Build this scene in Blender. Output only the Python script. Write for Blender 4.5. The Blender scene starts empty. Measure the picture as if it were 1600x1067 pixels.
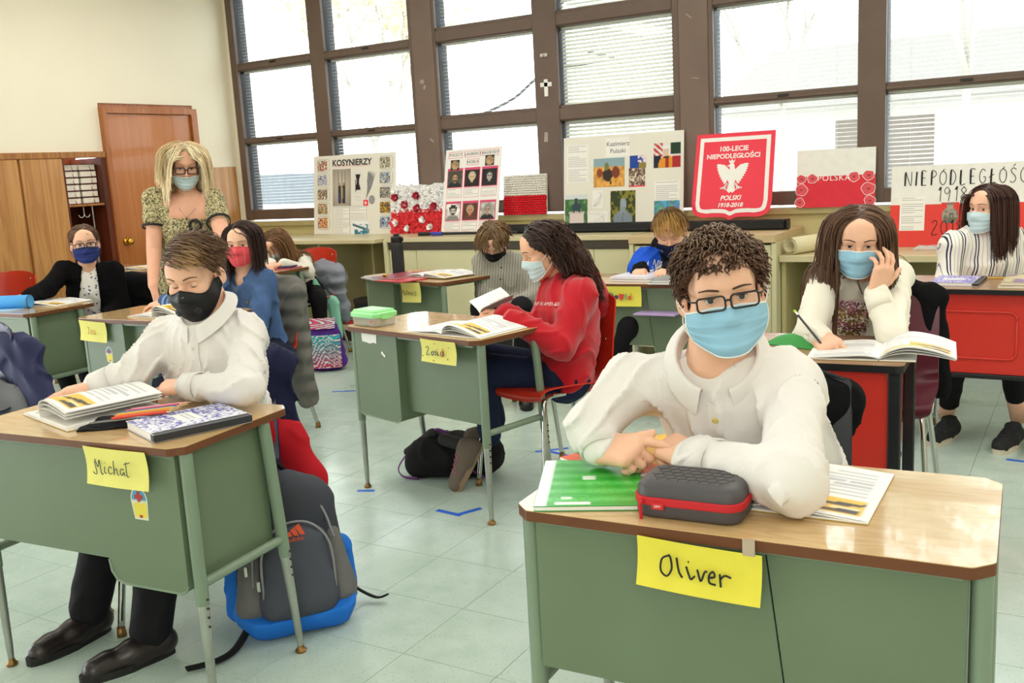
import bpy, bmesh, math, random
import numpy as np
from mathutils import Vector, Matrix
random.seed(7); np.random.seed(7)
SC = bpy.context.scene
COL = SC.collection
# ------------------------------------------------------------------ camera
FPX = 1520.944
_r = Vector((0.85915, 0.50882, -0.05472)); _f = Vector((-0.50996, 0.84193, -0.17599))
_f.normalize(); _r = (_r - _f * _r.dot(_f)).normalized(); _u = _r.cross(_f)
cam_d = bpy.data.cameras.new('camera'); cam = bpy.data.objects.new('camera', cam_d); COL.objects.link(cam)
cam_d.sensor_width = 36.0; cam_d.lens = FPX / 1600 * 36.0; cam_d.clip_start = 0.05
cam.matrix_world = Matrix(((_r.x, _u.x, -_f.x, 0), (_r.y, _u.y, -_f.y, 0), (_r.z, _u.z, -_f.z, 1.3226), (0, 0, 0, 1)))
SC.camera = cam
# ------------------------------------------------------------------ light and exposure
SC.view_settings.view_transform = 'Standard'
SC.view_settings.look = 'None'
SC.view_settings.gamma = 1.0
SC.view_settings.use_curve_mapping = False
SC.view_settings.exposure = 0.22
W = bpy.data.worlds.new('world'); SC.world = W; W.use_nodes = True
W.node_tree.nodes['Background'].inputs[0].default_value = (0.93, 0.96, 1.0, 1)
W.node_tree.nodes['Background'].inputs[1].default_value = 5.0
def area(name, loc, sx, sy, power, color=(1, .965, .92), rot=(0, 0, 0)):
    d = bpy.data.lights.new(name, 'AREA'); d.shape = 'RECTANGLE'; d.size = sx; d.size_y = sy
    d.energy = power; d.color = color
    o = bpy.data.objects.new(name, d); o.location = loc; o.rotation_euler = rot; COL.objects.link(o); return o
# rows of fluorescent ceiling fixtures, and the bounced flash on the ceiling behind the photographer
for ix, x in enumerate((-5.4, -3.0, -0.6, 1.6)):
    for iy, y in enumerate((0.4, 2.7, 4.7)):
        area('ceiling_lamp', (x, y, 3.06), 0.5, 1.3, (6, 15, 17)[iy])
area('bounced_flash', (0.7, -2.5, 2.5), 3.0, 2.0, 80, (1, .985, .96), (math.radians(58), 0, math.radians(28)))
# ------------------------------------------------------------------ helpers
def S(h, a=1.0):
    h = h.lstrip('#'); c = [int(h[i:i + 2], 16) / 255 for i in (0, 2, 4)]
    return tuple((x / 12.92 if x <= .04045 else ((x + .055) / 1.055) ** 2.4) for x in c) + (a,)
MATS = {}
def mat(name, color, rough=.5, spec=.5, metal=0., bump=0., bscale=200., var=0., vscale=8., alpha=1., stretch=None, emit=None, sheen=0., coat=0., sss=0., tint=None, bdist=.002):
    """procedural principled material: base colour broken up by noise, fine relief by bump"""
    if name in MATS: return MATS[name]
    m = bpy.data.materials.new(name); m.use_nodes = True; MATS[name] = m
    nt = m.node_tree; n = nt.nodes; L = nt.links; b = n['Principled BSDF']
    col = S(color) if isinstance(color, str) else color
    b.inputs['Base Color'].default_value = col; b.inputs['Roughness'].default_value = rough
    b.inputs['Specular IOR Level'].default_value = spec; b.inputs['Metallic'].default_value = metal
    b.inputs['Sheen Weight'].default_value = sheen; b.inputs['Coat Weight'].default_value = coat
    if sss:
        b.inputs['Subsurface Weight'].default_value = sss; b.inputs['Subsurface Radius'].default_value = (1, .35, .2); b.inputs['Subsurface Scale'].default_value = .008
    tc = n.new('ShaderNodeTexCoord'); src = tc.outputs['Object']
    if stretch:
        mp = n.new('ShaderNodeMapping'); mp.inputs['Scale'].default_value = stretch; L.new(src, mp.inputs[0]); src = mp.outputs[0]
    if var:
        t = n.new('ShaderNodeTexNoise'); t.inputs['Scale'].default_value = vscale; t.inputs['Detail'].default_value = 6
        L.new(src, t.inputs['Vector'])
        r = n.new('ShaderNodeMapRange'); r.inputs[1].default_value = .25; r.inputs[2].default_value = .75
        L.new(t.outputs['Fac'], r.inputs[0])
        mx = n.new('ShaderNodeMix'); mx.data_type = 'RGBA'; L.new(r.outputs[0], mx.inputs[0])
        tn = S(tint) if tint else tuple(c * (1 - var) for c in col[:3]) + (1,)
        mx.inputs[6].default_value = tn
        mx.inputs[7].default_value = col if tint else tuple(min(1, c * (1 + var * .6)) for c in col[:3]) + (1,)
        L.new(mx.outputs[2], b.inputs['Base Color'])
    if bump:
        t2 = n.new('ShaderNodeTexNoise'); t2.inputs['Scale'].default_value = bscale; t2.inputs['Detail'].default_value = 3
        L.new(src, t2.inputs['Vector'])
        bp = n.new('ShaderNodeBump'); bp.inputs['Strength'].default_value = bump; bp.inputs['Distance'].default_value = bdist
        L.new(t2.outputs['Fac'], bp.inputs['Height']); L.new(bp.outputs[0], b.inputs['Normal'])
    if emit:
        b.inputs['Emission Color'].default_value = col; b.inputs['Emission Strength'].default_value = emit
    return m
def wood(name, c1, c2, scale=6., stretch=(1, 1, .06), rough=.4, dist=2.5, coat=.1, spec=.4):
    if name in MATS: return MATS[name]
    m = mat(name, c1, rough, spec, coat=coat); nt = m.node_tree; n = nt.nodes; L = nt.links; b = n['Principled BSDF']
    tc = n['Texture Coordinate']; oi = n.new('ShaderNodeObjectInfo')
    ad = n.new('ShaderNodeVectorMath'); ad.operation = 'ADD'; L.new(tc.outputs['Object'], ad.inputs[0])
    sc = n.new('ShaderNodeVectorMath'); sc.operation = 'SCALE'; L.new(oi.outputs['Location'], sc.inputs[0]); sc.inputs['Scale'].default_value = 3.7
    L.new(sc.outputs[0], ad.inputs[1])
    mp = n.new('ShaderNodeMapping'); mp.inputs['Scale'].default_value = stretch; L.new(ad.outputs[0], mp.inputs[0])
    t = n.new('ShaderNodeTexNoise'); t.inputs['Scale'].default_value = scale; t.inputs['Detail'].default_value = 5; t.inputs['Distortion'].default_value = dist * .2
    L.new(mp.outputs[0], t.inputs['Vector'])
    ma = n.new('ShaderNodeMath'); ma.operation = 'MULTIPLY'; ma.inputs[1].default_value = 9; L.new(t.outputs['Fac'], ma.inputs[0])
    fr = n.new('ShaderNodeMath'); fr.operation = 'PINGPONG'; fr.inputs[1].default_value = 1; L.new(ma.outputs[0], fr.inputs[0])
    mx = n.new('ShaderNodeMix'); mx.data_type = 'RGBA'; L.new(fr.outputs[0], mx.inputs[0])
    mx.inputs[6].default_value = S(c1); mx.inputs[7].default_value = S(c2); L.new(mx.outputs[2], b.inputs['Base Color'])
    return m
def attr_mat(name, rough=.5, spec=.3, bump=0., bscale=300.):
    """base colour read from the mesh's own colour attribute: flat print, painted pictures, hair"""
    if name in MATS: return MATS[name]
    m = mat(name, (1, 1, 1, 1), rough, spec, bump=bump, bscale=bscale)
    a = m.node_tree.nodes.new('ShaderNodeAttribute'); a.attribute_name = 'col'
    m.node_tree.links.new(a.outputs['Color'], m.node_tree.nodes['Principled BSDF'].inputs['Base Color'])
    return m
def link(name, me, parent=None, loc=None, rot=None):
    o = bpy.data.objects.new(name, me); COL.objects.link(o)
    if parent is not None: o.parent = parent
    if loc is not None: o.location = loc
    if rot is not None: o.rotation_euler = rot
    return o
def tag(o, label=None, cat=None, group=None, kind=None):
    if label: o['label'] = label
    if cat: o['category'] = cat
    if group: o['group'] = group
    if kind: o['kind'] = kind
    return o
def thing(name, label, cat, loc=(0, 0, 0), rz=0., group=None):
    o = bpy.data.objects.new(name, None); COL.objects.link(o); o.empty_display_size = .05
    o.location = loc; o.rotation_euler = (0, 0, rz); return tag(o, label, cat, group)
class MB:
    """collects simple shapes into one mesh"""
    def __init__(s): s.v = []; s.f = []; s.m = []; s.c = []; s.mi = 0; s.col = None
    def add(s, V, F):
        o = len(s.v); s.v += [tuple(p) for p in V]
        for f in F: s.f.append(tuple(i + o for i in f)); s.m.append(s.mi); s.c.append(s.col)
        return s
    def box(s, c, d, rot=None, bev=0.):
        x, y, z = d[0] / 2, d[1] / 2, d[2] / 2
        if bev:
            b = min(bev, .45 * min(d)); V = []
            # chamfered box: 24 verts
            for sx in (-1, 1):
                for sy in (-1, 1):
                    for sz in (-1, 1):
                        V += [(sx * x, sy * (y - b), sz * (z - b)), (sx * (x - b), sy * y, sz * (z - b)), (sx * (x - b), sy * (y - b), sz * z)]
            bm = bmesh.new()
            for p in V: bm.verts.new(p)
            r = bmesh.ops.convex_hull(bm, input=bm.verts[:])
            bmesh.ops.dissolve_limit(bm, angle_limit=.01, verts=bm.verts[:], edges=bm.edges[:])
            bm.verts.index_update(); V = [v.co.copy() for v in bm.verts]; F = [[v.index for v in f.verts] for f in bm.faces]; bm.free()
        else:
            V = [Vector(((i & 1) * 2 - 1, ((i >> 1) & 1) * 2 - 1, (i >> 2) * 2 - 1)) for i in range(8)]
            V = [Vector((p.x * x, p.y * y, p.z * z)) for p in V]
            F = [(0, 2, 3, 1), (4, 5, 7, 6), (0, 1, 5, 4), (2, 6, 7, 3), (0, 4, 6, 2), (1, 3, 7, 5)]
        if rot is not None: V = [rot @ p for p in V]
        return s.add([Vector(p) + Vector(c) for p in V], F)
    def b2(s, x0, x1, y0, y1, z0, z1, bev=0.):
        return s.box(((x0 + x1) / 2, (y0 + y1) / 2, (z0 + z1) / 2), (abs(x1 - x0), abs(y1 - y0), abs(z1 - z0)), bev=bev)
    def tube(s, pts, r, n=8, cap=True, flat=1., up=None):
        pts = [Vector(p) for p in pts]; k = len(pts); rs = r if hasattr(r, '__len__') else [r] * k
        V = []; F = []; prev = None
        for i, p in enumerate(pts):
            t = (pts[min(i + 1, k - 1)] - pts[max(i - 1, 0)])
            t = t.normalized() if t.length > 1e-9 else Vector((0, 0, 1))
            if prev is None:
                a = Vector(up) if up is not None else (Vector((0, 0, 1)) if abs(t.z) < .9 else Vector((1, 0, 0)))
            else: a = prev
            x = (a - t * a.dot(t)); x = x.normalized() if x.length > 1e-6 else t.orthogonal().normalized(); y = t.cross(x); prev = x
            for j in range(n):
                q = 2 * math.pi * j / n; V.append(p + x * (math.cos(q) * rs[i] * flat) + y * (math.sin(q) * rs[i]))
        for i in range(k - 1):
            for j in range(n):
                F.append((i * n + j, i * n + (j + 1) % n, (i + 1) * n + (j + 1) % n, (i + 1) * n + j))
        if cap: F.append(tuple(range(n))[::-1]); F.append(tuple((k - 1) * n + j for j in range(n)))
        return s.add(V, F)
    def lathe(s, prof, n=20, c=(0, 0, 0), rot=None):
        V = []; F = []
        for (r, z) in prof:
            for j in range(n):
                q = 2 * math.pi * j / n; V.append(Vector((r * math.cos(q), r * math.sin(q), z)))
        k = len(prof)
        for i in range(k - 1):
            for j in range(n): F.append((i * n + j, i * n + (j + 1) % n, (i + 1) * n + (j + 1) % n, (i + 1) * n + j))
        F.append(tuple(range(n))[::-1]); F.append(tuple((k - 1) * n + j for j in range(n)))
        if rot is not None: V = [rot @ p for p in V]
        return s.add([p + Vector(c) for p in V], F)
    def prism(s, poly, z0, z1, axis='z'):
        """polygon extruded along an axis; poly counter-clockwise"""
        n = len(poly); mk = {'z': lambda a, b, h: (a, b, h), 'y': lambda a, b, h: (a, h, b), 'x': lambda a, b, h: (h, a, b)}[axis]
        V = [mk(a, b, z0) for a, b in poly] + [mk(a, b, z1) for a, b in poly]
        F = [tuple(range(n))[::-1], tuple(range(n, 2 * n))] + [(i, (i + 1) % n, n + (i + 1) % n, n + i) for i in range(n)]
        if axis == 'y': F = [f[::-1] for f in F]
        return s.add(V, F)
    def sheet(s, P, closed_u=False, closed_v=False):
        """grid of points P[i][j]"""
        a, b = len(P), len(P[0]); V = [p for r in P for p in r]; F = []
        for i in range(a if closed_u else a - 1):
            for j in range(b if closed_v else b - 1):
                F.append((i * b + j, i * b + (j + 1) % b, ((i + 1) % a) * b + (j + 1) % b, ((i + 1) % a) * b + j))
        return s.add(V, F)
    def slab(s, P, th):
        """grid with thickness th along its normals (closed solid)"""
        A = np.array([[tuple(p) for p in r] for r in P], float)
        du = np.gradient(A, axis=0); dv = np.gradient(A, axis=1); N = np.cross(du, dv)
        N /= np.linalg.norm(N, axis=2, keepdims=True) + 1e-12
        T = th if np.isscalar(th) else np.asarray(th)[..., None]
        B = A - N * T; a, b = A.shape[:2]; o = a * b
        V = [tuple(p) for p in A.reshape(-1, 3)] + [tuple(p) for p in B.reshape(-1, 3)]; F = []
        for i in range(a - 1):
            for j in range(b - 1):
                q = (i * b + j, (i + 1) * b + j, (i + 1) * b + j + 1, i * b + j + 1)
                F.append(q); F.append(tuple(o + k for k in q[::-1]))
        rim = [j for j in range(b)] + [i * b + b - 1 for i in range(1, a)] + [(a - 1) * b + j for j in range(b - 2, -1, -1)] + [i * b for i in range(a - 2, 0, -1)]
        for k in range(len(rim)):
            p, q = rim[k], rim[(k + 1) % len(rim)]; F.append((p, q, o + q, o + p))
        return s.add(V, F)
    def mesh(s, name, mats, smooth=False, angle=None):
        me = bpy.data.meshes.new(name); me.from_pydata(s.v, [], s.f)
        if not isinstance(mats, (list, tuple)): mats = [mats]
        for m in mats: me.materials.append(m)
        if max(s.m, default=0): me.polygons.foreach_set('material_index', s.m)
        if any(c is not None for c in s.c):
            at = me.color_attributes.new('col', 'FLOAT_COLOR', 'CORNER'); buf = []
            for f, c in zip(s.f, s.c): buf += list(c or (1, 1, 1, 1)) * len(f)
            at.data.foreach_set('color', buf)
        if smooth: me.polygons.foreach_set('use_smooth', [True] * len(s.f))
        me.update()
        if smooth and angle: me.set_sharp_from_angle(angle=math.radians(angle))
        return me
    def build(s, name, mats, parent=None, smooth=False, angle=None, loc=None, rot=None):
        return link(name, s.mesh(name, mats, smooth, angle), parent, loc, rot)
def rr(w, h, r, n=4, cx=0, cy=0):
    """rounded rectangle polygon, ccw"""
    P = []
    for (sx, sy, a0) in ((1, 1, 0), (-1, 1, 90), (-1, -1, 180), (1, -1, 270)):
        for k in range(n + 1):
            a = math.radians(a0 + 90 * k / n); P.append((cx + sx * (w / 2 - r) + r * math.cos(a), cy + sy * (h / 2 - r) + r * math.sin(a)))
    return P
def np_mesh(name, V, Q, mats, smooth=True, colors=None, mi=None):
    V = np.asarray(V, np.float32); Q = np.asarray(Q, np.int32); k = Q.shape[1]
    me = bpy.data.meshes.new(name); me.vertices.add(len(V)); me.vertices.foreach_set('co', V.ravel())
    me.loops.add(Q.size); me.loops.foreach_set('vertex_index', Q.ravel())
    me.polygons.add(len(Q)); me.polygons.foreach_set('loop_start', np.arange(0, Q.size, k, dtype=np.int32))
    me.polygons.foreach_set('loop_total', np.full(len(Q), k, np.int32))
    for m in (mats if isinstance(mats, (list, tuple)) else [mats]): me.materials.append(m)
    if mi is not None: me.polygons.foreach_set('material_index', np.asarray(mi, np.int32))
    if smooth: me.polygons.foreach_set('use_smooth', np.ones(len(Q), bool))
    if colors is not None:
        at = me.color_attributes.new('col', 'FLOAT_COLOR', 'POINT')
        c = np.ones((len(V), 4), np.float32); c[:, :3] = colors; at.data.foreach_set('color', c.ravel())
    me.update(calc_edges=True); return me
def bez(P, n=8):
    """Catmull-Rom through points"""
    P = [Vector(p) for p in P]
    if len(P) < 3: return P
    out = []
    for i in range(len(P) - 1):
        a, b, c, d = P[max(i - 1, 0)], P[i], P[i + 1], P[min(i + 2, len(P) - 1)]
        for k in range(n):
            t = k / n; out.append(.5 * ((2 * b) + (c - a) * t + (2 * a - 5 * b + 4 * c - d) * t * t + (3 * b - a - 3 * c + d) * t ** 3))
    return out + [P[-1]]
def text_mesh(body, size, ext=0.0004, spacing=1., shear=0., align='CENTER', bold=0.):
    cu = bpy.data.curves.new('lettering', 'FONT'); cu.body = body; cu.size = size; cu.extrude = ext; cu.align_x = align; cu.align_y = 'CENTER'
    cu.offset = bold; cu.space_character = spacing; cu.shear = shear; cu.resolution_u = 3
    o = bpy.data.objects.new('lettering', cu); COL.objects.link(o)
    dg = bpy.context.evaluated_depsgraph_get(); dg.update()
    me = bpy.data.meshes.new_from_object(o.evaluated_get(dg)); bpy.data.objects.remove(o); bpy.data.curves.remove(cu); me.name = 'lettering'; return me
def lettering(body, size, m, parent, M, name='lettering', **k):
    me = text_mesh(body, size, **k)
    me.materials.clear(); me.materials.append(m); me.transform(M); return link(name, me, parent)
def strokes(S_, w, m, parent, M, name='handwriting', th=.0003, n=6):
    """pen strokes: lists of 2D points smoothed to ribbons lying on the plane of M"""
    mb = MB()
    for st in S_:
        P = [M @ Vector((p[0], p[1], 0)) for p in bez([(a, b, 0) for a, b in st], n)]
        mb.tube(P, w / 2, 5)
    return mb.build(name, m, parent)
def raster(nx, ny, fn):
    """picture as a grid of coloured cells; fn(u, v) -> (..., 3) sRGB 0..1, u to the right, v up"""
    u, v = np.meshgrid(np.linspace(0, 1, nx), np.linspace(0, 1, ny)); c = np.clip(fn(u, v), 0, 1)
    return np.where(c <= .04045, c / 12.92, ((c + .055) / 1.055) ** 2.4)
def picture(name, w, h, fn, parent, M, nx=28, ny=24, m=None, smooth=True):
    c = raster(nx, ny, fn).reshape(-1, 3); u, v = np.meshgrid(np.linspace(-w / 2, w / 2, nx), np.linspace(-h / 2, h / 2, ny))
    V = np.stack([u.ravel(), v.ravel(), 0 * u.ravel()], 1); V = V @ np.array(M.to_3x3()).T + np.array(M.translation)
    i = np.arange(ny * nx).reshape(ny, nx); Q = np.stack([i[:-1, :-1].ravel(), i[:-1, 1:].ravel(), i[1:, 1:].ravel(), i[1:, :-1].ravel()], 1)
    return link(name, np_mesh(name, V, Q, m or attr_mat('print', .45), False, c), parent)
def vn(x, y, s=0):
    """cheap smooth value noise 0..1"""
    x = np.asarray(x, float); y = np.asarray(y, float)
    def hsh(i, j): 
        k = np.sin(i * 127.1 + j * 311.7 + s * 74.7) * 43758.5453; return k - np.floor(k)
    i, j = np.floor(x), np.floor(y); fx, fy = x - i, y - j; fx = fx * fx * (3 - 2 * fx); fy = fy * fy * (3 - 2 * fy)
    return (hsh(i, j) * (1 - fx) + hsh(i + 1, j) * fx) * (1 - fy) + (hsh(i, j + 1) * (1 - fx) + hsh(i + 1, j + 1) * fx) * fy
def T(x=0, y=0, z=0): return Matrix.Translation((x, y, z))
def RX(d): return Matrix.Rotation(math.radians(d), 4, 'X')
def RY(d): return Matrix.Rotation(math.radians(d), 4, 'Y')
def RZ(d): return Matrix.Rotation(math.radians(d), 4, 'Z')
def dup(root, loc, rz, label=None, group=None):
    r = root.copy(); COL.objects.link(r); r.location = loc; r.rotation_euler = (0, 0, rz)
    if label: r['label'] = label
    if group: r['group'] = group
    for ch in list(root.children):
        c = ch.copy(); COL.objects.link(c); c.parent = r
        for g in ch.children:
            d = g.copy(); COL.objects.link(d); d.parent = c
    return r
# ================================================================== the room
YW, XL = 6.55, -6.80
def struct(mb, name, m, parent=None, **k):
    o = mb.build(name, m, parent, **k); o['kind'] = 'structure'; return o
M_wall = mat('cream_wall_paint', '#f1e8d2', .75, .2, bump=.15, bscale=60, var=.03, vscale=1.6)
M_wallb = mat('olive_wall_paint', '#cdc18c', .7, .25, bump=.1, bscale=60, var=.05, vscale=3)
M_frame = mat('brown_window_frame', '#685549', .45, .4, var=.12, vscale=5, bump=.1, bscale=90)
M_post = mat('brown_window_post', '#7a665a', .5, .35, var=.15, vscale=3)
M_ceil = mat('ceiling_white', '#e8e4d8', .9, .1)
# floor: slab, 300 tiles of the part in view one by one, the rest joined
M_grout = mat('floor_joint', '#abbdb1', .7, .3)
def floor_mat():
    m = mat('vinyl_floor_tile', '#b3c6b8', .22, .5)
    nt = m.node_tree; n = nt.nodes; L = nt.links; b = n['Principled BSDF']
    geo = n.new('ShaderNodeNewGeometry')
    def noise(sc, det, lo, hi):
        t = n.new('ShaderNodeTexNoise'); t.inputs['Scale'].default_value = sc; t.inputs['Detail'].default_value = det; L.new(geo.outputs['Position'], t.inputs['Vector'])
        r = n.new('ShaderNodeMapRange'); r.inputs[1].default_value = lo; r.inputs[2].default_value = hi; L.new(t.outputs['Fac'], r.inputs[0]); return r
    a = noise(9, 8, .35, .65); c = noise(1.3, 3, .35, .7); d = noise(120, 2, .62, .7); oi = n.new('ShaderNodeObjectInfo')
    def mix(fac, A, B):
        x = n.new('ShaderNodeMix'); x.data_type = 'RGBA'
        if fac is not None: L.new(fac, x.inputs[0])
        for k, q in ((6, A), (7, B)):
            if isinstance(q, tuple): x.inputs[k].default_value = q
            else: L.new(q, x.inputs[k])
        return x
    x = mix(a.outputs[0], S('#b5c9bd'), S('#c6d7cd')); y = mix(c.outputs[0], x.outputs[2], S('#b9cbc0')); z = mix(d.outputs[0], y.outputs[2], S('#a3b3a8'))
    f = n.new('ShaderNodeMath'); f.operation = 'MULTIPLY'; f.inputs[1].default_value = .07; L.new(oi.outputs['Random'], f.inputs[0])
    w = mix(f.outputs[0], z.outputs[2], S('#9aab9f')); L.new(w.outputs[2], b.inputs['Base Color'])
    rr_ = n.new('ShaderNodeMapRange'); rr_.inputs[3].default_value = .16; rr_.inputs[4].default_value = .34; L.new(c.outputs[0], rr_.inputs[0]); L.new(rr_.outputs[0], b.inputs['Roughness'])
    bp = n.new('ShaderNodeBump'); bp.inputs['Strength'].default_value = .12; bp.inputs['Distance'].default_value = .003; L.new(a.outputs[0], bp.inputs['Height']); L.new(bp.outputs[0], b.inputs['Normal'])
    return m
M_floor = floor_mat()
fl = struct(MB().b2(XL, 3.2, -3.2, YW, -.12, -.003), 'floor', M_grout)
TS = .305; tl = MB(); tl.add([(-.1518, -.1518, -.003), (.1518, -.1518, -.003), (.1518, .1518, -.003), (-.1518, .1518, -.003), (-.1512, -.1512, 0), (.1512, -.1512, 0), (.1512, .1512, 0), (-.1512, .1512, 0)], [(4, 5, 6, 7), (0, 1, 5, 4), (1, 2, 6, 5), (2, 3, 7, 6), (3, 0, 4, 7)])
tile_me = tl.mesh('floor_tile', M_floor); cells = []
for i in range(int((3.2 - XL) / TS) + 1):
    for j in range(int((YW + 3.2) / TS) + 1):
        x, y = XL + (i + .5) * TS, -3.2 + (j + .5) * TS
        v = Vector((x, y, -1.3226)); zc = v.dot(_f); ok = zc > .3
        if ok: px_, py_ = 800 + FPX * v.dot(_r) / zc, 533.5 - FPX * v.dot(_u) / zc; ok = -60 < px_ < 1660 and py_ < 1130
        cells.append((0 if ok else 1, v.length, x, y))
cells.sort(); rest = MB()
for k, (bad, d, x, y) in enumerate(cells):
    if k < 300 and not bad: link('floor_tile', tile_me, fl, (x, y, 0))
    else: rest.add([(p[0] + x, p[1] + y, p[2]) for p in tl.v], tl.f)
r_ = rest.build('far_floor_tiles', M_floor, fl); r_['kind'] = 'stuff'
struct(MB().b2(XL - .1, 3.3, -3.3, YW + .3, 3.1, 3.2), 'ceiling', M_ceil)
struct(MB().b2(XL - .12, XL, -3.2, 5.13, 1.62, 3.1).b2(XL - .12, XL, 5.13, 6.08, 2.0, 3.1).b2(XL - .12, XL, 6.08, YW, 0, 3.1).b2(XL - .12, XL, -3.2, 5.13, 0, .02), 'wall_left', M_wall)
struct(MB().b2(3.2, 3.3, -3.2, YW + .2, 0, 3.1), 'wall_right', M_wall)
struct(MB().b2(XL, 3.2, -3.3, -3.2, 0, 3.1), 'wall_front', M_wall)
# window wall: below the sill, beside and above the windows
struct(MB().b2(XL, 3.2, YW, YW + .14, 0, .95), 'wall_back', M_wallb)
struct(MB().b2(XL, -6.755, YW, YW + .14, .95, 3.1).b2(.86, 3.2, YW, YW + .14, .95, 3.1).b2(-6.755, .86, YW, YW + .14, 3.0, 3.1), 'wall_back_upper', M_wall)
struct(MB().b2(XL, .9, YW - .035, YW + .16, .915, .955, .004), 'trim_1', mat('window_sill_paint', '#b5a878', .55, .4, var=.06))
# wood wainscot beside the door
M_oak = wood('oak_veneer', '#c69256', '#aa7540', 3.2, (1, 3.2, .14), .38, 4)
M_oakd = wood('oak_trim', '#b27a3f', '#8a5524', 7, (3, 5, .15), .4)
M_door = wood('door_veneer', '#c07a42', '#b46d36', 3.2, (1.5, 4, .10), .32, 3, .25)
struct(MB().b2(XL, XL + .018, 6.16, 6.50, 0, 1.465, .003), 'trim_2', M_oak)
# ---- windows
M_slat = mat('white_blind_slat', '#e9e6da', .5, .4)
def glass_mat():
    m = bpy.data.materials.new('window_glass'); m.use_nodes = True; n = m.node_tree.nodes; L = m.node_tree.links
    for x in list(n): n.remove(x)
    o = n.new('ShaderNodeOutputMaterial'); t = n.new('ShaderNodeBsdfTransparent'); t.inputs[0].default_value = (.95, .97, .97, 1); g = n.new('ShaderNodeBsdfGlossy'); g.inputs['Roughness'].default_value = .02
    lw = n.new('ShaderNodeLayerWeight'); pw = n.new('ShaderNodeMath'); pw.operation = 'POWER'; pw.inputs[1].default_value = 5; L.new(lw.outputs['Facing'], pw.inputs[0]); ad = n.new('ShaderNodeMath'); ad.operation = 'MULTIPLY_ADD'; ad.inputs[1].default_value = .9; ad.inputs[2].default_value = .05; L.new(pw.outputs[0], ad.inputs[0]); mx = n.new('ShaderNodeMixShader'); L.new(ad.outputs[0], mx.inputs[0]); L.new(t.outputs[0], mx.inputs[1]); L.new(g.outputs[0], mx.inputs[2]); L.new(mx.outputs[0], o.inputs[0]); return m
M_glass = glass_mat()
M_jamb_shadow = mat('painted_jamb_shadow', '#15161c', .6)  # near-black colour standing in for the shade inside the window reveals
M_latch = mat('black_latch', '#1c1a18', .4)
ROW_A = ((1.065, 1.660), (1.712, 2.300), (2.372, 2.96)); ROW_B = ((1.075, 1.638), (1.752, 2.310), (2.425, 2.96))
slat_cache = {}
def slat_mesh(w, depth, key):
    if key not in slat_cache:
        mb = MB(); P = []
        for i in range(2): P.append([((-w / 2, w / 2)[i], -depth / 2 + depth * j / 4, .0012 * (1 - (j / 2 - 1) ** 2)) for j in range(5)])
        slat_cache[key] = mb.sheet(P).mesh('slat', M_slat, True)
    return slat_cache[key]
def window(name, x0, x1, cols, rows, closed=(), latch=True):
    root = tag(bpy.data.objects.new(name, None), kind='structure'); COL.objects.link(root); root.location = (x0, YW, .975)
    def L_(mb, nm, m, par=root, **k):
        mb.v = [(p[0] - x0, p[1] - YW, p[2] - .975) for p in mb.v]; return mb.build(nm, m, par, **k)
    f = MB(); yb0, yb1 = YW - .012, YW + .10
    zs = [.975] + [z for r in rows for z in r] + [3.0]
    xs = [x0] + [x for c in cols for x in c] + [x1]
    f.b2(x0, x1, yb0, yb1, .975, rows[0][0], .003); f.b2(x0, x1, yb0, yb1, rows[2][1], 3.0, .003)
    for k in range(0, len(xs), 2): f.b2(xs[k], xs[k + 1], yb0 - .004, yb1, .98, 2.99, .003)
    L_(f, 'window_frame', M_frame)
    for ci, (a, b) in enumerate(cols):
        for ri in range(2):
            rl = MB(); za, zb = rows[ri][1], rows[ri + 1][0]
            rl.b2(a, b, YW + .0, yb1, za, zb, .004); rl.b2(a, b, YW - .014, YW + .02, za + .008, zb - .022, .004)
            r_ = L_(rl, 'rail', M_frame)
            if latch: L_(MB().b2((a + b) / 2 - .035, (a + b) / 2 + .035, YW - .024, YW - .012, zb - .034, zb - .018, .003), 'latch', M_latch, r_)
        for ri, (za, zb) in enumerate(rows):
            L_(MB().b2(a - .006, b + .006, YW + .045, YW + .049, za - .006, zb + .006), 'glass_pane', M_glass)
            L_(MB().b2(a - .006, b + .006, YW + .092, YW + .095, za - .006, zb + .006), 'outer_glass_pane', M_glass)
            L_(MB().b2(a, a + .002, YW + .02, YW + .135, za, zb).b2(b - .002, b, YW + .02, YW + .135, za, zb), 'jamb_shadow_strip', M_jamb_shadow)  # thin added strips that paint the reveal's shade at both pane edges
            # blind between the panes
            n = int((zb - za) / .027); hd = L_(MB().b2(a + .004, b - .004, YW + .058, YW + .084, zb - .016, zb - .001, .002), 'blind_headrail', M_slat)
            tilt = 62 if (ci, ri) in closed else (8 + 3 * ((ci * 3 + ri * 5) % 4))
            for k in range(n):
                z = za + .012 + k * (zb - za - .03) / max(n - 1, 1)
                s = link('slat', slat_mesh(b - a - .012, .024, (round(b - a, 3),)), hd, ((a + b) / 2 - x0, .071, z - .975), (math.radians(tilt), 0, 0))
            cd = MB()
            for q in (.15, .85): cd.tube([(a + q * (b - a), YW + .058, za), (a + q * (b - a), YW + .058, zb)], .0009, 4)
            L_(cd, 'ladder_cord', M_slat, hd)
    return root
window('window_1', -6.755, -4.735, ((-6.68, -5.812), (-5.652, -4.765)), ROW_A)
w2 = window('window_2', -4.53, -2.50, ((-4.508, -3.636), (-3.440, -2.546)), ROW_B, closed=((1, 0), (1, 1), (1, 2)), latch=False)
window('window_3', -2.29, -.20, ((-2.258, -1.322), (-1.155, -.24)), ROW_A)
window('window_4', 0.0, .86, ((.04, .82),), ROW_A)
struct(MB().b2(-4.735, -4.53, YW - .02, YW + .12, .975, 3.0, .004), 'trim_3', M_post)
struct(MB().b2(-2.50, -2.29, YW - .02, YW + .12, .975, 3.0, .004), 'trim_4', M_post)
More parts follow.
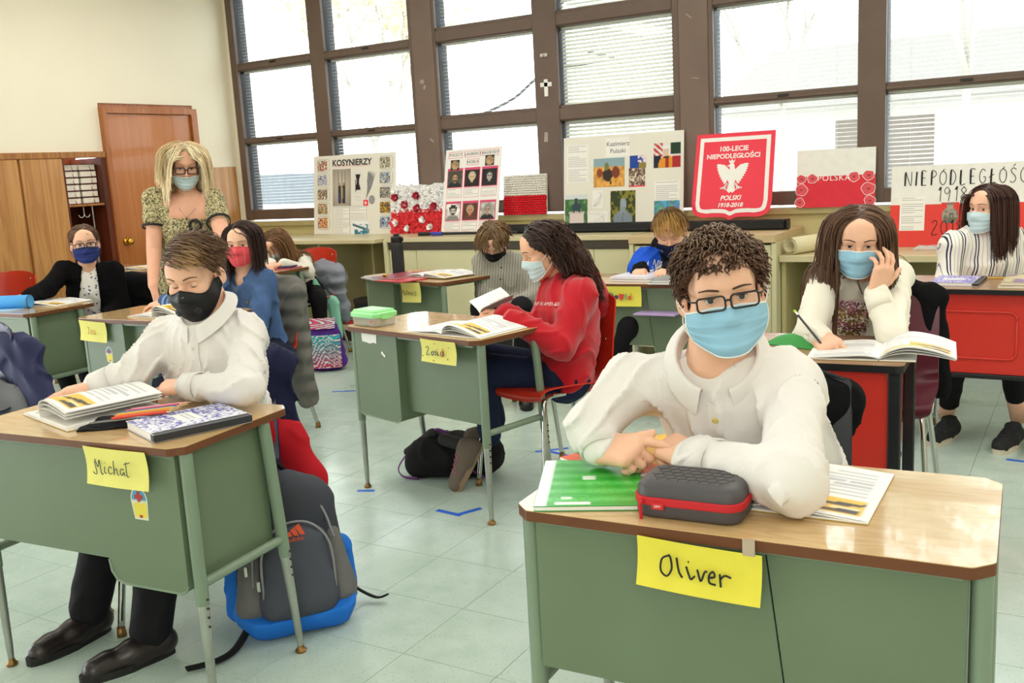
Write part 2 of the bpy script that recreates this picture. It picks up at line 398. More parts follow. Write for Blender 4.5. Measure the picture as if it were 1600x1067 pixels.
struct(MB().b2(-.20, 0.0, YW - .02, YW + .12, .975, 3.0, .004), 'trim_5', M_post)
# scraps of old tape on the posts
for (x, z, w, h, r, wh) in ((-4.655, 2.03, .035, .03, 10, 'square scrap of pale tape on the left wide window post'), (-4.635, 1.985, .02, .03, 30, 'small scrap of tape just below the square one on the left wide post'), (-4.60, 1.57, .045, .012, 40, 'slanted strip of old tape low on the left wide window post'), (-2.42, 2.26, .05, .006, 40, 'thin slanted tape mark high on the right wide window post'), (-2.38, 1.85, .05, .005, 10, 'thin level tape mark halfway up the right wide window post'), (-3.56, 1.53, .03, .07, 5, 'tall worn tape patch on the middle post below the white cross')):
    me = MB().box((0, 0, 0), (w, .001, h)).mesh('tape_scrap', mat('old_tape', '#a99d90', .5, var=.2))
    o = link('tape_scrap', me, None, (x, YW - .0225 if x != -3.56 else YW - .017, z), (0, math.radians(r), 0)); tag(o, wh, 'tape', 'scraps of old tape on the window posts')
# ---- left wall: built-in oak lockers with a cubby, door
XF = XL + .012
lk = thing('oak_locker_unit', 'built-in oak locker unit with open cubby beside the wooden door', 'locker', (XL, 4.2, 0))
def part(mb, nm, m, root, **k):
    L = root.location; mb.v = [(p[0] - L.x, p[1] - L.y, p[2] - L.z) for p in mb.v]; return mb.build(nm, m, root, **k)
for (y0, y1) in ((2.2, 3.25), (3.26, 4.372), (4.392, 4.735)):
    part(MB().b2(XL - .01, XF + .016, y0, y1, .06, 1.575, .004), 'locker_door', M_oak, lk)
part(MB().b2(XL - .02, XF + .022, 2.1, 5.125, 1.575, 1.622, .003), 'top_trim', M_oakd, lk)
part(MB().b2(XL - .35, XF, 4.373, 4.391, 0, 1.575), 'divider', M_oakd, lk)
part(MB().b2(XL - .35, XF + .01, 4.737, 4.752, 0, 1.575).b2(XL - .35, XF + .012, 5.075, 5.125, 0, 1.575).b2(XL - .36, XL - .35, 4.73, 5.125, 0, 1.6).b2(XL - .35, XL, 4.73, 5.1, 0, .05), 'cubby_carcass', wood('dark_cubby_wood', '#6a2f18', '#4c1f0e', 4, (1, 1, .1), .5), lk)
part(MB().b2(XL - .34, XF - .005, 4.752, 5.075, 1.205, 1.222), 'shelf', M_oakd, lk)
hk = MB()
for y in (4.90,):
    for s in (-1, 1): hk.tube(bez([(XL - .02, y, 1.20), (XL - .02, y, 1.15), (XL - .02, y + s * .01, 1.125), (XL - .02, y + s * .035, 1.12), (XL - .02, y + s * .05, 1.14)], 5), .0035, 6)
part(hk, 'coat_hook', mat('bright_steel', '#c9c9c6', .3, metal=1), lk, smooth=True)
part(MB().tube([(XL - .03, 4.985, 1.2), (XL - .03, 4.995, .05)], .006, 6), 'hanging_rod', mat('bright_steel', '#c9c9c6', .3, metal=1), lk)
# books stacked in the cubby, pages facing out
M_page = mat('book_pages', '#efe7d6', .8, .2, var=.06, vscale=40); M_bind = mat('dark_red_binding', '#4a1c1c', .5)
bk0 = None; M_rib = mat('red_ribbon', '#7d1624', .6)
for c in range(2):
    for r in range(6):
        loc = (XL - .045 + .006 * random.random(), 4.838 + c * .158 + random.uniform(-.004, .004), 1.223 + r * .0515)
        lab = f'white-paged book with dark covers, {("bottom", "second", "third", "fourth", "fifth", "top")[r]}{" from the bottom" if 0 < r < 5 else ""} of the {("left", "right")[c]} stack in the cubby'
        if bk0 is None:
            bk0 = thing('cubby_book', lab, 'book', loc, 0, 'books stacked in the cubby')
            MB().b2(-.10, .0, -.070, .070, .004, .046, .002).build('page_block', M_page, bk0)
            MB().b2(-.10, .003, -.073, .073, 0, .004).b2(-.10, .003, -.073, .073, .046, .0505).build('cover', M_bind, bk0)
            MB().tube(bez([(.001, .02, .03), (.006, .025, .01), (.006, .03, -.012)], 4), .002, 5).build('ribbon', M_rib, bk0)
        else: dup(bk0, loc, random.uniform(-.02, .02), lab)
# door
dr = tag(bpy.data.objects.new('door_1', None), kind='structure'); COL.objects.link(dr); dr.location = (XL, 5.6, 0)
part(MB().b2(XL - .02, XF + .03, 5.128, 5.175, 0, 1.9195).b2(XL - .02, XF + .03, 6.025, 6.085, 0, 1.9195).b2(XL - .02, XF + .03, 5.128, 6.085, 1.92, 1.968).b2(XL - .1, XL - .015, 5.128, 6.085, 0, 2.0), 'door_frame', wood('door_trim', '#b5713c', '#9a5a2a', 7, (3, 5, .15), .4), dr)
part(MB().b2(XL - .025, XF + .005, 5.178, 6.022, .008, 1.917, .003), 'door_leaf', M_door, dr)
kb = MB(); kb.lathe([(.0, 0), (.033, 0), (.033, .006), (.014, .010), (.012, .03), (.024, .038), (.029, .05), (.025, .063), (.0, .068)], 18, (0, 0, 0), Matrix.Rotation(math.radians(90), 3, 'Y'))
link('door_handle', kb.mesh('door_handle', mat('brass', '#c79a3a', .25, metal=1), True), dr, (.018, -.37, .90))
part(MB().b2(XF + .0, XF + .012, 6.012, 6.026, 1.62, 1.74, .002), 'hinge', mat('brass_dark', '#8f6a2c', .35, metal=1), dr)
struct(MB().b2(XL, XL + .012, 6.085, 6.5, 0, .1), 'baseboard_left', mat('dark_baseboard', '#2b211b', .5))
# ================================================================== counters under the windows
M_ctr = mat('counter_laminate', '#d6caa0', .35, .45, var=.06, vscale=6, coat=.1)
M_cab = mat('cream_cabinet_paint', '#dcd6ac', .5, .35, var=.05, vscale=3, bump=.08, bscale=80)
M_olive = mat('olive_cabinet_paint', '#c8bd88', .55, .35, var=.06, vscale=3)
M_dark = mat('dark_counter_band', '#4a4236', .4, .4, var=.1)
M_toe = mat('black_toe_kick', '#231a15', .6)
ct = thing('open_shelf_counter', 'cream open-front counter under the left windows holding the first poster', 'counter', (-5.75, 6.2, 0))
part(MB().b2(XL + .002, -4.72, 5.85, YW - .002, .805, .838, .004), 'countertop', M_ctr, ct)
part(MB().b2(XL + .002, -4.72, 5.98, YW - .01, .098, .132, .003), 'base_shelf', M_ctr, ct)
part(MB().b2(XL + .002, -4.72, 6.02, YW - .01, 0, .098), 'toe_kick', M_toe, ct)
part(MB().b2(XL + .002, -4.72, YW - .03, YW - .005, .13, .805), 'back_panel', M_olive, ct)
for x in (-5.42, -6.1): part(MB().b2(x - .012, x + .012, 6.0, YW - .03, .132, .805, .002), 'divider', M_cab, ct)
part(MB().b2(-5.0, -4.98, 6.15, YW - .03, .132, .805, .002), 'divider', M_olive, ct)
cb = thing('cupboard_counter', 'cream cupboard counter with dark edge band under the middle windows', 'cabinet', (-3.66, 6.2, 0))
part(MB().b2(-4.715, -2.64, 5.955, YW - .002, .805, .838, .003), 'countertop', M_ctr, cb)
part(MB().b2(-4.68, -2.64, 5.962, 5.985, .748, .804, .002), 'edge_band', M_dark, cb)
part(MB().b2(-4.715, -4.682, 5.945, YW - .01, .0, .82, .003), 'end_panel', M_cab, cb)
part(MB().b2(-4.68, -2.64, 5.99, YW - .01, .098, .748), 'carcass', M_cab, cb)
part(MB().b2(-4.68, -2.64, 6.02, YW - .01, 0, .098), 'toe_kick', M_toe, cb)
for k, (a, b) in enumerate(((-4.678, -4.425), (-4.421, -3.888), (-3.884, -3.40), (-3.396, -2.93), (-2.926, -2.645))):
    d = part(MB().b2(a, b, 5.972, 5.99, .105, .745, .002), 'door', M_cab, cb)
    part(MB().tube([((a + b) / 2, 5.966, .725), ((a + b) / 2, 5.974, .725)], .006, 8), 'keyhole', M_toe, d)
    if k == 1:
        sl = MB()
        for q in range(4): sl.b2(-4.22, -4.12, 5.969, 5.973, .585 + q * .012, .591 + q * .012)
        part(sl, 'vent_slot', M_toe, d)
bx = thing('raised_counter_box', 'cream counter block with tan top where the black tube lies', 'counter', (-2.1, 6.2, 0))
part(MB().b2(-2.63, -1.66, 5.88, YW - .002, .785, .835, .003), 'countertop', mat('tan_top', '#d2b98d', .4, .4, var=.06), bx)
part(MB().b2(-2.63, -2.60, 5.89, YW - .01, 0, .785, .002).b2(-1.69, -1.66, 5.89, YW - .01, 0, .785, .002).b2(-2.6, -1.69, 6.05, YW - .01, .0, .785), 'carcass', M_cab, bx)
part(MB().b2(-2.595, -1.695, 5.90, 5.915, .1, .77, .002), 'door', M_cab, bx)
lc = thing('low_counter', 'lower olive open counter under the right windows holding the rolled paper', 'counter', (-.3, 6.2, 0))
part(MB().b2(-1.655, .9, 5.93, YW - .002, .662, .702, .003), 'countertop', M_ctr, lc)
part(MB().b2(-1.655, .9, YW - .03, YW - .005, .0, .662), 'back_panel', M_olive, lc)
part(MB().b2(-1.655, .9, 6.02, YW - .03, 0, .1), 'toe_kick', M_toe, lc)
for x in (-1.64, -1.0, -.2, .6): part(MB().b2(x - .014, x + .014, 5.98, YW - .03, .0, .662, .002), 'divider', M_olive, lc)
struct(MB().b2(.9, 3.2, YW - .012, YW, 0, .1), 'baseboard_back', M_toe)
# ================================================================== outside
gd = struct(MB().b2(-40, 40, YW + .3, 70, -.3, -.05), 'ground', mat('pale_paving', '#e4e4e0', .9))
def outside_tree(x, y, h, s, lab):
    t = thing('outside_tree', lab, 'tree', (x, y, -.05), 0); rnd = random.Random(s); mb = MB(); tips = []
    def br(p, d, L, r, k):
        q = p + d * L; mb.tube([p, p + d * L * .5 + Vector((rnd.uniform(-.05, .05) * L,) * 3), q], [r, r * .85, r * .65], 6)
        if k == 0: tips.append(q); return
        for _ in range(3 if k > 1 else 4):
            e = (d + Vector((rnd.uniform(-.8, .8), rnd.uniform(-.8, .8), rnd.uniform(-.1, .6)))).normalized(); br(q, e, L * .68, r * .6, k - 1)
    br(Vector((0, 0, 0)), Vector((0, 0, 1)), h * .36, h * .014, 4); mb.build('trunk', mat('outside_bark', '#a39c92', .9), t, smooth=True)
    lf = MB()
    for q in tips:
        for _ in range(9):
            c = q + Vector((rnd.gauss(0, .4), rnd.gauss(0, .4), rnd.gauss(0, .35))); R = Matrix.Rotation(rnd.uniform(0, 6.3), 3, Vector((rnd.gauss(0, 1), rnd.gauss(0, 1), rnd.gauss(0, 1))).normalized())
            lf.add([c + R @ Vector(p) for p in ((-.15, 0, 0), (0, -.08, .01), (.15, 0, 0), (0, .08, .01))], [(0, 1, 2, 3)])
    lf.build('foliage', mat('autumn_leaves_' + str(s % 2), ('#d6cfae', '#b4b8a6')[s % 2], .8), t)['kind'] = 'stuff'
outside_tree(-1.8, 17, 6.5, 3, 'yellow tree outside behind the rightmost window panes')
outside_tree(-5.2, 19, 6.0, 4, 'green tree outside behind the right middle window')
outside_tree(-13.5, 17, 5.5, 6, 'small tree outside behind the left windows')
hs = thing('outside_house', 'low pale house with brown garage outside the right windows', 'house', (-3.0, 27, -.05))
MB().b2(-6, 6, 0, 6, 0, 2.5).build('wall', mat('house_wall', '#b5b0a8', .9), hs)
MB().prism([(-6.5, 2.5), (6.5, 2.5), (4.5, 4.0), (-4.5, 4.0)], -.5, 6.5, 'y').build('roof', mat('house_roof', '#8f8a86', .9), hs)
MB().b2(-3, -.6, -.06, 0, 0, 2.1).build('garage_door', mat('garage_door', '#6a5f58', .8), hs)
MB().b2(1.5, 3.2, -.06, 0, .9, 2).build('window', mat('house_window', '#77818a', .3), hs)
def car(x, y, rz, lab):
    t = thing('parked_car', lab, 'car', (x, y, -.05), rz)
    prof = [(-2.2, .35), (2.2, .35), (2.25, .75), (1.9, .95), (1.15, 1.05), (.55, 1.48), (-.9, 1.52), (-1.7, 1.1), (-2.2, 1.0)]
    MB().prism(prof, -.85, .85, 'y').build('body', mat('white_car_paint', '#e9ebee', .25, coat=.5), t)
    MB().prism([(.95, 1.06), (.5, 1.42), (-.85, 1.46), (-1.45, 1.12)], -.87, .87, 'y').build('window', mat('car_glass', '#5c666e', .1), t)
    for sx in (-1.35, 1.4):
        for sy in (-.78, .78): MB().lathe([(.2, -.1), (.33, -.1), (.33, .1), (.2, .1)], 20, (sx, sy, .33), Matrix.Rotation(math.radians(90), 3, 'X')).build('wheel', M_latch, t)
car(-8.3, 9.6, math.radians(8), 'white car parked outside behind the leftmost window')
# ================================================================== desks
M_lam = wood('beige_laminate', '#d8b684', '#cda873', 10, (.5, 3, 1), .15, 1.5, .55)
M_edge = mat('brown_desk_edge', '#6b3f22', .45, .4, var=.15, vscale=12)
M_green = mat('green_desk_metal', '#6a7b60', .42, .45, bump=.12, bscale=260, var=.10, vscale=4)
M_green2 = mat('green_desk_tube', '#7d9079', .38, .5, var=.08, vscale=6)
M_legs = mat('worn_steel_leg', '#a9ada4', .35, .5, metal=.7, var=.2, vscale=14)
M_glide = mat('brass_glide', '#8a6a3e', .4, metal=.8)
M_rust = mat('dark_screw', '#3a2c22', .6)
TOPZ = .712
def clipped(w, d, c=.03, n=4):
    P = []
    for (sx, sy) in ((1, 1), (-1, 1), (-1, -1), (1, -1)):
        a = (sx * (w / 2 - (c if sx == sy else c * .6)), sy * d / 2); b = (sx * w / 2, sy * (d / 2 - c))
        a = (sx * (w / 2 - c), sy * d / 2)
        P += [b, a] if sx * sy > 0 else [a, b]
    return P
def round_poly(P, r=.012, n=3):
    out = []; k = len(P)
    for i in range(k):
        p, q, s = Vector(P[i - 1]), Vector(P[i]), Vector(P[(i + 1) % k]); a = (p - q).normalized() * r + q; b = (s - q).normalized() * r + q
        for t in range(n + 1):
            t /= n; out.append(tuple(a * (1 - t) ** 2 + q * 2 * t * (1 - t) + b * t * t))
    return out
def desk_top(root, w, d, z, mt, me, th=.02, c=.03, square=False):
    P = round_poly(rr(w, d, .004, 1) if square else clipped(w, d, c), .006)
    if square: P = rr(w, d, .022, 5)
    MB().prism(P, z - th, z - .0015).build('top_edge', me, root)
    MB().prism([(a * .9985, b * .9985) for a, b in P], z - .003, z).build('tabletop', mt, root)
def green_desk(label, loc, rz, box='right', z=TOPZ, group='green metal school desks'):
    root = thing('school_desk', label, 'desk', (loc[0], loc[1], 0), rz, group)
    w, d = .793, .435; dz = z - .712
    desk_top(root, w, d, z, M_lam, M_edge)
    # apron rail under the top
    MB().b2(-.355, .355, -.195, .165, z - .034, z - .0205, .003).build('apron', M_green2, root)
    yp = -.188
    if box == 'right':
        seam = [(.058, z - .03), (.095, .392 + dz)]
        pan = MB().prism([(-.362, z - .024), (-.362, .395 + dz), (seam[1][0] - .002, .392 + dz), (seam[0][0] - .002, z - .024)], yp, yp + .012, 'y')
        pan.build('front_panel', M_green, root)
        P = [(seam[0][0] + .002, z - .024), (seam[1][0] + .002, .392 + dz)] + [(.102, .36 + dz), (.118, .338 + dz), (.145, .330 + dz)] + [(.332, .330 + dz), (.349, .336 + dz), (.357, .352 + dz)] + [(.360, z - .024)]
        MB().prism(P, yp - .004, .13, 'y').build('book_box', M_green, root)
        E = MB(); E.tube([(a, yp - .004, b) for a, b in P[1:-1]] , .0035, 6); E.build('box_rim', M_green2, root)
        MB().b2(-.346, -.336, yp + .012, .12, .46 + dz, z - .024).build('side_panel', M_green, root)
    else:
        P = [(-.350, z - .024), (-.350, .372 + dz), (-.342, .348 + dz), (-.322, .338 + dz), (-.105, .333 + dz), (-.086, .340 + dz), (-.078, .358 + dz), (-.076, z - .024)]
        MB().prism(P, yp - .012, .13, 'y').build('book_box', M_green, root)
        E = MB(); E.tube([(a, yp - .012, b) for a, b in P[:-1]], .003, 6); E.build('box_rim', M_green2, root)
        MB().b2(-.078, .362, yp + .03, yp + .042, .378 + dz, z - .024, .002).build('front_panel', M_green, root)
    for sx in (-1, 1):
        x = sx * .378
        for (yt, yb) in ((-.172, -.172), (.115, .176)):
            dy = (yb - yt)
            zz = .30 + dz; ym = yt + dy * (z - .03 - zz) / (z - .03)
            lg = MB(); lg.tube([(x, yt, z - .022), (x, ym, zz)], .0165, 10, flat=1.0).build('leg', M_green2, root, smooth=True, angle=50)
            lo = MB().tube([(x, ym, zz), (x, ym + (yb - ym) * .9, .06), (x, yb, .018)], [.0145, .0105, .0085], 10).build('lower_tube', M_legs, lg_parent(root), smooth=True, angle=50)
            MB().lathe([(.0075, .03), (.009, .018), (.011, .012), (.017, .006), (.015, 0)], 12, (x, yb, 0)).build('glide', M_glide, lg_parent(root), smooth=True, angle=40)
            sc = MB()
            for k in range(4): sc.tube([(x + sx * .012, ym + (yb - ym) * (.03 + k * .07), zz + .015 - k * .024), (x + sx * .0185 - sx * .001 * k, ym + (yb - ym) * (.03 + k * .07), zz + .015 - k * .024)], .0035, 6)
            sc.build('adjusting_hole', M_rust, lg_parent(root))
        MB().tube([(x, -.165, .352 + dz), (x, .145, .352 + dz)], .0125, 10).build('stretcher', M_green2, root, smooth=True, angle=50)
    return root
def lg_parent(root):
    return [c for c in root.children if c.name.split('.')[0] == 'leg'][-1]
D_M = green_desk('green metal desk at the front left with a marbled notebook on top', (-2.251, 1.66), math.radians(5.36))
D_O = green_desk('green metal desk at the front right with a hard pencil case on top', (-.509, 1.675), math.radians(3.05))
D_Z = green_desk('green metal desk in the middle with a green-lidded lunch box on top', (-2.241, 3.189), math.radians(-13.1), 'left')
D_I = green_desk('green metal desk just behind the black-masked boy, paper at its left end', (-3.905, 3.185), math.radians(2), 'left')
D_L = green_desk('green metal desk at the left edge holding a blue pencil case', (-5.135, 3.19), math.radians(2))
D_T = green_desk('green metal desk with a tall black drinking bottle on top', (-3.44, 4.74), math.radians(-17.5), 'left')
D_D = green_desk('green metal desk behind the red hoodie, its paper in coloured letters', (-2.0, 4.70), math.radians(3))
D_B = green_desk('green metal desk under the girl bent over her writing, by the red chair', (-5.15, 4.95), math.radians(2))
D_W = green_desk('green metal desk by the wooden door, behind the teacher', (-6.33, 4.93), math.radians(0), 'left', .72)
M_wal = wood('walnut_laminate', '#a5805f', '#8f6c4e', 10, (.4, 3, 1), .3, 1.5, .15)
M_blk = mat('black_desk_metal', '#16161a', .4, .45)
M_redp = mat('red_plastic', '#d23327', .38, .45, bump=.05, bscale=300)
def red_desk(label, loc, rz, w=.61, d=.46, rimmed=True):
    root = thing('school_desk', label, 'desk', (loc[0], loc[1], 0), rz, 'red and black school desks'); z = .715
    desk_top(root, w, d, z, M_wal, M_blk, .022, square=True)
    x1 = w / 2 - .045; y0 = -d / 2 + .03; y1 = d / 2 - .05
    # moulded red book box with rounded recess
    P = rr(2 * x1 - .002, .34, .03, 4, 0, z - .024 - .17)
    MB().prism(P, y0 + .006, y1, 'y').build('book_box', M_redp, root)
    R = rr(2 * x1 * .72, .20, .03, 5, 0, z - .024 - .175); rim = MB()
    if rimmed: rim.tube([(a, y0 + .004, b) for a, b in R + R[:1]], .006, 6); rim.v and rim.build('box_rim', M_redp, root, smooth=True)
    MB().b2(-x1, x1, y0 - .004, y1, z - .024 - .362, z - .024 - .342, .003).build('bottom_rail', M_blk, root)
    for sx in (-1, 1):
        for y in (y0 + .005, y1 + .02):
            lg = MB().b2(sx * (x1 + .018) - .0175, sx * (x1 + .018) + .0175, y - .014, y + .014, .04, z - .022, .004).build('leg', M_blk, root)
            MB().lathe([(.008, .045), (.009, .015), (.016, .006), (.014, 0)], 12, (sx * (x1 + .018), y, 0)).build('glide', M_glide, lg, smooth=True)
        MB().b2(sx * (x1 + .018) - .012, sx * (x1 + .018) + .012, y0, y1 + .02, .1, .125, .003).build('stretcher', M_blk, root)
    return root
D_P = red_desk('red desk with black legs at the right, under the girl holding a pencil', (-.76, 3.05), math.radians(3), rimmed=False)
D_J = red_desk('red desk with black rail under the window poster, far right', (-.46, 4.675), math.radians(-2), .66)
# ================================================================== chairs
M_chrome = mat('chrome', '#c4c4c0', .16, metal=1)
def shell_grid(w=.43, nu=15, nv=26):
    """moulded seat and back in one sweep: rows from the seat's front lip to the back's top"""
    prof = [(-.20, .405), (-.215, .425), (-.19, .441), (-.08, .438), (.06, .427), (.15, .428), (.195, .452), (.215, .50), (.228, .60), (.243, .70), (.256, .775), (.262, .80)]
    C = bez([(0, a, b) for a, b in prof], 4); n = len(C); P = []
    for i, c in enumerate(C):
        t = i / (n - 1); row = []
        wid = w / 2 * (1 - .06 * abs(t - .3) - (.18 * max(0, (t - .86) / .14) ** 2) - (.10 * max(0, (.08 - t) / .08)))
        seat = max(0, min(1, (.58 - t) / .12)); back = 1 - seat
        for j in range(nu):
            s = j / (nu - 1) * 2 - 1; e = abs(s) ** 2.6
            row.append((s * wid, c.y - back * .045 * e - (.01 * e if t < .12 else 0), c.z + seat * .022 * e - (.014 * e if t > .93 else 0) + (.035 * math.exp(-((t - .55) / .08) ** 2) * e)))
        P.append(row)
    return P
def chair(label, loc, rz, color, group, seat=.44, legs=M_chrome, back=0.):
    """chair facing local -y (towards its desk in front of it)"""
    root = thing('school_chair', label, 'chair', (loc[0], loc[1], 0), rz, group); k = seat / .44; P = shell_grid()
    P = [[(a, b, c * k if c < .44 else c - .44 + seat) for a, b, c in r] for r in P]
    MB().slab(P, .006).build('seat_shell', color, root, smooth=True, angle=60)
    zc = seat - .018
    for sx in (-1, 1):
        lg = bez([(sx * .15, -.12, zc), (sx * .17, -.175, zc - .005), (sx * .185, -.195, zc - .05), (sx * .21, -.235, .02)], 6); MB().tube(lg, .0105, 10).build('leg', legs, root, smooth=True)
        lg = bez([(sx * .15, -.12, zc), (sx * .155, .08, zc - .012), (sx * .165, .15, zc - .03), (sx * .18, .175, zc - .08), (sx * .215, .255, .02)], 6); MB().tube(lg, .0105, 10).build('leg', legs, root, smooth=True)
        for y in (-.235, .255): MB().lathe([(.012, .03), (.014, .012), (.015, 0)], 10, (sx * (.21 if y < 0 else .215), y, 0)).build('glide', M_glide, root, smooth=True)
        rv = MB()
        for zz in (.60, .75): rv.lathe([(.0, 0), (.007, .001), (.006, .004), (0, .005)], 10, (sx * .14, .205 + (zz - .6) * .15 + .0, zz - .44 + seat), Matrix.Rotation(math.radians(90), 3, 'X'))
        rv.build('rivet', M_chrome, root, smooth=True)
    return root
M_redc = mat('red_chair_plastic', '#c8321f', .32, .5, bump=.04, bscale=500)
M_mar = mat('maroon_chair_plastic', '#5d2431', .3, .5)
M_navc = mat('navy_chair_plastic', '#232741', .35, .5)
# ================================================================== papers, books and things on the desks
M_pap = mat('white_paper', '#f3f1ec', .7, .2)
M_yel = mat('yellow_paper', '#e8dc4e', .75, .2, var=.04, vscale=20)
M_yel2 = mat('pale_yellow_paper', '#ece583', .75, .2, var=.04, vscale=20)
M_ink = mat('black_ink', '#15151a', .6); M_pen = mat('grey_blue_pen', '#3a4550', .6); M_pencl = mat('pencil_grey', '#8d8a4e', .7)
def ink(c): return mat('ink_' + c.strip('#'), c, .6)
SPR = {'#': 0}
def page_fn(seed, pic=True, side=1):
    def fn(u, v):
        c = np.ones(u.shape + (3,)) * np.array([.955, .95, .935])
        inx = (u > .09) & (u < .9)
        ln = (np.sin(v * 2 * np.pi * 15) > .2) & inx & (vn(u * 6 + seed, np.floor(v * 15) * 3.1) > .25) & (v > .06) & (v < .93)
        if pic: ln &= ~((v < .36) & (u > .36))
        c[ln] = (.74, .74, .76)
        if pic:
            P = (u > .42) & (u < .93) & (v > .05) & (v < .33); c[P] = (.93, .76, .30)
            y = (v < .33) & (v > .05) & (u < .42) & (u > .05) & (v < .12); c[y] = (.95, .84, .38)
            x, q = (u - .42) / .51, (v - .05) / .28
            bird = P & ((np.abs(q - .62 - .28 * (x - .5)) < .13 - .16 * np.abs(x - .62)) | ((np.abs(q - .22) < .13) & (x > .3) & (x < .95) & (q < .5 - .4 * (1 - x))))
            c[bird] = (.30, .25, .24)
            hl = P & (np.abs(q - .42) < .05) & (x > .45) & (x < .9); c[hl] = (.97, .93, .80)
        return c
    return fn
def resample(P, n):
    P = [Vector((a, 0, b)) for a, b in P]; C = bez(P, 10); L = [0]
    for a, b in zip(C, C[1:]): L.append(L[-1] + (b - a).length)
    out = []
    for k in range(n):
        t = L[-1] * k / (n - 1); i = max(j for j in range(len(L)) if L[j] <= t + 1e-9); i = min(i, len(C) - 2)
        f = (t - L[i]) / max(L[i + 1] - L[i], 1e-9); q = C[i].lerp(C[i + 1], f); out.append((q.x, q.z))
    return out
def sheet_mesh(mb, prof, h, th, sx, skew=0.):
    P = [[(sx * x + skew * y, y, z) for x, z in prof] for y in (0, h / 3, 2 * h / 3, h)]
    if sx > 0: P = [list(r) for r in zip(*P)]
    else: P = [list(r) for r in zip(*P)][::-1]
    mb.slab(P, th)
def booklet(label, front, z, rz, h=.27, left=((0, .006), (.05, .014), (.205, .003)), right=((0, .006), (.05, .014), (.205, .003)), bl=.004, br=.004, wl=.2, wr=.2, name='open_booklet', picl=False, picr=True, seed=1, group='open workbooks'):
    """spine front end at front; pages run away from the viewer along +y"""
    t = thing(name, label, 'book', (front[0], front[1], z), math.radians(rz), group)
    for sx, prof, b, w, pic in ((-1, left, bl, wl, picl), (1, right, br, wr, picr)):
        if prof is None: continue
        bk = MB(); bk.b2(sx * .001, sx * w, .0, h, .0008, b, .001); bk.build('page_block', M_pap, t)
        C = resample(prof, 18); mb = MB(); sheet_mesh(mb, C, h, .0014, sx); mb.build('page', M_pap, t, smooth=True, angle=50)
        top = max(q for _, q in C)
        if top - b > .012:
            for f in (.55, .78):
                m2 = MB(); sheet_mesh(m2, [(x * (.97 + .03 * f), b + (q - b) * f) for x, q in C], h, .001, sx); m2.build('page', M_pap, t, smooth=True, angle=50)
        # printed surface following the page
        nx, ny = 34, 44; pf = resample([(x, q + .0012) for x, q in C], nx); c = raster(nx, ny, page_fn(seed + (sx > 0) * 7, pic)).reshape(-1, 3)
        yy = np.linspace(.004, h - .004, ny); X = np.array([p[0] for p in pf]) * sx; Zc = np.array([p[1] for p in pf])
        if sx < 0: c = c.reshape(ny, nx, 3)[:, ::-1].reshape(-1, 3)
        V = np.stack([np.tile(X, ny), np.repeat(yy, nx), np.tile(Zc, ny)], 1); i = np.arange(nx * ny).reshape(ny, nx)
        Q = np.stack([i[:-1, :-1].ravel(), i[:-1, 1:].ravel(), i[1:, 1:].ravel(), i[1:, :-1].ravel()], 1)
        if sx < 0: Q = Q[:, ::-1]
        link('page_print', np_mesh('page_print', V, Q, attr_mat('print', .45), True, c), t)
    MB().b2(-wl, wr, 0, h, 0, .0008).build('cover', mat('booklet_cover', '#c9b14a', .5), t)
    return t
Z0 = TOPZ + .0006
booklet('open workbook lying on the middle desk beside the lunch box', (-2.10, 2.955), Z0, -9, .27, ((0, .008), (.03, .014), (.10, .010), (.19, .004)), ((0, .008), (.008, .03), (.04, .042), (.09, .036), (.19, .006)), seed=2)
booklet('open workbook under the sleeve of the curly boy at the front', (-.50, 1.585), Z0, 1, .275, ((0, .006), (.04, .012), (.19, .004)), ((0, .006), (.02, .013), (.10, .010), (.20, .003)), seed=3, wl=.15)
booklet('open workbook with one page lifted under the hand of the boy in the black mask', (-2.435, 1.535), Z0, -14, .265, ((0, .006), (.06, .008), (.14, .004)), ((0, .008), (-.012, .035), (.004, .058), (.05, .066), (.12, .060), (.18, .050)), .004, .014, .14, .18, seed=4)
booklet('open workbook hanging past the edge of the red desk at the right', (-.52, 2.885), .7156, 7, .26, ((0, .008), (.05, .015), (.20, .004)), ((0, .008), (.03, .030), (.08, .043), (.15, .032), (.205, .012)), wr=.10, br=.004, seed=5)
booklet('open workbook beside the blue pencil case on the left desk', (-5.03, 3.21), Z0, 6, .24, ((0, .006), (.05, .012), (.19, .004)), ((0, .006), (.03, .016), (.20, .003)), seed=6)
booklet('open workbook with a curled page on the desk behind the black-masked boy', (-3.83, 3.04), Z0, 2, .22, ((0, .006), (.05, .010), (.17, .003)), ((0, .006), (.005, .04), (.03, .055), (.09, .045), (.17, .02)), wl=.17, wr=.17, seed=8)
booklet('open workbook on the desk with the drinking bottle', (-3.37, 4.60), Z0 + .006, -16, .27, ((0, .006), (.05, .014), (.19, .005)), ((0, .006), (.03, .02), (.20, .004)), seed=9)
booklet('open workbook on the desk behind the teacher', (-6.24, 4.76), .7206, 5, .24, ((0, .006), (.05, .012), (.17, .004)), ((0, .006), (.03, .02), (.17, .008)), wl=.16, wr=.16, seed=10)
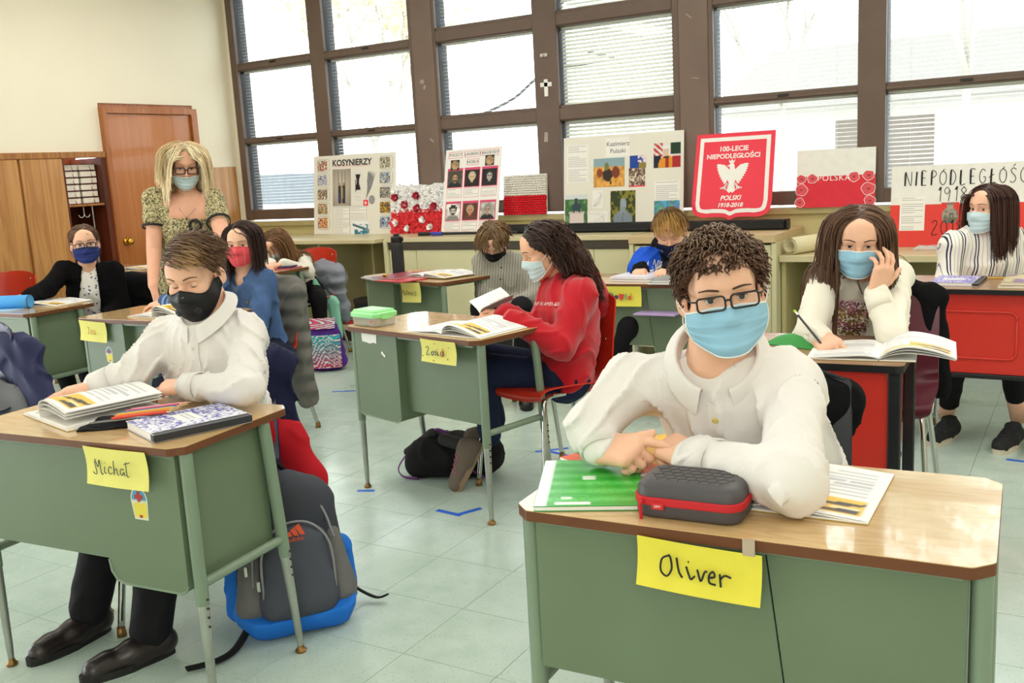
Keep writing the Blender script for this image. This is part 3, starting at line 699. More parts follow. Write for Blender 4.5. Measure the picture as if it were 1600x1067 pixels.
# name papers hanging from the desk fronts
def name_card(label, desk, x, w, h, m, top=.700, tilt=0., y=-.2225, roll=0., lift=.0, behind=0.):
    c = thing('name_paper', label, 'paper', (0, 0, 0), 0, 'yellow name papers'); c.rotation_euler = desk.rotation_euler
    c.location = Matrix.Translation(desk.location) @ Matrix.Rotation(desk.rotation_euler.z, 4, 'Z') @ Vector((x, y, top))
    P = []
    for i in range(9):
        s = i / 8; bend = .006 * math.sin(s * math.pi)
        P.append([(w * (j / 6 - .5), bend - tilt * s * h - .004 * math.sin(j / 6 * math.pi), -s * h) for j in range(7)])
    R = Matrix.Rotation(math.radians(roll), 4, 'Y'); P = [[tuple(R @ Vector(p)) for p in r] for r in P]
    o = MB().slab([r[::-1] for r in P], .0008).build('sheet', m, c, smooth=True, angle=40)
    return c, R @ T(0, -.0058 - tilt * h * .5, -h * .5) @ RX(90)
HW = {
 'Michał': [[(-.062, .012), (-.058, -.018), (-.064, -.021), (-.07, -.016)], [(-.060, .018), (-.052, -.002), (-.046, .016), (-.042, -.018), (-.036, -.018)], [(-.029, .0), (-.031, -.014), (-.024, -.016)], [(-.027, .010), (-.026, .011)], [(-.006, -.002), (-.012, .002), (-.018, -.008), (-.013, -.017), (-.004, -.013)], [(.002, .018), (.001, -.017), (.003, -.006), (.010, -.002), (.013, -.016), (.018, -.016)], [(.034, -.003), (.027, .0), (.022, -.009), (.027, -.017), (.034, -.008), (.035, -.016), (.039, -.016)], [(.043, .018), (.044, -.016), (.05, -.018)], [(.036, .012), (.056, .018)]],
 'Oliver': [[(-.044, .020), (-.056, .012), (-.058, -.008), (-.048, -.016), (-.040, -.002), (-.042, .016), (-.046, .021)], [(-.032, .018), (-.028, -.004), (-.022, -.014)], [(-.016, .006), (-.012, -.006), (-.008, -.014), (-.002, -.008)], [(-.013, .014), (-.012, .0145)], [(.002, .004), (.008, -.014), (.014, .002), (.018, .003)], [(.020, -.006), (.030, -.003), (.027, .005), (.021, -.002), (.022, -.014), (.032, -.016)], [(.038, .003), (.040, -.018)], [(.039, -.006), (.046, .002), (.056, .0)]],
 'Iza': [[(-.030, .020), (-.018, .018), (-.022, -.012), (-.028, -.008)], [(-.008, .004), (.004, .005), (-.008, -.013), (.006, -.012)], [(.026, .004), (.018, .006), (.012, -.004), (.018, -.013), (.026, -.002), (.027, -.012), (.031, -.012)]],
}
c, Mx = name_card('pale yellow paper with a pen-written name on the front left desk', D_M, .195, .207, .098, M_yel2, roll=.6); strokes(HW['Michał'], .0022, M_pen, c, Mx @ T(-.0, .003))
c, Mx = name_card('bright yellow paper with a bold black name on the front right desk', D_O, -.045, .212, .088, M_yel, .692, tilt=.05, roll=2.0); strokes(HW['Oliver'], .0036, M_ink, c, Mx @ T(.0, .0) @ Matrix.Scale(1.05, 4))
MB().b2(.075, .095, -.0035, .0, -.006, .022).build('tape', mat('clear_tape', '#b9a690', .2, alpha=.5), c)
c, Mx = name_card('pale yellow paper with coloured letters and dots on the middle desk', D_Z, .195, .195, .088, M_yel2)
for st, k in (([[(-.062, .012), (-.052, .018), (-.046, .010), (-.058, -.014), (-.040, -.012)]], '#2f7d4a'), ([[(-.022, .002), (-.030, -.004), (-.024, -.014), (-.016, -.006), (-.022, .002)]], '#233a73'), ([[(-.004, .004), (-.010, .002), (-.004, -.006), (-.010, -.014)], [(.004, .003), (.005, -.012), (.012, -.010)], [(.004, .011), (.005, .0115)]], '#2a2f45'), ([[(.036, .004), (.026, .004), (.022, -.008), (.030, -.014), (.036, .006), (.038, -.014)]], '#8f2f3f')):
    strokes(st, .0034, ink(k), c, Mx)
for k, (x, z, q) in enumerate(((-.01, .032, '#c9b46a'), (-.08, -.02, '#cf9a4a'), (.06, -.022, '#d9913f'), (-.02, -.034, '#c9a23a'), (.035, .012, '#d9553a'), (.068, .022, '#6b5b34'))):
    MB().tube([Mx @ Vector((x, z, 0)), Mx @ Vector((x, z, .0006))], .004 if k < 5 else .002, 10).build('crayon_dot', ink(q), c)
c, Mx = name_card('pale yellow paper with an orange name on the desk behind the black-masked boy', D_I, -.265, .19, .10, M_yel2, roll=2.5); strokes(HW['Iza'], .0026, ink('#c58a3a'), c, Mx)
c, Mx = name_card('pale yellow paper with a grey pencilled name below the drinking bottle', D_T, .125, .185, .115, M_yel2, roll=-3)
strokes([[(-.07, -.012), (-.066, .014), (-.058, -.002), (-.05, .014), (-.046, -.012)], [(-.03, 0), (-.038, 0), (-.038, -.011), (-.031, -.008), (-.029, -.012)], [(-.022, .012), (-.022, -.012)], [(-.028, .003), (-.016, .004)], [(-.012, -.004), (-.002, -.003), (-.008, .003), (-.011, -.009), (-.002, -.011)], [(.004, .002), (.005, -.01), (.012, -.008), (.013, .002), (.014, -.012)], [(.028, .002), (.021, .001), (.027, -.006), (.02, -.012)], [(.034, .002), (.046, .003), (.035, -.012), (.048, -.011)]], .0036, M_pencl, c, Mx @ Matrix.Scale(1.3, 4))
c, Mx = name_card('bright yellow paper with fat coloured letters on the desk behind the red hoodie', D_D, -.06, .21, .102, mat('lemon_paper', '#e8df5a', .75, .2))
Mx = Mx @ Matrix.Scale(1.0, 4)
def blob(P, q): MB().prism(P, 0, .0006).build('coloured_letter', ink(q), c).matrix_local = Mx
def ell(x, y, a, b, n=14): return [(x + a * math.cos(i * 6.2832 / n), y + b * math.sin(i * 6.2832 / n)) for i in range(n)]
blob([(-.062, -.012), (-.048, -.016), (-.038, -.004), (-.042, .012), (-.054, .020), (-.068, .021), (-.058, .014), (-.056, 0)], '#2c9a6a')
blob(ell(-.026, -.003, .011, .010), '#3d3560'); blob([(-.012, .013), (.016, .013), (.013, -.010), (.004, -.020), (-.004, -.019), (-.012, -.004)], '#d9483a')
blob(ell(.0265, -.002, .004, .018), '#5fae8a'); blob(ell(.045, -.006, .009, .011), '#e0642c'); blob([(.052, -.016), (.056, -.016), (.056, .018), (.052, .018)], '#c98a3a')
c, Mx = name_card('green-tinted paper with a pink star on the far right red desk', D_J, -.28, .21, .105, mat('green_yellow_paper', '#cdd9a0', .75, .2), .705, y=-.235)
strokes([[(-.08, -.015), (-.076, .015), (-.066, 0), (-.056, .015), (-.052, -.015)], [(-.03, .002), (-.042, .002), (-.042, -.013), (-.032, -.01), (-.029, -.015), (-.02, -.012)], [(.006, .004), (.006, -.018), (-.004, -.024), (-.006, -.016), (.012, -.008)], [(.006, .012), (.007, .0125)], [(.036, .003), (.024, .003), (.022, -.012), (.033, -.010), (.037, -.015), (.044, -.012)]], .003, ink('#3f9a78'), c, Mx)
MB().prism([( (.011 if i % 2 == 0 else .005) * math.sin(i * math.pi / 5) + .072, (.011 if i % 2 == 0 else .005) * math.cos(i * math.pi / 5) + .030) for i in range(10)][::-1], 0, .0006).build('pink_star', ink('#d98aa6'), c).matrix_local = Mx
for k, q in enumerate(('#e8a23c', '#d9c94a', '#e0867a')): strokes([[(.058 + k * .006, -.05), (.082 + k * .003, -.036 - k * .004), (.102, -.022 - k * .008)]], .004, ink(q), c, Mx)
# stickers and paper scraps on the desk fronts
def sticker(label, desk, x, z, y, s=1.):
    c = thing('health_sticker', label, 'sticker', Matrix.Translation(desk.location) @ Matrix.Rotation(desk.rotation_euler.z, 4, 'Z') @ Vector((x, y, z)), desk.rotation_euler.z, 'small stickers with a red cross')
    R = RX(90) @ Matrix.Scale(s, 4)
    def pl(nm, P, h, q): MB().prism(P, 0, h).build(nm, ink(q), c).matrix_local = R
    top = [(.027 * math.cos(a), .008 + .034 * math.sin(a)) for a in np.linspace(0, math.pi, 14)]
    pl('sticker_sheet', [(.031 * math.cos(a), .008 + .038 * math.sin(a)) for a in np.linspace(0, math.pi, 14)] + [(-.023, -.048), (.027, -.048)], .0004, '#dcdcc8')
    pl('blue_dome', top, .0007, '#4f9fc9'); pl('yellow_base', [(-.024, -.001), (-.02, -.042), (.024, -.042), (.026, 0), (.016, .004), (.006, -.003), (-.006, .004), (-.016, -.002)], .001, '#e6d54e')
    pl('red_cross', [(-.016, .012), (-.006, .012), (-.006, .004), (.006, .004), (.006, .012), (.016, .012), (.016, .024), (.006, .024), (.006, .034), (-.006, .034), (-.006, .024), (-.016, .024)], .0013, '#b23a34')
    pl('red_spot', [(-.004, -.042), (.008, -.042), (.008, -.034), (-.004, -.034)], .0013, '#b23a34')
sticker('oval sticker with a red cross on the front left desk', D_M, .228, .555, -.1925, .9)
sticker('oval sticker with a red cross on the desk behind the black-masked boy', D_I, -.195, .535, -.2005, .8)
c = thing('paper_scrap', 'torn white paper stuck under the top of the middle desk', 'paper', Matrix.Translation(D_Z.location) @ Matrix.Rotation(D_Z.rotation_euler.z, 4, 'Z') @ Vector((-.245, -.2015, .675)), D_Z.rotation_euler.z)
MB().prism([(-.05, .012), (-.047, -.022), (-.02, -.024), (.0, -.028), (.03, -.022), (.045, -.026), (.048, .012)], 0, .001).build('scrap', M_pap, c).matrix_local = RX(90)
MB().prism([(.07, -.062), (.078, -.052), (.083, -.058), (.098, -.07), (.092, -.078), (.082, -.07)], 0, .001).build('scrap', M_pap, c).matrix_local = RX(90)
# ---- green workbook, grey pencil case with red zip on the front right desk
gw = thing('green_workbook', 'green striped workbook lying at the left corner of the front right desk', 'book', (-.812, 1.60, Z0), math.radians(-66))
def gfn(u, v):
    c = np.ones(u.shape + (3,)) * np.array([.20, .66, .20]); s = np.sin(u * 2 * np.pi * 6) * .5 + .5; n = vn(u * 40, v * 90); c += (s * (.4 + .6 * n))[..., None] * np.array([.22, .16, .22])
    c[v < .12] = (.95, .96, .93); b = (v > .42) & (v < .56) & (u > .38) & (u < .46); c[b] = (.9, .95, .9); b = (v > .2) & (v < .52) & (u > .92) & (u < .97); c[b] = (.95, .97, .94)
    b = (v > .62) & (v < .9) & (u > .04) & (u < .1); c[b] = (.92, .96, .92); b = (v > .16) & (v < .5) & (u > .78) & (u < .92) & ~((v > .19) & (v < .47) & (u > .80) & (u < .90)); c[b] = (.32, .72, .36); b = (v > .24) & (v < .34) & (u > .83) & (u < .88); c[b] = (.85, .93, .85)
    return c
MB().b2(-.135, .135, -.095, .095, .0006, .009, .001).build('page_block', M_pap, gw)
MB().b2(-.137, .137, -.097, .097, 0, .0008).b2(-.137, .137, -.097, .097, .0088, .0098).build('cover', mat('green_cover', '#3a9a3c', .3), gw)
picture('cover_print', .272, .192, gfn, gw, T(0, 0, .0101), 60, 40, attr_mat('glossy_print', .22))
rb = thing('orange_booklet', 'orange and yellow booklet under the hands of the curly boy', 'book', (-.79, 1.80, Z0), math.radians(-30))
MB().b2(-.1, .1, -.14, .14, 0, .006, .001).build('page_block', M_pap, rb)
picture('cover_print', .198, .278, lambda u, v: np.where((v < .45)[..., None], np.array([.88, .36, .16]), np.array([.95, .74, .25])) + .1 * (vn(u * 9, v * 9)[..., None] - .5), rb, T(0, 0, .0066), 16, 20)
M_case = mat('grey_case_fabric', '#4d4a4d', .45, .4, bump=.25, bscale=120)
M_zip = mat('red_zip_tape', '#c4202a', .5, .4)
pc = thing('pencil_case', 'dark grey hard pencil case with red zip on the front right desk', 'pencil case', (-.583, 1.553, Z0), math.radians(4))
def rslab(w, d, r, zs, cx=0, n=6):
    """stack of rounded rectangles: list of (z, inset)"""
    mb = MB(); rings = [[(a, b, z) for a, b in rr(w - 2 * i, d - 2 * i, max(r - i, .004), n)] for z, i in zs]
    mb.sheet(rings, False, True); k = len(rings[0]); o = (len(rings) - 1) * k; mb.f += [tuple(range(k))[::-1], tuple(o + q for q in range(k))]; mb.m += [0, 0]; mb.c += [None, None]; return mb
rslab(.188, .125, .03, ((0, .006), (.003, .002), (.008, 0), (.024, 0))).build('lower_shell', M_case, pc, smooth=True, angle=40)
rslab(.192, .129, .032, ((.024, 0), (.0255, -.001), (.0365, -.001), (.038, 0))).build('zip_band', M_zip, pc, smooth=True, angle=30)
cw = rslab(.186, .123, .03, ((.038, 0), (.052, .001), (.058, .005), (.062, .012), (.064, .024))); cw.build('lid_shell', M_case, pc, smooth=True, angle=60)
hx = MB()
for i in range(-4, 5):
    for j in range(-3, 4):
        x, y = i * .0185 + (j % 2) * .00925, j * .0165
        if abs(x) < .066 and abs(y) < .036:
            for a in (30, 150, 270): hx.tube([(x, y, .0642), (x + .0102 * math.cos(math.radians(a)), y + .0102 * math.sin(math.radians(a)), .0642)], .0006, 4)
hx.build('hexagon_seams', mat('dark_seam', '#353236', .6), pc)
MB().tube([(-.075, -.066, .033), (-.078, -.069, .026), (-.076, -.069, -.004)], [.004, .0035, .003], 6).build('zip_pull', M_zip, pc)
tg = MB().b2(-.058, -.036, -.0685, -.064, .018, .030, .001).build('brand_tag', mat('red_rubber_tag', '#c9242c', .4), pc)
lettering('ZIPIT', .0055, mat('white_print', '#f1efe9', .5), tg, T(-.047, -.0688, .024) @ RX(90)).name = 'lettering'
# ---- front left desk: composition book, black pouch with pencils
def comp_fn(inkc, lab=True, fade=True):
    def fn(u, v):
        n = vn(u * 34, v * 44) * .6 + vn(u * 71, v * 83, 3) * .4; f = np.clip(1.15 - np.hypot((u - .25), (v - .55)) * 1.35, 0, 1) if fade else 1
        k = np.clip((n - (.62 - .24 * f)) * 9, 0, 1)[..., None]; c = (1 - k) * np.array([.93, .93, .97]) + k * np.array(inkc)
        if lab:
            b = (u > .22) & (u < .74) & (v > .40) & (v < .62); c[b] = (.95, .95, .94); e = b & ((np.abs(v - .485) < .012) | (np.abs(v - .54) < .012)) & (u > .28) & (u < .68); c[e] = (.75, .76, .8)
        return c
    return fn
def comp_book(label, loc, rz, w=.19, h=.245, th=.014, inkc=(.24, .22, .62), spine='r', name='composition_book', tilt=0., fade=True, group='marbled composition notebooks'):
    t = thing(name, label, 'notebook', loc, math.radians(rz), group); t.rotation_euler = (0, math.radians(tilt), math.radians(rz))
    MB().b2(-w / 2, w / 2, -h / 2, h / 2, .001, th - .001, .002).build('page_block', M_pap, t)
    MB().b2(-w / 2 - .002, w / 2 + .001, -h / 2 - .002, h / 2 + .002, 0, .0012).b2(-w / 2 - .002, w / 2 + .001, -h / 2 - .002, h / 2 + .002, th - .001, th).build('cover', mat('marbled_cover', '#d9d9e8', .5), t)
    MB().b2(w / 2 - .022, w / 2 + .003, -h / 2 - .0025, h / 2 + .0025, -.0003, th + .0006, .003).build('spine_tape', mat('black_spine_tape', '#2a2c31', .5), t)
    picture('cover_print', w - .02, h + .003, comp_fn(inkc, fade=fade), t, T(-.012, 0, th + .0004), 64, 80)
    return t
comp_book('blue marbled notebook with black spine on the front left desk', (-1.985, 1.652, Z0 + .001), -20, .20, .25, .020)
comp_book('purple marbled notebook under the poster girl at the far right', (-.51, 4.665, .7156), -3, .19, .25, .014, (.42, .36, .74), fade=False)
M_pch = mat('black_pouch_cloth', '#17171b', .7, .2, bump=.2, bscale=150)
po = thing('black_pencil_pouch', 'open black cloth pouch full of coloured pencils between the books', 'pencil case', (-2.165, 1.625, Z0), math.radians(38))
P = []
for i in range(13):
    a = i / 12; r_ = []
    for j in range(9):
        b = j / 8; r_.append(((a - .5) * .26, (b - .5) * .125, .004 + .021 * (math.sin(a * math.pi) ** .6) * (math.sin(b * math.pi) ** .7) + .003 * math.sin(a * 19 + b * 7)))
    P.append(r_)
MB().slab(P, .004).build('pouch', M_pch, po, smooth=True, angle=50)
MB().tube([(-.10, -.045, .018), (.02, -.05, .024), (.11, -.03, .016)], .003, 6).build('zip', mat('steel_zip', '#8b8c90', .35, metal=.8), po)
for k, q in enumerate(('#d9402a', '#e0762a', '#e2b02e', '#3f8f45', '#2f6f9f', '#c94a6a', '#e8e2d0', '#d98a9a')):
    pen = thing('coloured_pencil', f'coloured pencil in the black pouch, number {k + 1} counted from the zip side', 'pencil', (-2.118 - .004 * k + .004, 1.612 + .012 * k, Z0 + .028 + .002 * (k % 3)), math.radians(48 + 2 * (k % 3)), 'pencils in the black pouch')
    pen['label'] = ('red', 'orange', 'yellow', 'green', 'blue', 'crimson', 'white', 'pink')[k] + ' pencil lying in the open black pouch'
    MB().tube([(-.075, 0, 0), (.06, 0, 0)], .0036, 6).build('barrel', mat('pencil_' + q.strip('#'), q, .35), pen)
    MB().tube([(.06, 0, 0), (.072, 0, 0), (.078, 0, 0)], [.0036, .0012, .0005], 6).build('tip', mat('pencil_wood', '#d9b98a', .6), pen)
# ---- lunch box
lb = thing('lunch_box', 'clear lunch box with a green lid on the middle desk', 'lunch box', (-2.555, 3.125, Z0), math.radians(-13))
def clear_mat(name, c, a):
    if name in MATS: return MATS[name]
    m = mat(name, c, .25, .5); nt = m.node_tree; n = nt.nodes; t = n.new('ShaderNodeBsdfTransparent'); mx = n.new('ShaderNodeMixShader'); mx.inputs[0].default_value = a
    nt.links.new(t.outputs[0], mx.inputs[1]); nt.links.new(n['Principled BSDF'].outputs[0], mx.inputs[2]); nt.links.new(mx.outputs[0], n['Material Output'].inputs[0]); return m
M_clear = clear_mat('clear_plastic', '#d9d9cf', .55)
rslab(.165, .12, .022, ((0, .010), (.004, .005), (.04, 0))).build('tub', M_clear, lb, smooth=True, angle=50)
M_lid = mat('green_lid_plastic', '#8fe08f', .3, .5, sss=0)
rslab(.176, .131, .025, ((.038, 0), (.052, 0), (.055, .003), (.058, .010), (.064, .012), (.066, .016))).build('lid', M_lid, lb, smooth=True, angle=35)
MB().b2(-.05, .05, -.035, .035, .066, .0668, .0003).build('lid_emblem', mat('green_lid_print', '#b6ecb6', .3), lb)
for s in (-1, 1): MB().b2(s * .088 - .004, s * .088 + .004, -.03, .03, .03, .056, .002).build('clip', M_lid, lb)
fd = MB()
for k in range(9): fd.lathe([(0, -.011), (.012, -.006), (.015, 0), (.012, .006), (0, .011)], 10, (random.uniform(-.055, .055), random.uniform(-.035, .035), .018 + .004 * (k % 2)))
fd.build('snack', mat('brown_snack', '#7a5a40', .7), lb, smooth=True)
MB().lathe([(0, -.012), (.014, -.008), (.018, 0), (.014, .008), (0, .012)], 14, (.055, -.042, .024)).build('red_fruit', mat('red_fruit', '#c93a34', .4), lb, smooth=True)
# small book the hooded girl holds
sb = thing('small_grey_book', 'small open grey-covered book held by the girl in the red hoodie', 'book', (-2.165, 3.335, .735), math.radians(-35)); sb.rotation_euler = (math.radians(18), math.radians(0), math.radians(-40))
for s in (-1, 1):
    C = resample([(0, 0), (.03, .022), (.105, .045)], 10); m_ = MB(); sheet_mesh(m_, C, .15, .0025, s); m_.build('page', M_pap if s < 0 else mat('grey_cover_print', '#c3c3c4', .6), sb, smooth=True, angle=50)
lt = lettering('POLSKA', .02, ink('#b2565a'), sb, T(.055, .075, .034) @ RY(-24) @ RZ(90) @ RX(0))
# ---- blue pencil case and notebooks at the left
bc = thing('blue_pencil_case', 'bright blue tube pencil case on the left desk', 'pencil case', (-5.06, 3.125, Z0 + .036), math.radians(40)); bc.rotation_euler = (0, math.radians(90), math.radians(24))
M_blue = mat('blue_case_cloth', '#4d9fe0', .55, .3, bump=.1, bscale=200)
cyl = MB(); cyl.lathe([(.0, -.105), (.030, -.105), (.036, -.098), (.0365, 0), (.036, .098), (.033, .104), (.028, .100), (.0, .098)], 24); cyl.build('body', M_blue, bc, smooth=True, angle=40)
for z in (-.101, .101): MB().tube([(.0335 * math.cos(a), .0335 * math.sin(a), z) for a in np.linspace(0, 2 * math.pi, 25)], .003, 6).build('piping', mat('dark_blue_piping', '#2a5f9a', .5), bc, smooth=True)
fp = thing('pale_blue_folder', 'pale blue folder under the blue pencil case', 'folder', (-5.10, 3.10, Z0), math.radians(14)); MB().b2(-.17, .13, -.10, .06, 0, .003, .001).build('cover', mat('pale_blue_card', '#9cc4e2', .5), fp)
# ---- bottle, notebooks
wb = thing('water_bottle', 'tall black water bottle with a loop lid on a school desk', 'bottle', (-3.69, 4.79, Z0), 0)
M_bot = mat('black_bottle', '#0d0d10', .45, .5)
MB().lathe([(.034, 0), (.0385, .004), (.0385, .175), (.036, .188), (.030, .196), (.030, .2)], 24).build('body', M_bot, wb, smooth=True, angle=40)
lidb = MB().lathe([(.034, .196), (.036, .2), (.036, .226), (.030, .232), (.018, .234), (.018, .246), (.0, .248)], 24).build('lid', mat('black_lid', '#111114', .5), wb, smooth=True, angle=35)
MB().tube(bez([(.03, 0, .215), (.046, 0, .222), (.046, 0, .205), (.036, 0, .2)], 5), .005, 6).build('loop', mat('black_lid', '#111114', .5), lidb, smooth=True)
fn = thing('red_folder', 'red folder under notebooks at the front of the bottle desk', 'folder', (-3.46, 4.50, Z0), math.radians(-12)); MB().b2(-.11, .13, -.10, .10, 0, .006, .001).build('cover', mat('red_card', '#b8242f', .4), fn)
for k, (x, y, r, q, lab) in enumerate(((-3.65, 4.62, -30, '#9a9aa0', 'grey spiral notebook at the left end of the bottle desk'), (-3.56, 4.62, -8, '#8f3a48', 'dark pink notebook on the bottle desk'))):
    t = thing('notebook', lab, 'notebook', (x, y, Z0 + .0 + k * .007), math.radians(r)); MB().b2(-.10, .10, -.13, .13, .001, .006, .001).build('page_block', M_pap, t); MB().b2(-.102, .102, -.132, .132, .006, .0072).b2(-.102, .102, -.132, .132, 0, .001).build('cover', mat('notebook_' + q.strip('#'), q, .45), t)
be = thing('bee_toy', 'tiny yellow and black bee eraser on the bottle desk', 'toy', (-3.585, 4.515, Z0 + .0145), 0)
MB().lathe([(0, 0), (.010, .003), (.012, .010), (.008, .018), (0, .021)], 12, (0, 0, 0)).build('body', mat('bee_yellow', '#e2b32c', .5), be, smooth=True); MB().lathe([(.0115, .006), (.0125, .008), (.0125, .011), (.0115, .0125)], 12).build('stripe', M_ink, be); MB().lathe([(0, 0), (.007, .003), (.007, .008), (0, .011)], 10, (.014, 0, .006)).build('head', mat('bee_yellow', '#e2b32c', .5), be, smooth=True)
# ---- blond boy: stacks of notebooks and a mouse-like grey pouch
for k, (x, y, r, z) in enumerate(((-2.03, 4.69, -2, 0), (-2.035, 4.695, -5, .013), (-1.80, 4.60, 4, 0), (-1.79, 4.605, 8, .011))):
    lab = ('lower pale notebook of the left stack before the blond boy', 'upper white notebook of the left stack before the blond boy', 'lower grey notebook of the right stack behind the curly hair', 'upper grey notebook of the right stack behind the curly hair')[k]
    t = thing('notebook', lab, 'notebook', (x, y, Z0 + z), math.radians(r)); MB().b2(-.105, .105, -.135, .135, .001, .011, .001).build('page_block', M_pap, t); MB().b2(-.107, .107, -.137, .137, .0105, .0118).b2(-.107, .107, -.137, .137, 0, .001).build('cover', mat('notebook_cover' + str(k), ('#b7b3c4', '#dcd9ea', '#9a9a98', '#8f9290')[k], .4), t)
pl = thing('yellow_pencil', 'yellow pencil lying at the left end of the blond boy desk', 'pencil', (-2.31, 4.76, Z0 + .004), math.radians(105)); MB().tube([(-.09, 0, 0), (.07, 0, 0), (.085, 0, 0)], [.0036, .0036, .0006], 6).build('barrel', mat('pencil_yellow', '#d9a62e', .4), pl); MB().tube([(-.1, 0, 0), (-.09, 0, 0)], .0037, 6).build('rubber', mat('pink_rubber', '#d98a86', .7), pl)
pp = thing('purple_folder', 'purple folder sticking out of the desk of the blond boy', 'folder', Matrix.Translation(D_D.location) @ Vector((.14, -.10, .585)), 0)
MB().b2(-.10, .12, -.19, .1, -.02, -.012, .001).build('cover', mat('lilac_card', '#b79ccf', .4), pp)
# ---- pencil girl: green pouch, pencil; far right: yellow pencil and books
gp = thing('green_pouch', 'green cloth pouch beside the writing hand on the red desk', 'pencil case', (-.80, 3.09, .7156), math.radians(-20)); P = [[((i / 8 - .5) * .19, (j / 6 - .5) * .12, .002 + .032 * math.sin(i / 8 * math.pi) ** .5 * math.sin(j / 6 * math.pi) ** .6) for j in range(7)] for i in range(9)]; MB().slab(P, .004).build('pouch', mat('green_cloth', '#2f8f3c', .6, bump=.1), gp, smooth=True, angle=50)
yp_ = thing('yellow_pencil', 'yellow pencil beside the purple notebook at the far right', 'pencil', (-.375, 4.79, .7196), math.radians(8)); MB().tube([(-.06, 0, 0), (.06, 0, 0), (.07, 0, 0)], [.0036, .0036, .0006], 6).build('barrel', mat('pencil_yellow', '#d9a62e', .4), yp_)
for k in range(2):
    t = thing('paperback_book', ('lower', 'upper')[k] + ' paperback of the two at the far right edge', 'book', (-.235 + .006 * k, 4.61, .7156 + .0135 * k), math.radians(-4 + 3 * k), None); MB().b2(-.095, .13, -.135, .135, .001, .012, .001).build('page_block', M_page, t); MB().b2(-.096, .131, -.136, .136, .012, .013).b2(-.096, .131, -.136, .136, 0, .001).build('cover', mat('paperback_cover', '#c9b98f', .5), t)
    if k: picture('cover_print', .22, .26, lambda u, v: np.stack([.8 - .25 * (vn(u * 9, v * 7) > .6), .74 - .3 * (vn(u * 9, v * 7) > .6), .5 + .2 * vn(u * 5, v * 5)], -1), t, T(.017, 0, .0136), 16, 18)
tb = thing('tablet', 'dark blue tablet case on a pink folder on the desk of the girl writing', 'tablet', (-4.93, 5.06, Z0 + .007), math.radians(15)); MB().b2(-.12, .12, -.09, .09, 0, .012, .003).build('case', mat('navy_case', '#252c55', .4), tb)
tf = thing('pink_folder', 'pink folder under the tablet on the desk of the girl writing', 'folder', (-4.92, 5.05, Z0), math.radians(10)); MB().b2(-.13, .13, -.10, .10, 0, .006, .001).build('cover', mat('pink_card', '#b23a5c', .4), tf)
# blue tape on the floor
M_tape = mat('blue_painter_tape', '#2a66d9', .5, .3)
def tape(label, x, y, pts):
    t = thing('floor_tape', label, 'tape', (x, y, .0004), 0, 'blue tape marks on the floor')
    for k, (a, b) in enumerate(pts):
        a, b = Vector((a[0], a[1], 0)), Vector((b[0], b[1], 0)); d = (b - a).normalized(); n = Vector((-d.y, d.x, 0)) * .0125
        MB().add([a - n, b - n, b + n, a + n], [(0, 1, 2, 3)]).add([p + Vector((0, 0, -.0003)) for p in (a - n, a + n, b + n, b - n)], [(0, 1, 2, 3)]).build('tape_strip', M_tape, t, loc=(0, 0, .0002 * k))
tape('blue tape corner on the floor below the middle desk, nearest of the marks', -2.09, 2.985, (((-.11, .0), (.015, -.015)), ((-.005, -.02), (.045, .085))))
tape('crossed blue tape on the floor under the red chair of the hooded girl', -2.20, 3.82, (((-.02, .0), (.10, .11)), ((-.0, .04), (.15, .0))))
tape('short blue tape on the floor left of the middle desk', -3.98, 4.56, (((-.09, -.05), (.06, .03)),))
tape('blue tape at the right edge of the floor under the black shoe', -.22, 4.40, (((-.06, .02), (.10, .0)),))
tape('blue tape beside the red coat sleeve on the floor', -2.62, 3.05, (((-.04, 0), (.03, .03)),))
# ================================================================== posters and things along the windows
M_card = mat('poster_card', '#e9e6da', .7, .2); M_pwhite = mat('poster_paper', '#f2f0ea', .7, .2); M_red = mat('poster_red', '#ee4254', .6, .25, bump=.05); M_rose = mat('rose_frame', '#d94a72', .6)
def poster(name, label, cat, x0, x1, z0, z1, yb, yt, m=None, th=.006, group='display boards along the windows', roll=0.):
    """board leaning back: local x to the right, y up the board, z towards the room"""
    h = math.hypot(z1 - z0, yt - yb); a = math.degrees(math.atan2(yt - yb, z1 - z0)); t = thing(name, label, cat, ((x0 + x1) / 2, yb, z0), 0, group)
    t.rotation_euler = (Matrix.Rotation(math.radians(roll), 3, 'Y') @ Matrix.Rotation(math.radians(90 - a), 3, 'X')).to_euler()
    if m: MB().b2(-(x1 - x0) / 2, (x1 - x0) / 2, 0, h, -th, 0, .001).build('board', m, t)
    return t, x1 - x0, h
def noisy(seed, cols, sx=7, sy=6):
    C = np.array([[int(c[i:i + 2], 16) / 255 for i in (1, 3, 5)] for c in cols])
    def fn(u, v):
        k = np.clip(((vn(u * sx, v * sy, seed) * .6 + vn(u * sx * 2.3, v * sy * 2.3, seed + 1) * .4 - .2) / .6 * len(C)).astype(int), 0, len(C) - 1); return C[k] * (.8 + .4 * vn(u * 19, v * 17, seed + 2)[..., None])
    return fn
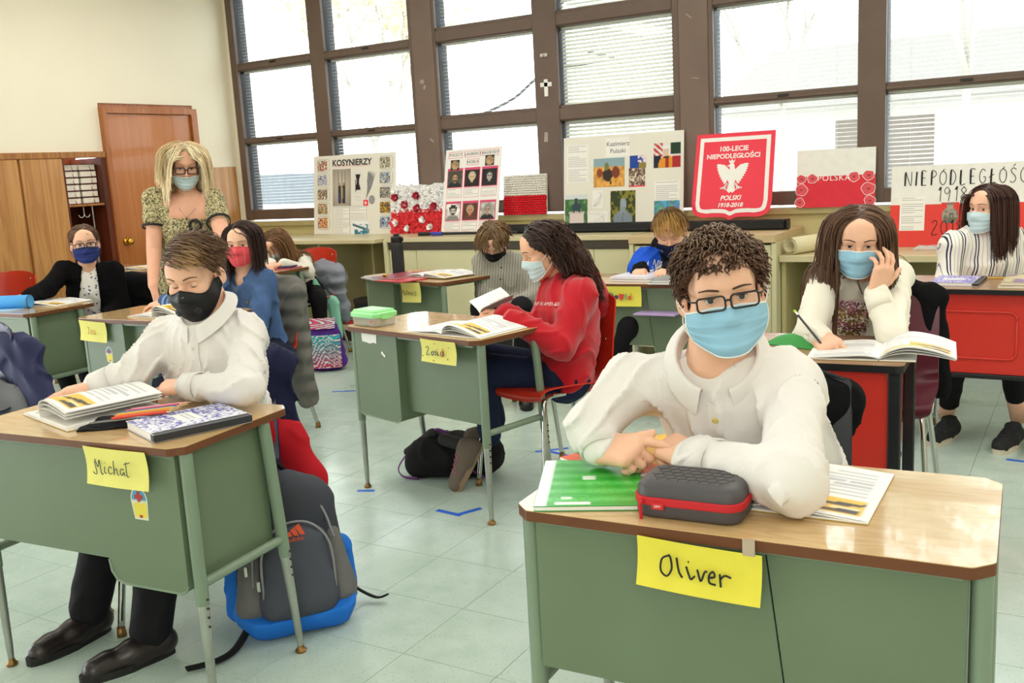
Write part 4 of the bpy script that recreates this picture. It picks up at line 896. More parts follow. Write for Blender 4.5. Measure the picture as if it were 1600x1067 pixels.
def portrait(seed, bg, coat, skin, hair, beard=None, hat=False):
    def c(h): return np.array([int(h[i:i + 2], 16) / 255 for i in (1, 3, 5)])
    def fn(u, v):
        o = np.ones(u.shape + (3,)) * c(bg) * (.8 + .4 * vn(u * 5, v * 5, seed))[..., None]; b = ((u - .5) / .48) ** 2 + ((v + .08) / .42) ** 2 < 1; o[b] = c(coat); n = (np.abs(u - .5) < .09) & (v > .22) & (v < .42); o[n] = c(skin) * .8
        hr = ((u - .5) / .25) ** 2 + ((v - .62) / .28) ** 2 < 1; o[hr] = c(hair); f = ((u - .5) / .18) ** 2 + ((v - .55) / .23) ** 2 < 1; o[f] = c(skin); e = f & (np.abs(v - .59) < .03) & (np.abs(np.abs(u - .5) - .08) < .035); o[e] = c(hair) * .6
        m_ = f & (np.abs(v - .43) < .02) & (np.abs(u - .5) < .06); o[m_] = c(skin) * .65
        if beard: q = f & (v < .46); o[q] = c(beard)
        if hat: q = (np.abs(v - .76) < .05) & (np.abs(u - .5) < .3) | (np.abs(v - .85) < .08) & (np.abs(u - .5) < .17); o[q] = c(hair)
        return o
    return fn
def textblock(t, x, y, w, h, seed=0, frame=None, name='text_sheet'):
    o = MB().b2(x - w / 2, x + w / 2, y - h / 2, y + h / 2, 0, .0008).build(name, M_pwhite, t); n = max(3, int(h / .013)); mb = MB(); rnd = random.Random(seed)
    for k in range(n):
        if rnd.random() < .12: continue
        yy = y + h / 2 - (k + .8) * h / (n + .6); mb.b2(x - w * .43, x - w * .43 + w * .86 * rnd.choice((1, 1, .95, .6)), yy - .0016, yy + .0016, .0008, .0011)
    mb.build('printed_lines', mat('print_grey', '#a9a8a4', .7), o)
    if frame:
        f = MB(); e = .0022
        for (a, b, c, d) in ((x - w / 2, x + w / 2, y + h / 2 - e, y + h / 2), (x - w / 2, x + w / 2, y - h / 2, y - h / 2 + e), (x - w / 2, x - w / 2 + e, y - h / 2, y + h / 2), (x + w / 2 - e, x + w / 2, y - h / 2, y + h / 2)): f.b2(a, b, c, d, .0008, .0014)
        f.build('line_frame', frame, o)
    return o
def photo(t, x, y, w, h, fn, nx=26, ny=22, rot=0, name='photo_print'):
    return picture(name, w, h, fn, t, T(x, y, .0016) @ RZ(rot), nx, ny)
# 1 scythemen board
t, w, h = poster('history_board', 'white board of small framed photos with jagged black title on the left counter', 'poster', -5.845, -4.955, .838, 1.502, 6.43, 6.505, M_card, roll=.4)
lettering('KOSYNIERZY', .072, mat('torn_black_print', '#3a3638', .7), t, T(-.02, .60, .0015), spacing=1.0, bold=.0022)
MB().b2(-.215, .165, .565, .585, .0, .0009).build('title_shadow', mat('pale_pink_wash', '#e6cfcb', .7), t)
mix_ = (('#d9c9b4', '#8a6a4a', '#b8443a', '#e8e0d0', '#5a5a4a'), ('#c9d0dc', '#8f9bb5', '#e6e2e0', '#6f6a7a'), ('#a98f6f', '#5c4a3c', '#e6ded0', '#7a7a6a'), ('#3f5f8f', '#d9c04a', '#6a4a3a', '#e0d8c8', '#8a2f2f'), ('#c9382f', '#e0a63f', '#8f2a24', '#e9d9c0'), ('#8f8a70', '#c9bfa0', '#5a5548', '#e6e0d0'), ('#9fb0c4', '#6f7f9a', '#d9d2b0', '#4a5a7a'), ('#8a8f94', '#5f6a7a', '#c9b58f', '#3a4a5a'), ('#e0b820', '#3f4a2a', '#c98f20', '#2f3f6a'), ('#7f93b0', '#5a6a8a', '#c9d0d9', '#3a4560'))
for c in range(2):
    for r in range(5):
        x, y = (-.345, .335)[c], .585 - r * .122; photo(t, x, y, .105, .088, noisy(c * 5 + r + 3, mix_[c * 5 + r]), 22, 18)
        f = MB(); P = rr(.135, .108, .026, 5, x + .012, y); f.tube([(a, b, .001) for a, b in P + P[:1]], .0012, 4); f.build('oval_frame', mat('thin_grey_line', '#8d8a85', .7), t)
def scythe(u, v):
    o = np.ones(u.shape + (3,)) * np.array([.80, .76, .70]) * (1.08 - .5 * np.hypot(u - .5, v - .5))[..., None]; b = ((np.abs(u - .40) < .075) | (np.abs(u - .62) < .08)) & (v > .06) & (v < .55); o[b] = (.22, .22, .24); b = ((np.abs(u - .40) < .04) | (np.abs(u - .62) < .04)) & (v > .55) & (v < .64); o[b] = (.62, .52, .42)
    b = ((np.abs(u - .3) < .012) | (np.abs(u - .52) < .012) | (np.abs(u - .7) < .012)) & (v > .1) & (v < .95); o[b] = (.42, .40, .38); b = (np.abs(u - .36) < .05) & (v > .12) & (v < .35); o[b] = (.30, .30, .50); b = (np.abs(u - .56) < .02) & (v > .2) & (v < .5); o[b] = (.75, .68, .30); return o
photo(t, -.13, .395, .20, .31, scythe, 30, 40)
photo(t, .042, .435, .095, .19, lambda u, v: np.where(((np.abs(u - .55) < .2 + .08 * np.sin(v * 9)) & (v > .15) & (v < .85) | (np.abs(u - .3) < .05) & (v < .6) & (v > .1))[..., None], np.array([.14, .13, .13]), np.array([.90, .89, .87])), 22, 30)
wg = MB()
for k in range(9): a = math.radians(64 + k * 3.2); x0, y0 = .125 + k * .004, .28 + k * .010; L = .26 - k * .012; d = Vector((math.cos(a), math.sin(a), 0)); n_ = Vector((-d.y, d.x, 0)); p = Vector((x0, y0, .0014 + .0003 * k)); wg.add([p, p + d * L * .5 - n_ * .013, p + d * L, p + d * L * .5 + n_ * .011], [(0, 1, 2, 3)])
wg.build('feather_wing', mat('wing_grey', '#8d8d90', .6, var=.3, vscale=40), t)
MB().prism(ell(.195, .285, .032, .038, 20), 0, .0016).build('coin_print', mat('coin_grey', '#9c9ca0', .5, var=.25, vscale=60), t); MB().b2(.105, .155, .235, .285, 0, .0018).build('red_emblem', M_red, t); MB().prism(ell(.13, .26, .010, .012), 0, .0024).build('pale_bird', M_pwhite, t)
textblock(t, -.135, .115, .185, .235, 3, mat('thin_grey_line', '#8d8a85', .7)); textblock(t, .045, .155, .185, .165, 4, mat('thin_grey_line', '#8d8a85', .7)); textblock(t, .045, .30, .10, .06, 5)
def scyman(u, v):
    o = np.ones(u.shape + (3,)) * .94; b = (np.abs(v - .55 + .5 * (u - .5)) < .09) & (u > .1) & (u < .95); o[b] = (.23, .42, .48); b = ((u - .28) / .1) ** 2 + ((v - .2) / .18) ** 2 < 1; o[b] = (.16, .16, .18); b = ((u - .85) / .14) ** 2 + ((v - .28) / .22) ** 2 < 1; o[b] = (.45, .55, .60); b = (vn(u * 9, v * 8) > .62) & (v < .75) & (np.abs(u - .55) < .35); o[b] = (.20, .50, .58); return o
photo(t, .07, .052, .20, .115, scyman, 30, 20)
# 2 fluffy tissue flag: hundreds of crumpled tufts
t, w, h = poster('tissue_flag', 'white and red flag of crumpled tissue tufts between the two left boards', 'flag', -4.965, -4.44, .838, 1.215, 6.40, 6.47, mat('tissue_backing', '#e2ded8', .8))
rnd = random.Random(5)
def tufts(nm, m, spots, r, k=5, seed=0):
    mb = MB(); rn = random.Random(seed)
    for (x, y) in spots:
        for j in range(k):
            a = j * 6.283 / k + rn.random(); tl_ = rn.uniform(.25, .8); L = r * rn.uniform(.8, 1.25); d = Vector((math.cos(a) * tl_, math.sin(a) * tl_, .40)).normalized(); n_ = d.cross(Vector((0, 0, 1))).normalized() * r * .55; p = Vector((x, y, 0)); mb.add([p, p + d * L * .6 - n_, p + d * L, p + d * L * .6 + n_], [(0, 1, 2, 3)])
    return mb.build(nm, m, t)
gr = [(-w / 2 + (i + .5) * w / 22 + rnd.uniform(-.008, .008), (j + .5) * h / 15 + rnd.uniform(-.008, .008)) for i in range(22) for j in range(15)]
tufts('white_tissue', mat('white_tissue_paper', '#fbfaf8', .8), [p for p in gr if p[1] > h * .48 + .012 * math.sin(p[0] * 40)], .034, 5, 1)['kind'] = 'stuff'
tufts('red_tissue', mat('red_tissue_paper', '#ea3a44', .75), [p for p in gr if p[1] <= h * .48 + .012 * math.sin(p[0] * 40)], .034, 5, 2)['kind'] = 'stuff'
for k, (x, y) in enumerate(((-.23, .29), (-.02, .30), (-.13, .23), (-.01, .20), (.16, .215))): tufts('red_flower', mat('dark_red_tissue', '#b0203a', .75), [(x, y)] * 2, .040, 8, 20 + k).location.z = .012
for k, (x, y) in enumerate(((-.22, .085), (-.10, .035), (.05, .105), (.13, .045))): tufts('white_flower', mat('white_tissue_paper', '#fbfaf8', .8), [(x, y)] * 2, .034, 8, 30 + k).location.z = .012
# 3 laureates board
t, w, h = poster('laureate_board', 'white board with two rows of three old portraits in pink frames', 'poster', -4.435, -3.915, .846, 1.485, 6.335, 6.495, M_pwhite, roll=-.8)
Mtl = mat('title_grey', '#6b6468', .7); lt_ = mat('rose_frame', '#d94a72', .6)
def boxed(txt, x, y, bw, s):
    lettering(txt, s, Mtl, t, T(x, y, .0012)); f = MB()
    for (a, b, c, d) in ((x - bw / 2, x + bw / 2, y + .022, y + .0245), (x - bw / 2, x + bw / 2, y - .0245, y - .022), (x - bw / 2, x - bw / 2 + .0025, y - .024, y + .024), (x + bw / 2 - .0025, x + bw / 2, y - .024, y + .024)): f.b2(a, b, c, d, 0, .0012)
    f.build('title_frame', lt_, t)
boxed('POLSCY', -.165, h - .045, .128, .032); boxed('LAUREACI', -.005, h - .045, .150, .032); boxed('NAGRODY', .158, h - .045, .145, .032); boxed('NOBLA', .0, h - .108, .110, .032)
for x, y in ((-.165, h - .125), (.155, h - .105)):
    photo(t, x, y, .082, .082, lambda u, v: np.where((np.hypot(u - .5, v - .5) < .44)[..., None], np.array([.66, .54, .40]) * (.8 + .5 * vn(u * 6, v * 6))[..., None], np.array([.16, .13, .12])), 20, 20)
prt = (('#4a5246', '#22262a', '#c49a7c', '#4a3624', '#6b4a34'), ('#1d1a18', '#191716', '#d9c49a', '#bfb09a', None), ('#171717', '#1e1e20', '#b9b4ae', '#2a2828', None), ('#d9d7d4', '#8a8884', '#cfcac4', '#2f2d2c', '#3a3836'), ('#5a3a2c', '#6b3f30', '#c98f6a', '#b9a48a', None), ('#b9b9b0', '#23252a', '#b99a86', '#8a8a88', None))
for r in range(2):
    for c in range(3):
        x, y = -.158 + c * .160, h - .235 - r * .262; q = prt[r * 3 + c]; photo(t, x, y, .132, .13, portrait(r * 3 + c, q[0], q[1], q[2], q[3], q[4], (r, c) == (1, 0)), 24, 24, name='portrait_print')
        f = MB().b2(x - .073, x + .073, y - .070, y + .084, 0, .0012); f.build('pink_frame', lt_, t); textblock(t, x, y - .112, .138, .075, r * 3 + c, lt_)
# 4 knitted flag on the sill
t, w, h = poster('knitted_flag', 'small knitted white over red flag standing on the window sill', 'flag', -3.945, -3.565, .956, 1.262, 6.500, 6.525, M_card, .012)
def knit(nm, m, y0, y1, s):
    mb = MB(); rn = random.Random(s); n = int((y1 - y0) / .017)
    for j in range(n):
        y = y0 + (j + .5) * (y1 - y0) / n
        mb.tube([(-w / 2 + .004 + (w - .008) * k / 44, y + .0035 * math.sin(k * 2.1 + j), .006 + .0035 * math.sin(k * 2.4 + j * 1.3) + rn.uniform(-.001, .001)) for k in range(45)], [.0085 + .0022 * math.sin(k * 2.4 + j * 1.3) for k in range(45)], 5)
    mb.build(nm, m, t, smooth=True)
knit('white_yarn_rows', mat('white_wool', '#e8e3d8', .95, .1, bump=.6, bscale=300), h * .48, h - .003, 1); knit('red_yarn_rows', mat('red_wool', '#d9202c', .9, .1, bump=.6, bscale=300), .003, h * .48, 2)
# 5 general board
t, w, h = poster('portrait_board', 'large white board with scattered colour photos behind the blond boy', 'poster', -3.40, -2.465, .845, 1.510, 6.45, 6.51, M_card)
MB().b2(-.125, .06, h - .155, h - .02, 0, .0008).build('title_sheet', M_pwhite, t); lettering('Kazimierz', .045, Mtl, t, T(-.03, h - .065, .0015)); lettering('Pułaski'.replace('ł', 'l'), .045, Mtl, t, T(-.03, h - .115, .0015))
textblock(t, -.355, h - .19, .175, .27, 1); textblock(t, .345, h - .46, .19, .24, 2)
def riders(u, v):
    o = np.where((v > .72)[..., None], np.array([.55, .66, .70]), np.array([.82, .60, .28]) * (.85 + .35 * vn(u * 14, v * 12))[..., None]); b = ((u - .45) / .16) ** 2 + ((v - .42) / .22) ** 2 < 1; o[b] = (.20, .15, .12); b = (np.abs(u - .52 - .2 * (.3 - v)) < .03) & (v < .4) & (v > .1); o[b] = (.18, .13, .10)
    b = ((u - .72) / .13) ** 2 + ((v - .5) / .2) ** 2 < 1; o[b] = (.48, .22, .14); b = ((u - .42) / .07) ** 2 + ((v - .72) / .14) ** 2 < 1; o[b] = (.45, .48, .28); b = ((u - .2) / .1) ** 2 + ((v - .5) / .16) ** 2 < 1; o[b] = (.55, .26, .16); return o
photo(t, -.10, h - .265, .245, .205, riders, 36, 30)
photo(t, .125, h - .20, .125, .09, lambda u, v: np.where(((u > .5) & (v > .4) & (vn(u * 9, v * 7) > .4))[..., None], np.array([.92, .86, .86]), np.where(((u > .55) & (v <= .4))[..., None], np.array([.55, .50, .20]), np.array([.12, .27, .62]))), 20, 16); photo(t, .118, h - .305, .125, .125, noisy(12, ('#c9b59a', '#8a6f5c', '#5a4238', '#d9cbb8')), 22, 20); MB().b2(.055, .18, h - .374, h - .366, 0, .0018).build('red_line', M_red, t)
def general(u, v):
    o = np.ones(u.shape + (3,)) * np.array([.90, .88, .84]); s = (u < .35) & (v > .45); o[s & (np.sin((u + v) * 26) > 0)] = (.75, .12, .20); b = (u < .28) & (v <= .5); o[b] = (.10, .12, .20); b = (u > .62) & (v > .55); o[b] = (.10, .22, .14); b = ((u - .5) / .32) ** 2 + ((v - .1) / .40) ** 2 < 1; o[b] = (.88, .58, .14); b = (u > .68) & (v < .45); o[b] = (.68, .13, .15); b = (np.abs(u - .5) < .06) & (v < .42); o[b] = (.62, .16, .12); b = ((u - .46) / .11) ** 2 + ((v - .64) / .18) ** 2 < 1; o[b] = (.86, .74, .66); b = ((u - .46) / .13) ** 2 + ((v - .84) / .08) ** 2 < 1; o[b] = (.92, .92, .90); b = (np.abs(u - .47) < .10) & (np.abs(v - .43) < .05); o[b] = (.12, .11, .13); return o
photo(t, .345, h - .165, .20, .17, general, 32, 28)
def statue(u, v):
    g = vn(u * 9, v * 9, 4); o = np.where((g > .45)[..., None], np.array([.24, .42, .24]), np.array([.42, .58, .38])); o[v > .86] = (.84, .87, .88); b = (np.abs(u - .52) < .32) & (v < .48); o[b] = (.88, .82, .80); b = (np.abs(u - .52) < .36) & (np.abs(v - .47) < .03); o[b] = (.80, .74, .72); b = ((u - .52) / .2) ** 2 + ((v - .64) / .12) ** 2 < 1; o[b] = (.20, .27, .32); b = (np.abs(u - .5) < .07) & (v > .66) & (v < .9); o[b] = (.20, .27, .32); b = (np.abs(np.abs(u - .52) - .13) < .03) & (v > .48) & (v < .62); o[b] = (.2, .27, .32); return o
photo(t, -.365, .13, .185, .245, statue, 28, 34)
def bust(u, v):
    g = vn(u * 12, v * 12, 6); o = np.where((g > .5)[..., None], np.array([.52, .50, .16]), np.array([.20, .25, .10])); b = ((u - .5) / .38) ** 2 + ((v - .18) / .28) ** 2 < 1; o[b] = (.50, .55, .60); b = ((u - .52) / .13) ** 2 + ((v - .64) / .16) ** 2 < 1; o[b] = (.60, .65, .69); b = (np.abs(u - .5) < .1) & (v > .36) & (v < .56); o[b] = (.54, .59, .63); b = (np.abs(u - .5) < .22) & (v < .08); o[b] = (.36, .38, .34); b = (np.abs(u - .50 - .02 * np.sin(v * 20)) < .012) & (v < .42) & (v > .1); o[b] = (.38, .42, .46); return o
photo(t, .01, .14, .195, .26, bust, 30, 36)
for (x, y, w_, h_, s) in ((-.19, .215, .085, .13, 1), (-.20, .075, .18, .11, 2)):
    MB().b2(x - w_ / 2, x + w_ / 2, y - h_ / 2, y + h_ / 2, 0, .0008).build('drawing_sheet', M_pwhite, t); strokes([[(x + w_ * .4 * math.sin(i * 1.7 + s * k), y + h_ * .4 * math.cos(i * 1.1 + k)) for i in range(5)] for k in range(3)], .0012, mat('thin_grey_line', '#8d8a85', .7), t, T(0, 0, .0012))
photo(t, .345, .09, .19, .20, noisy(9, ('#4f9fd0', '#4aa58a', '#6f6ab0', '#5fb07a')), 16, 16)
# 6 red anniversary banner, cut like a shield
t, w, h = poster('anniversary_banner', 'red shield-shaped banner with a white crowned eagle by the window', 'banner', -2.362, -1.825, .906, 1.468, 6.33, 6.49)
def shield(k, dy=0):
    a = w / 2 - k; top = h - k; P = [(-a, top), (-a - .004, .10 + k * .2)]; P += [tuple(q)[:2] for q in bez([(-a - .006, .12 + dy, 0), (-a + .01, .045 + dy + k * .5, 0), (-a + .07, .012 + dy + k, 0), (-.12, .014 + dy + k, 0), (-.04, .010 + dy + k, 0), (0, -.006 + dy + k, 0), (.04, .010 + dy + k, 0), (.12, .014 + dy + k, 0), (a - .07, .012 + dy + k, 0), (a - .01, .045 + dy + k * .5, 0), (a + .006, .12 + dy, 0)], 5)]; P.append((a, top)); return P
def plate(nm, P, z0, z1, m): return MB().prism(P, z0, z1).build(nm, m, t)
plate('banner_sheet', shield(0), -.004, 0, M_red); plate('white_border', shield(.028), 0, .0008, M_pwhite); plate('red_field', shield(.055), .0008, .0016, M_red)
for s_, y, sz, sh in (('100-LECIE', h - .110, .047, 0), ('NIEPODLEGŁOŚCI', h - .160, .0445, 0), ('POLSKI', .140, .044, .25), ('1918-2018', .092, .040, .25)): lettering(s_, sz, M_pwhite, t, T(-.005, y, .0022), ext=.0006, spacing=1.0, shear=sh, bold=.0012)
eg = MB(); pr_ = lambda P, z: eg.prism(P, z, z + .0006)
pr_(ell(0, .11, .036, .068, 18), .0018); pr_([(-.034, -.004), (-.012, -.024), (0, -.012), (.012, -.024), (.034, -.004), (.014, .070), (-.014, .070)], .0019); pr_(ell(-.006, .186, .022, .021, 14), .0021); pr_([(-.022, .196), (-.046, .186), (-.022, .178)], .0021); pr_([(-.02, .125), (.022, .125), (.016, .185), (-.016, .185)], .002)
for s_ in (-1, 1):
    pr_([(s_ * x, y) for x, y in ((.015, .13), (.03, .165), (.062, .195), (.088, .198), (.080, .165), (.045, .115), (.02, .085))][::s_ and (-1 if s_ > 0 else 1)], .002)
    for k in range(9):
        a = k / 8; q = Vector((.088 - .060 * a, .190 - .085 * a)); tp = Vector((.126 - .066 * a ** 1.7, .196 - .150 * a)); d_ = (tp - q).normalized(); n_ = Vector((-d_.y, d_.x)) * .0105; P = [q - n_, tp - n_ * .9 - d_ * .012, tp, tp + n_ * .9 - d_ * .012, q + n_]; pr_([(s_ * x, y) for x, y in P][::-1 if s_ < 0 else 1], .0019 + .0001 * k)
    for k in range(3): eg.tube([(s_ * .028, .052, .002), (s_ * .050, .022, .002), (s_ * (.040 + .022 * k), .000 + .006 * k, .002)], [.010, .008, .005], 5)
eg.v = [(x * .88 - .005, y * .88 + .195, z) for x, y, z in eg.v]; eg.build('white_eagle', M_pwhite, t)
MB().prism([(-.016, 0), (.014, 0), (.022, .024), (.008, .012), (-.001, .028), (-.010, .012), (-.024, .024)], .0022, .0032).build('crown', M_pwhite, t).location = (-.010, .378, 0)
# 7 painted flag with poppies
t, w, h = poster('painted_flag', 'painted white and red flag with poppies reading POLSKA on the window sill', 'flag', -1.695, -1.205, .956, 1.325, 6.495, 6.525, mat('painted_white', '#ecebe4', .7, var=.06, vscale=20), .004)
MB().b2(-w / 2, w / 2, 0, h * .54, 0, .0006).build('red_paint', mat('red_paint', '#dc3544', .65, .25, var=.1, vscale=14), t); lettering('POLSKA', .052, M_pwhite, t, T(-.01, h * .50, .0014), ext=.0006, spacing=1.15)
Mpop = mat('poppy_red', '#e0525c', .65, var=.15, vscale=40)
for k, (x, y, r) in enumerate(((-.215, .185, .030), (-.145, .185, .032), (-.215, .115, .040), (-.225, .035, .032), (.115, .190, .034), (.205, .195, .034), (.205, .110, .042), (.215, .035, .034))):
    P = [(x + r * (1 + .10 * math.sin(i * 1.26 * 4 / 5 + k)) * math.cos(i * 6.283 / 18), y + r * (.92 + .10 * math.cos(i * 1.1 + k)) * math.sin(i * 6.283 / 18)) for i in range(18)]
    MB().prism(P, .0004, .0014).build('poppy', Mpop, t); strokes([P + P[:1]], .0036, M_pwhite, t, T(0, 0, .0016), 'poppy_outline', n=2); strokes([[(x - .008, y + .004), (x + .004, y - .004), (x + .006, y + .006)]], .004, M_ink, t, T(0, 0, .002), 'poppy_centre', n=3)
# 8 independence board
t, w, h = poster('independence_board', 'white over red board reading NIEPODLEGŁOŚĆ 1918 on the low counter', 'poster', -1.105, -.16, .703, 1.195, 6.43, 6.505, mat('painted_white', '#ecebe4', .7))
MB().b2(-w / 2, w / 2, 0, h * .52, 0, .0003).build('red_half', mat('poster_red_flat', '#e23a2f', .6), t)
# slender hand-drawn letters
def drawn(txt, x, y, s, col, adv=.62, wide=.0042):
    G = {'N': [[(0, 0), (.03, 1), (.42, 0), (.46, 1.02)]], 'I': [[(.1, 0), (.14, 1)]], 'E': [[(.1, 0), (.1, 1), (.42, 1)], [(.1, .52), (.34, .54)], [(.1, 0), (.42, .02)]], 'P': [[(.1, 0), (.12, 1), (.38, .95), (.42, .7), (.14, .5)]], 'O': [[(.25, 1), (.06, .75), (.06, .25), (.25, 0), (.44, .25), (.44, .75), (.25, 1), (.34, 1.1)]], 'D': [[(.08, 0), (.1, 1), (.36, .85), (.44, .45), (.3, .05), (.06, 0)]], 'L': [[(.1, 1), (.1, 0), (.42, .02)]], 'G': [[(.42, .85), (.25, 1), (.07, .7), (.08, .25), (.26, 0), (.42, .2), (.42, .45), (.28, .45)]], 'Ł': [[(.14, 1), (.12, 0), (.42, .02)], [(0, .4), (.34, .62)]], 'Ś': [[(.42, .88), (.24, 1), (.1, .78), (.38, .4), (.36, .1), (.18, 0), (.06, .12)], [(.24, 1.12), (.36, 1.28)]], 'Ć': [[(.42, .85), (.25, 1), (.07, .65), (.10, .2), (.28, 0), (.42, .12)], [(.24, 1.12), (.36, 1.28)]],
         '1': [[(.08, .8), (.22, 1), (.20, 0)]], '9': [[(.42, .75), (.22, 1), (.06, .72), (.24, .5), (.42, .75), (.34, 0)]], '8': [[(.25, 1), (.1, .76), (.25, .52), (.42, .24), (.25, 0), (.08, .24), (.25, .52), (.40, .76), (.25, 1)]], '2': [[(.08, .8), (.24, 1), (.40, .78), (.06, 0), (.44, .02)]], '0': [[(.25, 1), (.07, .7), (.08, .25), (.25, 0), (.43, .3), (.42, .75), (.25, 1)]]}
    ox = x - s * adv
    for i, ch in enumerate(txt):
        ox += s * adv * (.62 if i and txt[i - 1] in 'I1' else 1); o = strokes([[(ox + a * s, y + b * s) for a, b in st] for st in G[ch]], wide, col, t, T(0, 0, .0016), 'hand_drawn_letter', n=5); st = G[ch][0]; strokes([[(ox + st[0][0] * s + .004, y + st[0][1] * s), (ox + st[1][0] * s + .004, y + st[1][1] * s)]], wide * 1.5, col, t, T(0, 0, .0014), 'letter_shade', n=2) if ch in 'NIEPDLŁ1' else None
drawn('NIEPODLEGŁOŚĆ', -.395, .375, .085, M_ink, .64); drawn('1918', -.205, .275, .085, M_ink, .66); drawn('2018', -.235, .075, .085, M_ink, .62)
textblock(t, -.345, .205, .145, .21, 8, None, 'handwritten_sheet')
def soldier(u, v):
    o = np.ones(u.shape + (3,)) * np.array([.88, .23, .19]); b = ((u - .5) / .46) ** 2 + ((v - .35) / .42) ** 2 < 1; o[b] = np.array([.62, .60, .54]); s = b & (vn(u * 9, v * 9) > .5); o[s] = (.45, .43, .38); b = ((u - .5) / .17) ** 2 + ((v - .80) / .15) ** 2 < 1; o[b] = (.66, .62, .56); b = (np.abs(u - .5) < .22) & (np.abs(v - .93) < .045); o[b] = (.50, .48, .44); b = (np.abs(u - .5) < .05) & (v < .5); o[b] = (.40, .38, .34); return o
photo(t, -.13, .205, .10, .125, soldier, 24, 28, name='soldier_cutout')
bg_ = thing('plastic_wrap', 'crumpled clear plastic on the low counter below the red half of the board', 'plastic', (-.82, 6.28, .7025), 0); P = [[((i / 9 - .5) * .24, (j / 6 - .5) * .12, .004 + .02 * abs(math.sin(i * 2.3 + j * 1.7)) * (0 < i < 9) * (0 < j < 6)) for j in range(7)] for i in range(10)]; MB().slab(P, .0008).build('wrap', clear_mat('clear_film', '#f0f0f0', .3), bg_)
# ---- black screen case, pole, roll of paper, cross, hook
sc_ = thing('screen_case', 'long black projector screen case lying along the counter under the boards', 'case', (-2.72, 6.24, .838), 0)
MB().b2(-1.03, 1.03, -.034, .034, .0, .066, .012).build('case', mat('black_screen_case', '#141416', .45, .4), sc_); MB().b2(1.03, 1.045, -.036, .036, -.0, .068, .006).build('end_cap', M_blk, sc_); MB().b2(-1.045, -1.03, -.036, .036, -.0, .068, .006).build('end_cap', M_blk, sc_); MB().b2(-1.0, .1, -.046, -.0345, .010, .028, .003).build('fabric_edge', mat('black_screen_cloth', '#1c1c1e', .8), sc_)
po_ = thing('black_pole', 'thin black pole with a blue grip lying on the counter before the laureate board', 'pole', (-4.02, 6.14, .8535), math.radians(1.5)); MB().tube([(-.46, 0, 0), (.40, 0, 0)], .011, 10).build('pole', M_blk, po_, smooth=True, angle=40); MB().tube([(-.36, 0, 0), (-.26, 0, 0)], .0145, 12).build('blue_grip', mat('blue_grip', '#2f3fa8', .5), po_, smooth=True, angle=40); MB().tube([(-.48, 0, 0), (-.385, 0, 0)], .015, 12).build('end_grip', M_blk, po_, smooth=True, angle=40)
pr = thing('paper_roll', 'large roll of cream paper lying on the low counter', 'paper roll', (-1.49, 6.24, .7568), math.radians(-22)); P = []
for i in range(60): a = i / 59 * 6.283 * 2.6 - 1.2; r_ = .054 - .0125 * (i / 59) * 2; P.append([(r_ * math.cos(a), y, r_ * math.sin(a)) for y in (-.29, .0, .29)])
MB().slab(P, .0014).build('paper', mat('cream_roll_paper', '#e6dcb4', .6, .25), pr, smooth=True)
cr = thing('white_cross', 'small white cross on the brown post between the middle windows', 'cross', (-3.538, YW - .0165, 1.885), 0); MB().b2(-.016, .016, -.008, 0, -.062, .062, .002).b2(-.048, .048, -.008, 0, .008, .040, .002).build('cross', mat('white_plastic', '#ecebe6', .5), cr)
hk_ = thing('small_hook', 'small pale hook above the white cross on the brown post', 'hook', (-3.545, YW - .0165, 2.12), 0); MB().b2(-.03, .03, -.012, 0, -.012, .012, .003).lathe([(0, 0), (.010, 0), (.006, .018), (0, .02)], 10, (.0, -.012, 0), Matrix.Rotation(math.radians(90), 3, 'X')).build('hook', mat('pale_hook', '#cfc9be', .5), hk_)
wr_ = thing('outside_cable', 'dark cable hanging outside behind the left middle pane', 'cable', (-4.1, YW + 1.2, 1.9), 0); MB().tube(bez([(-.9, 0, -.12), (-.45, 0, .02), (-.1, 0, .22), (.35, 0, .26), (.7, -.3, .24), (.85, -1.068, .22)], 8), .013, 6).build('cable', mat('dark_cable', '#3c4150', .6), wr_, smooth=True)
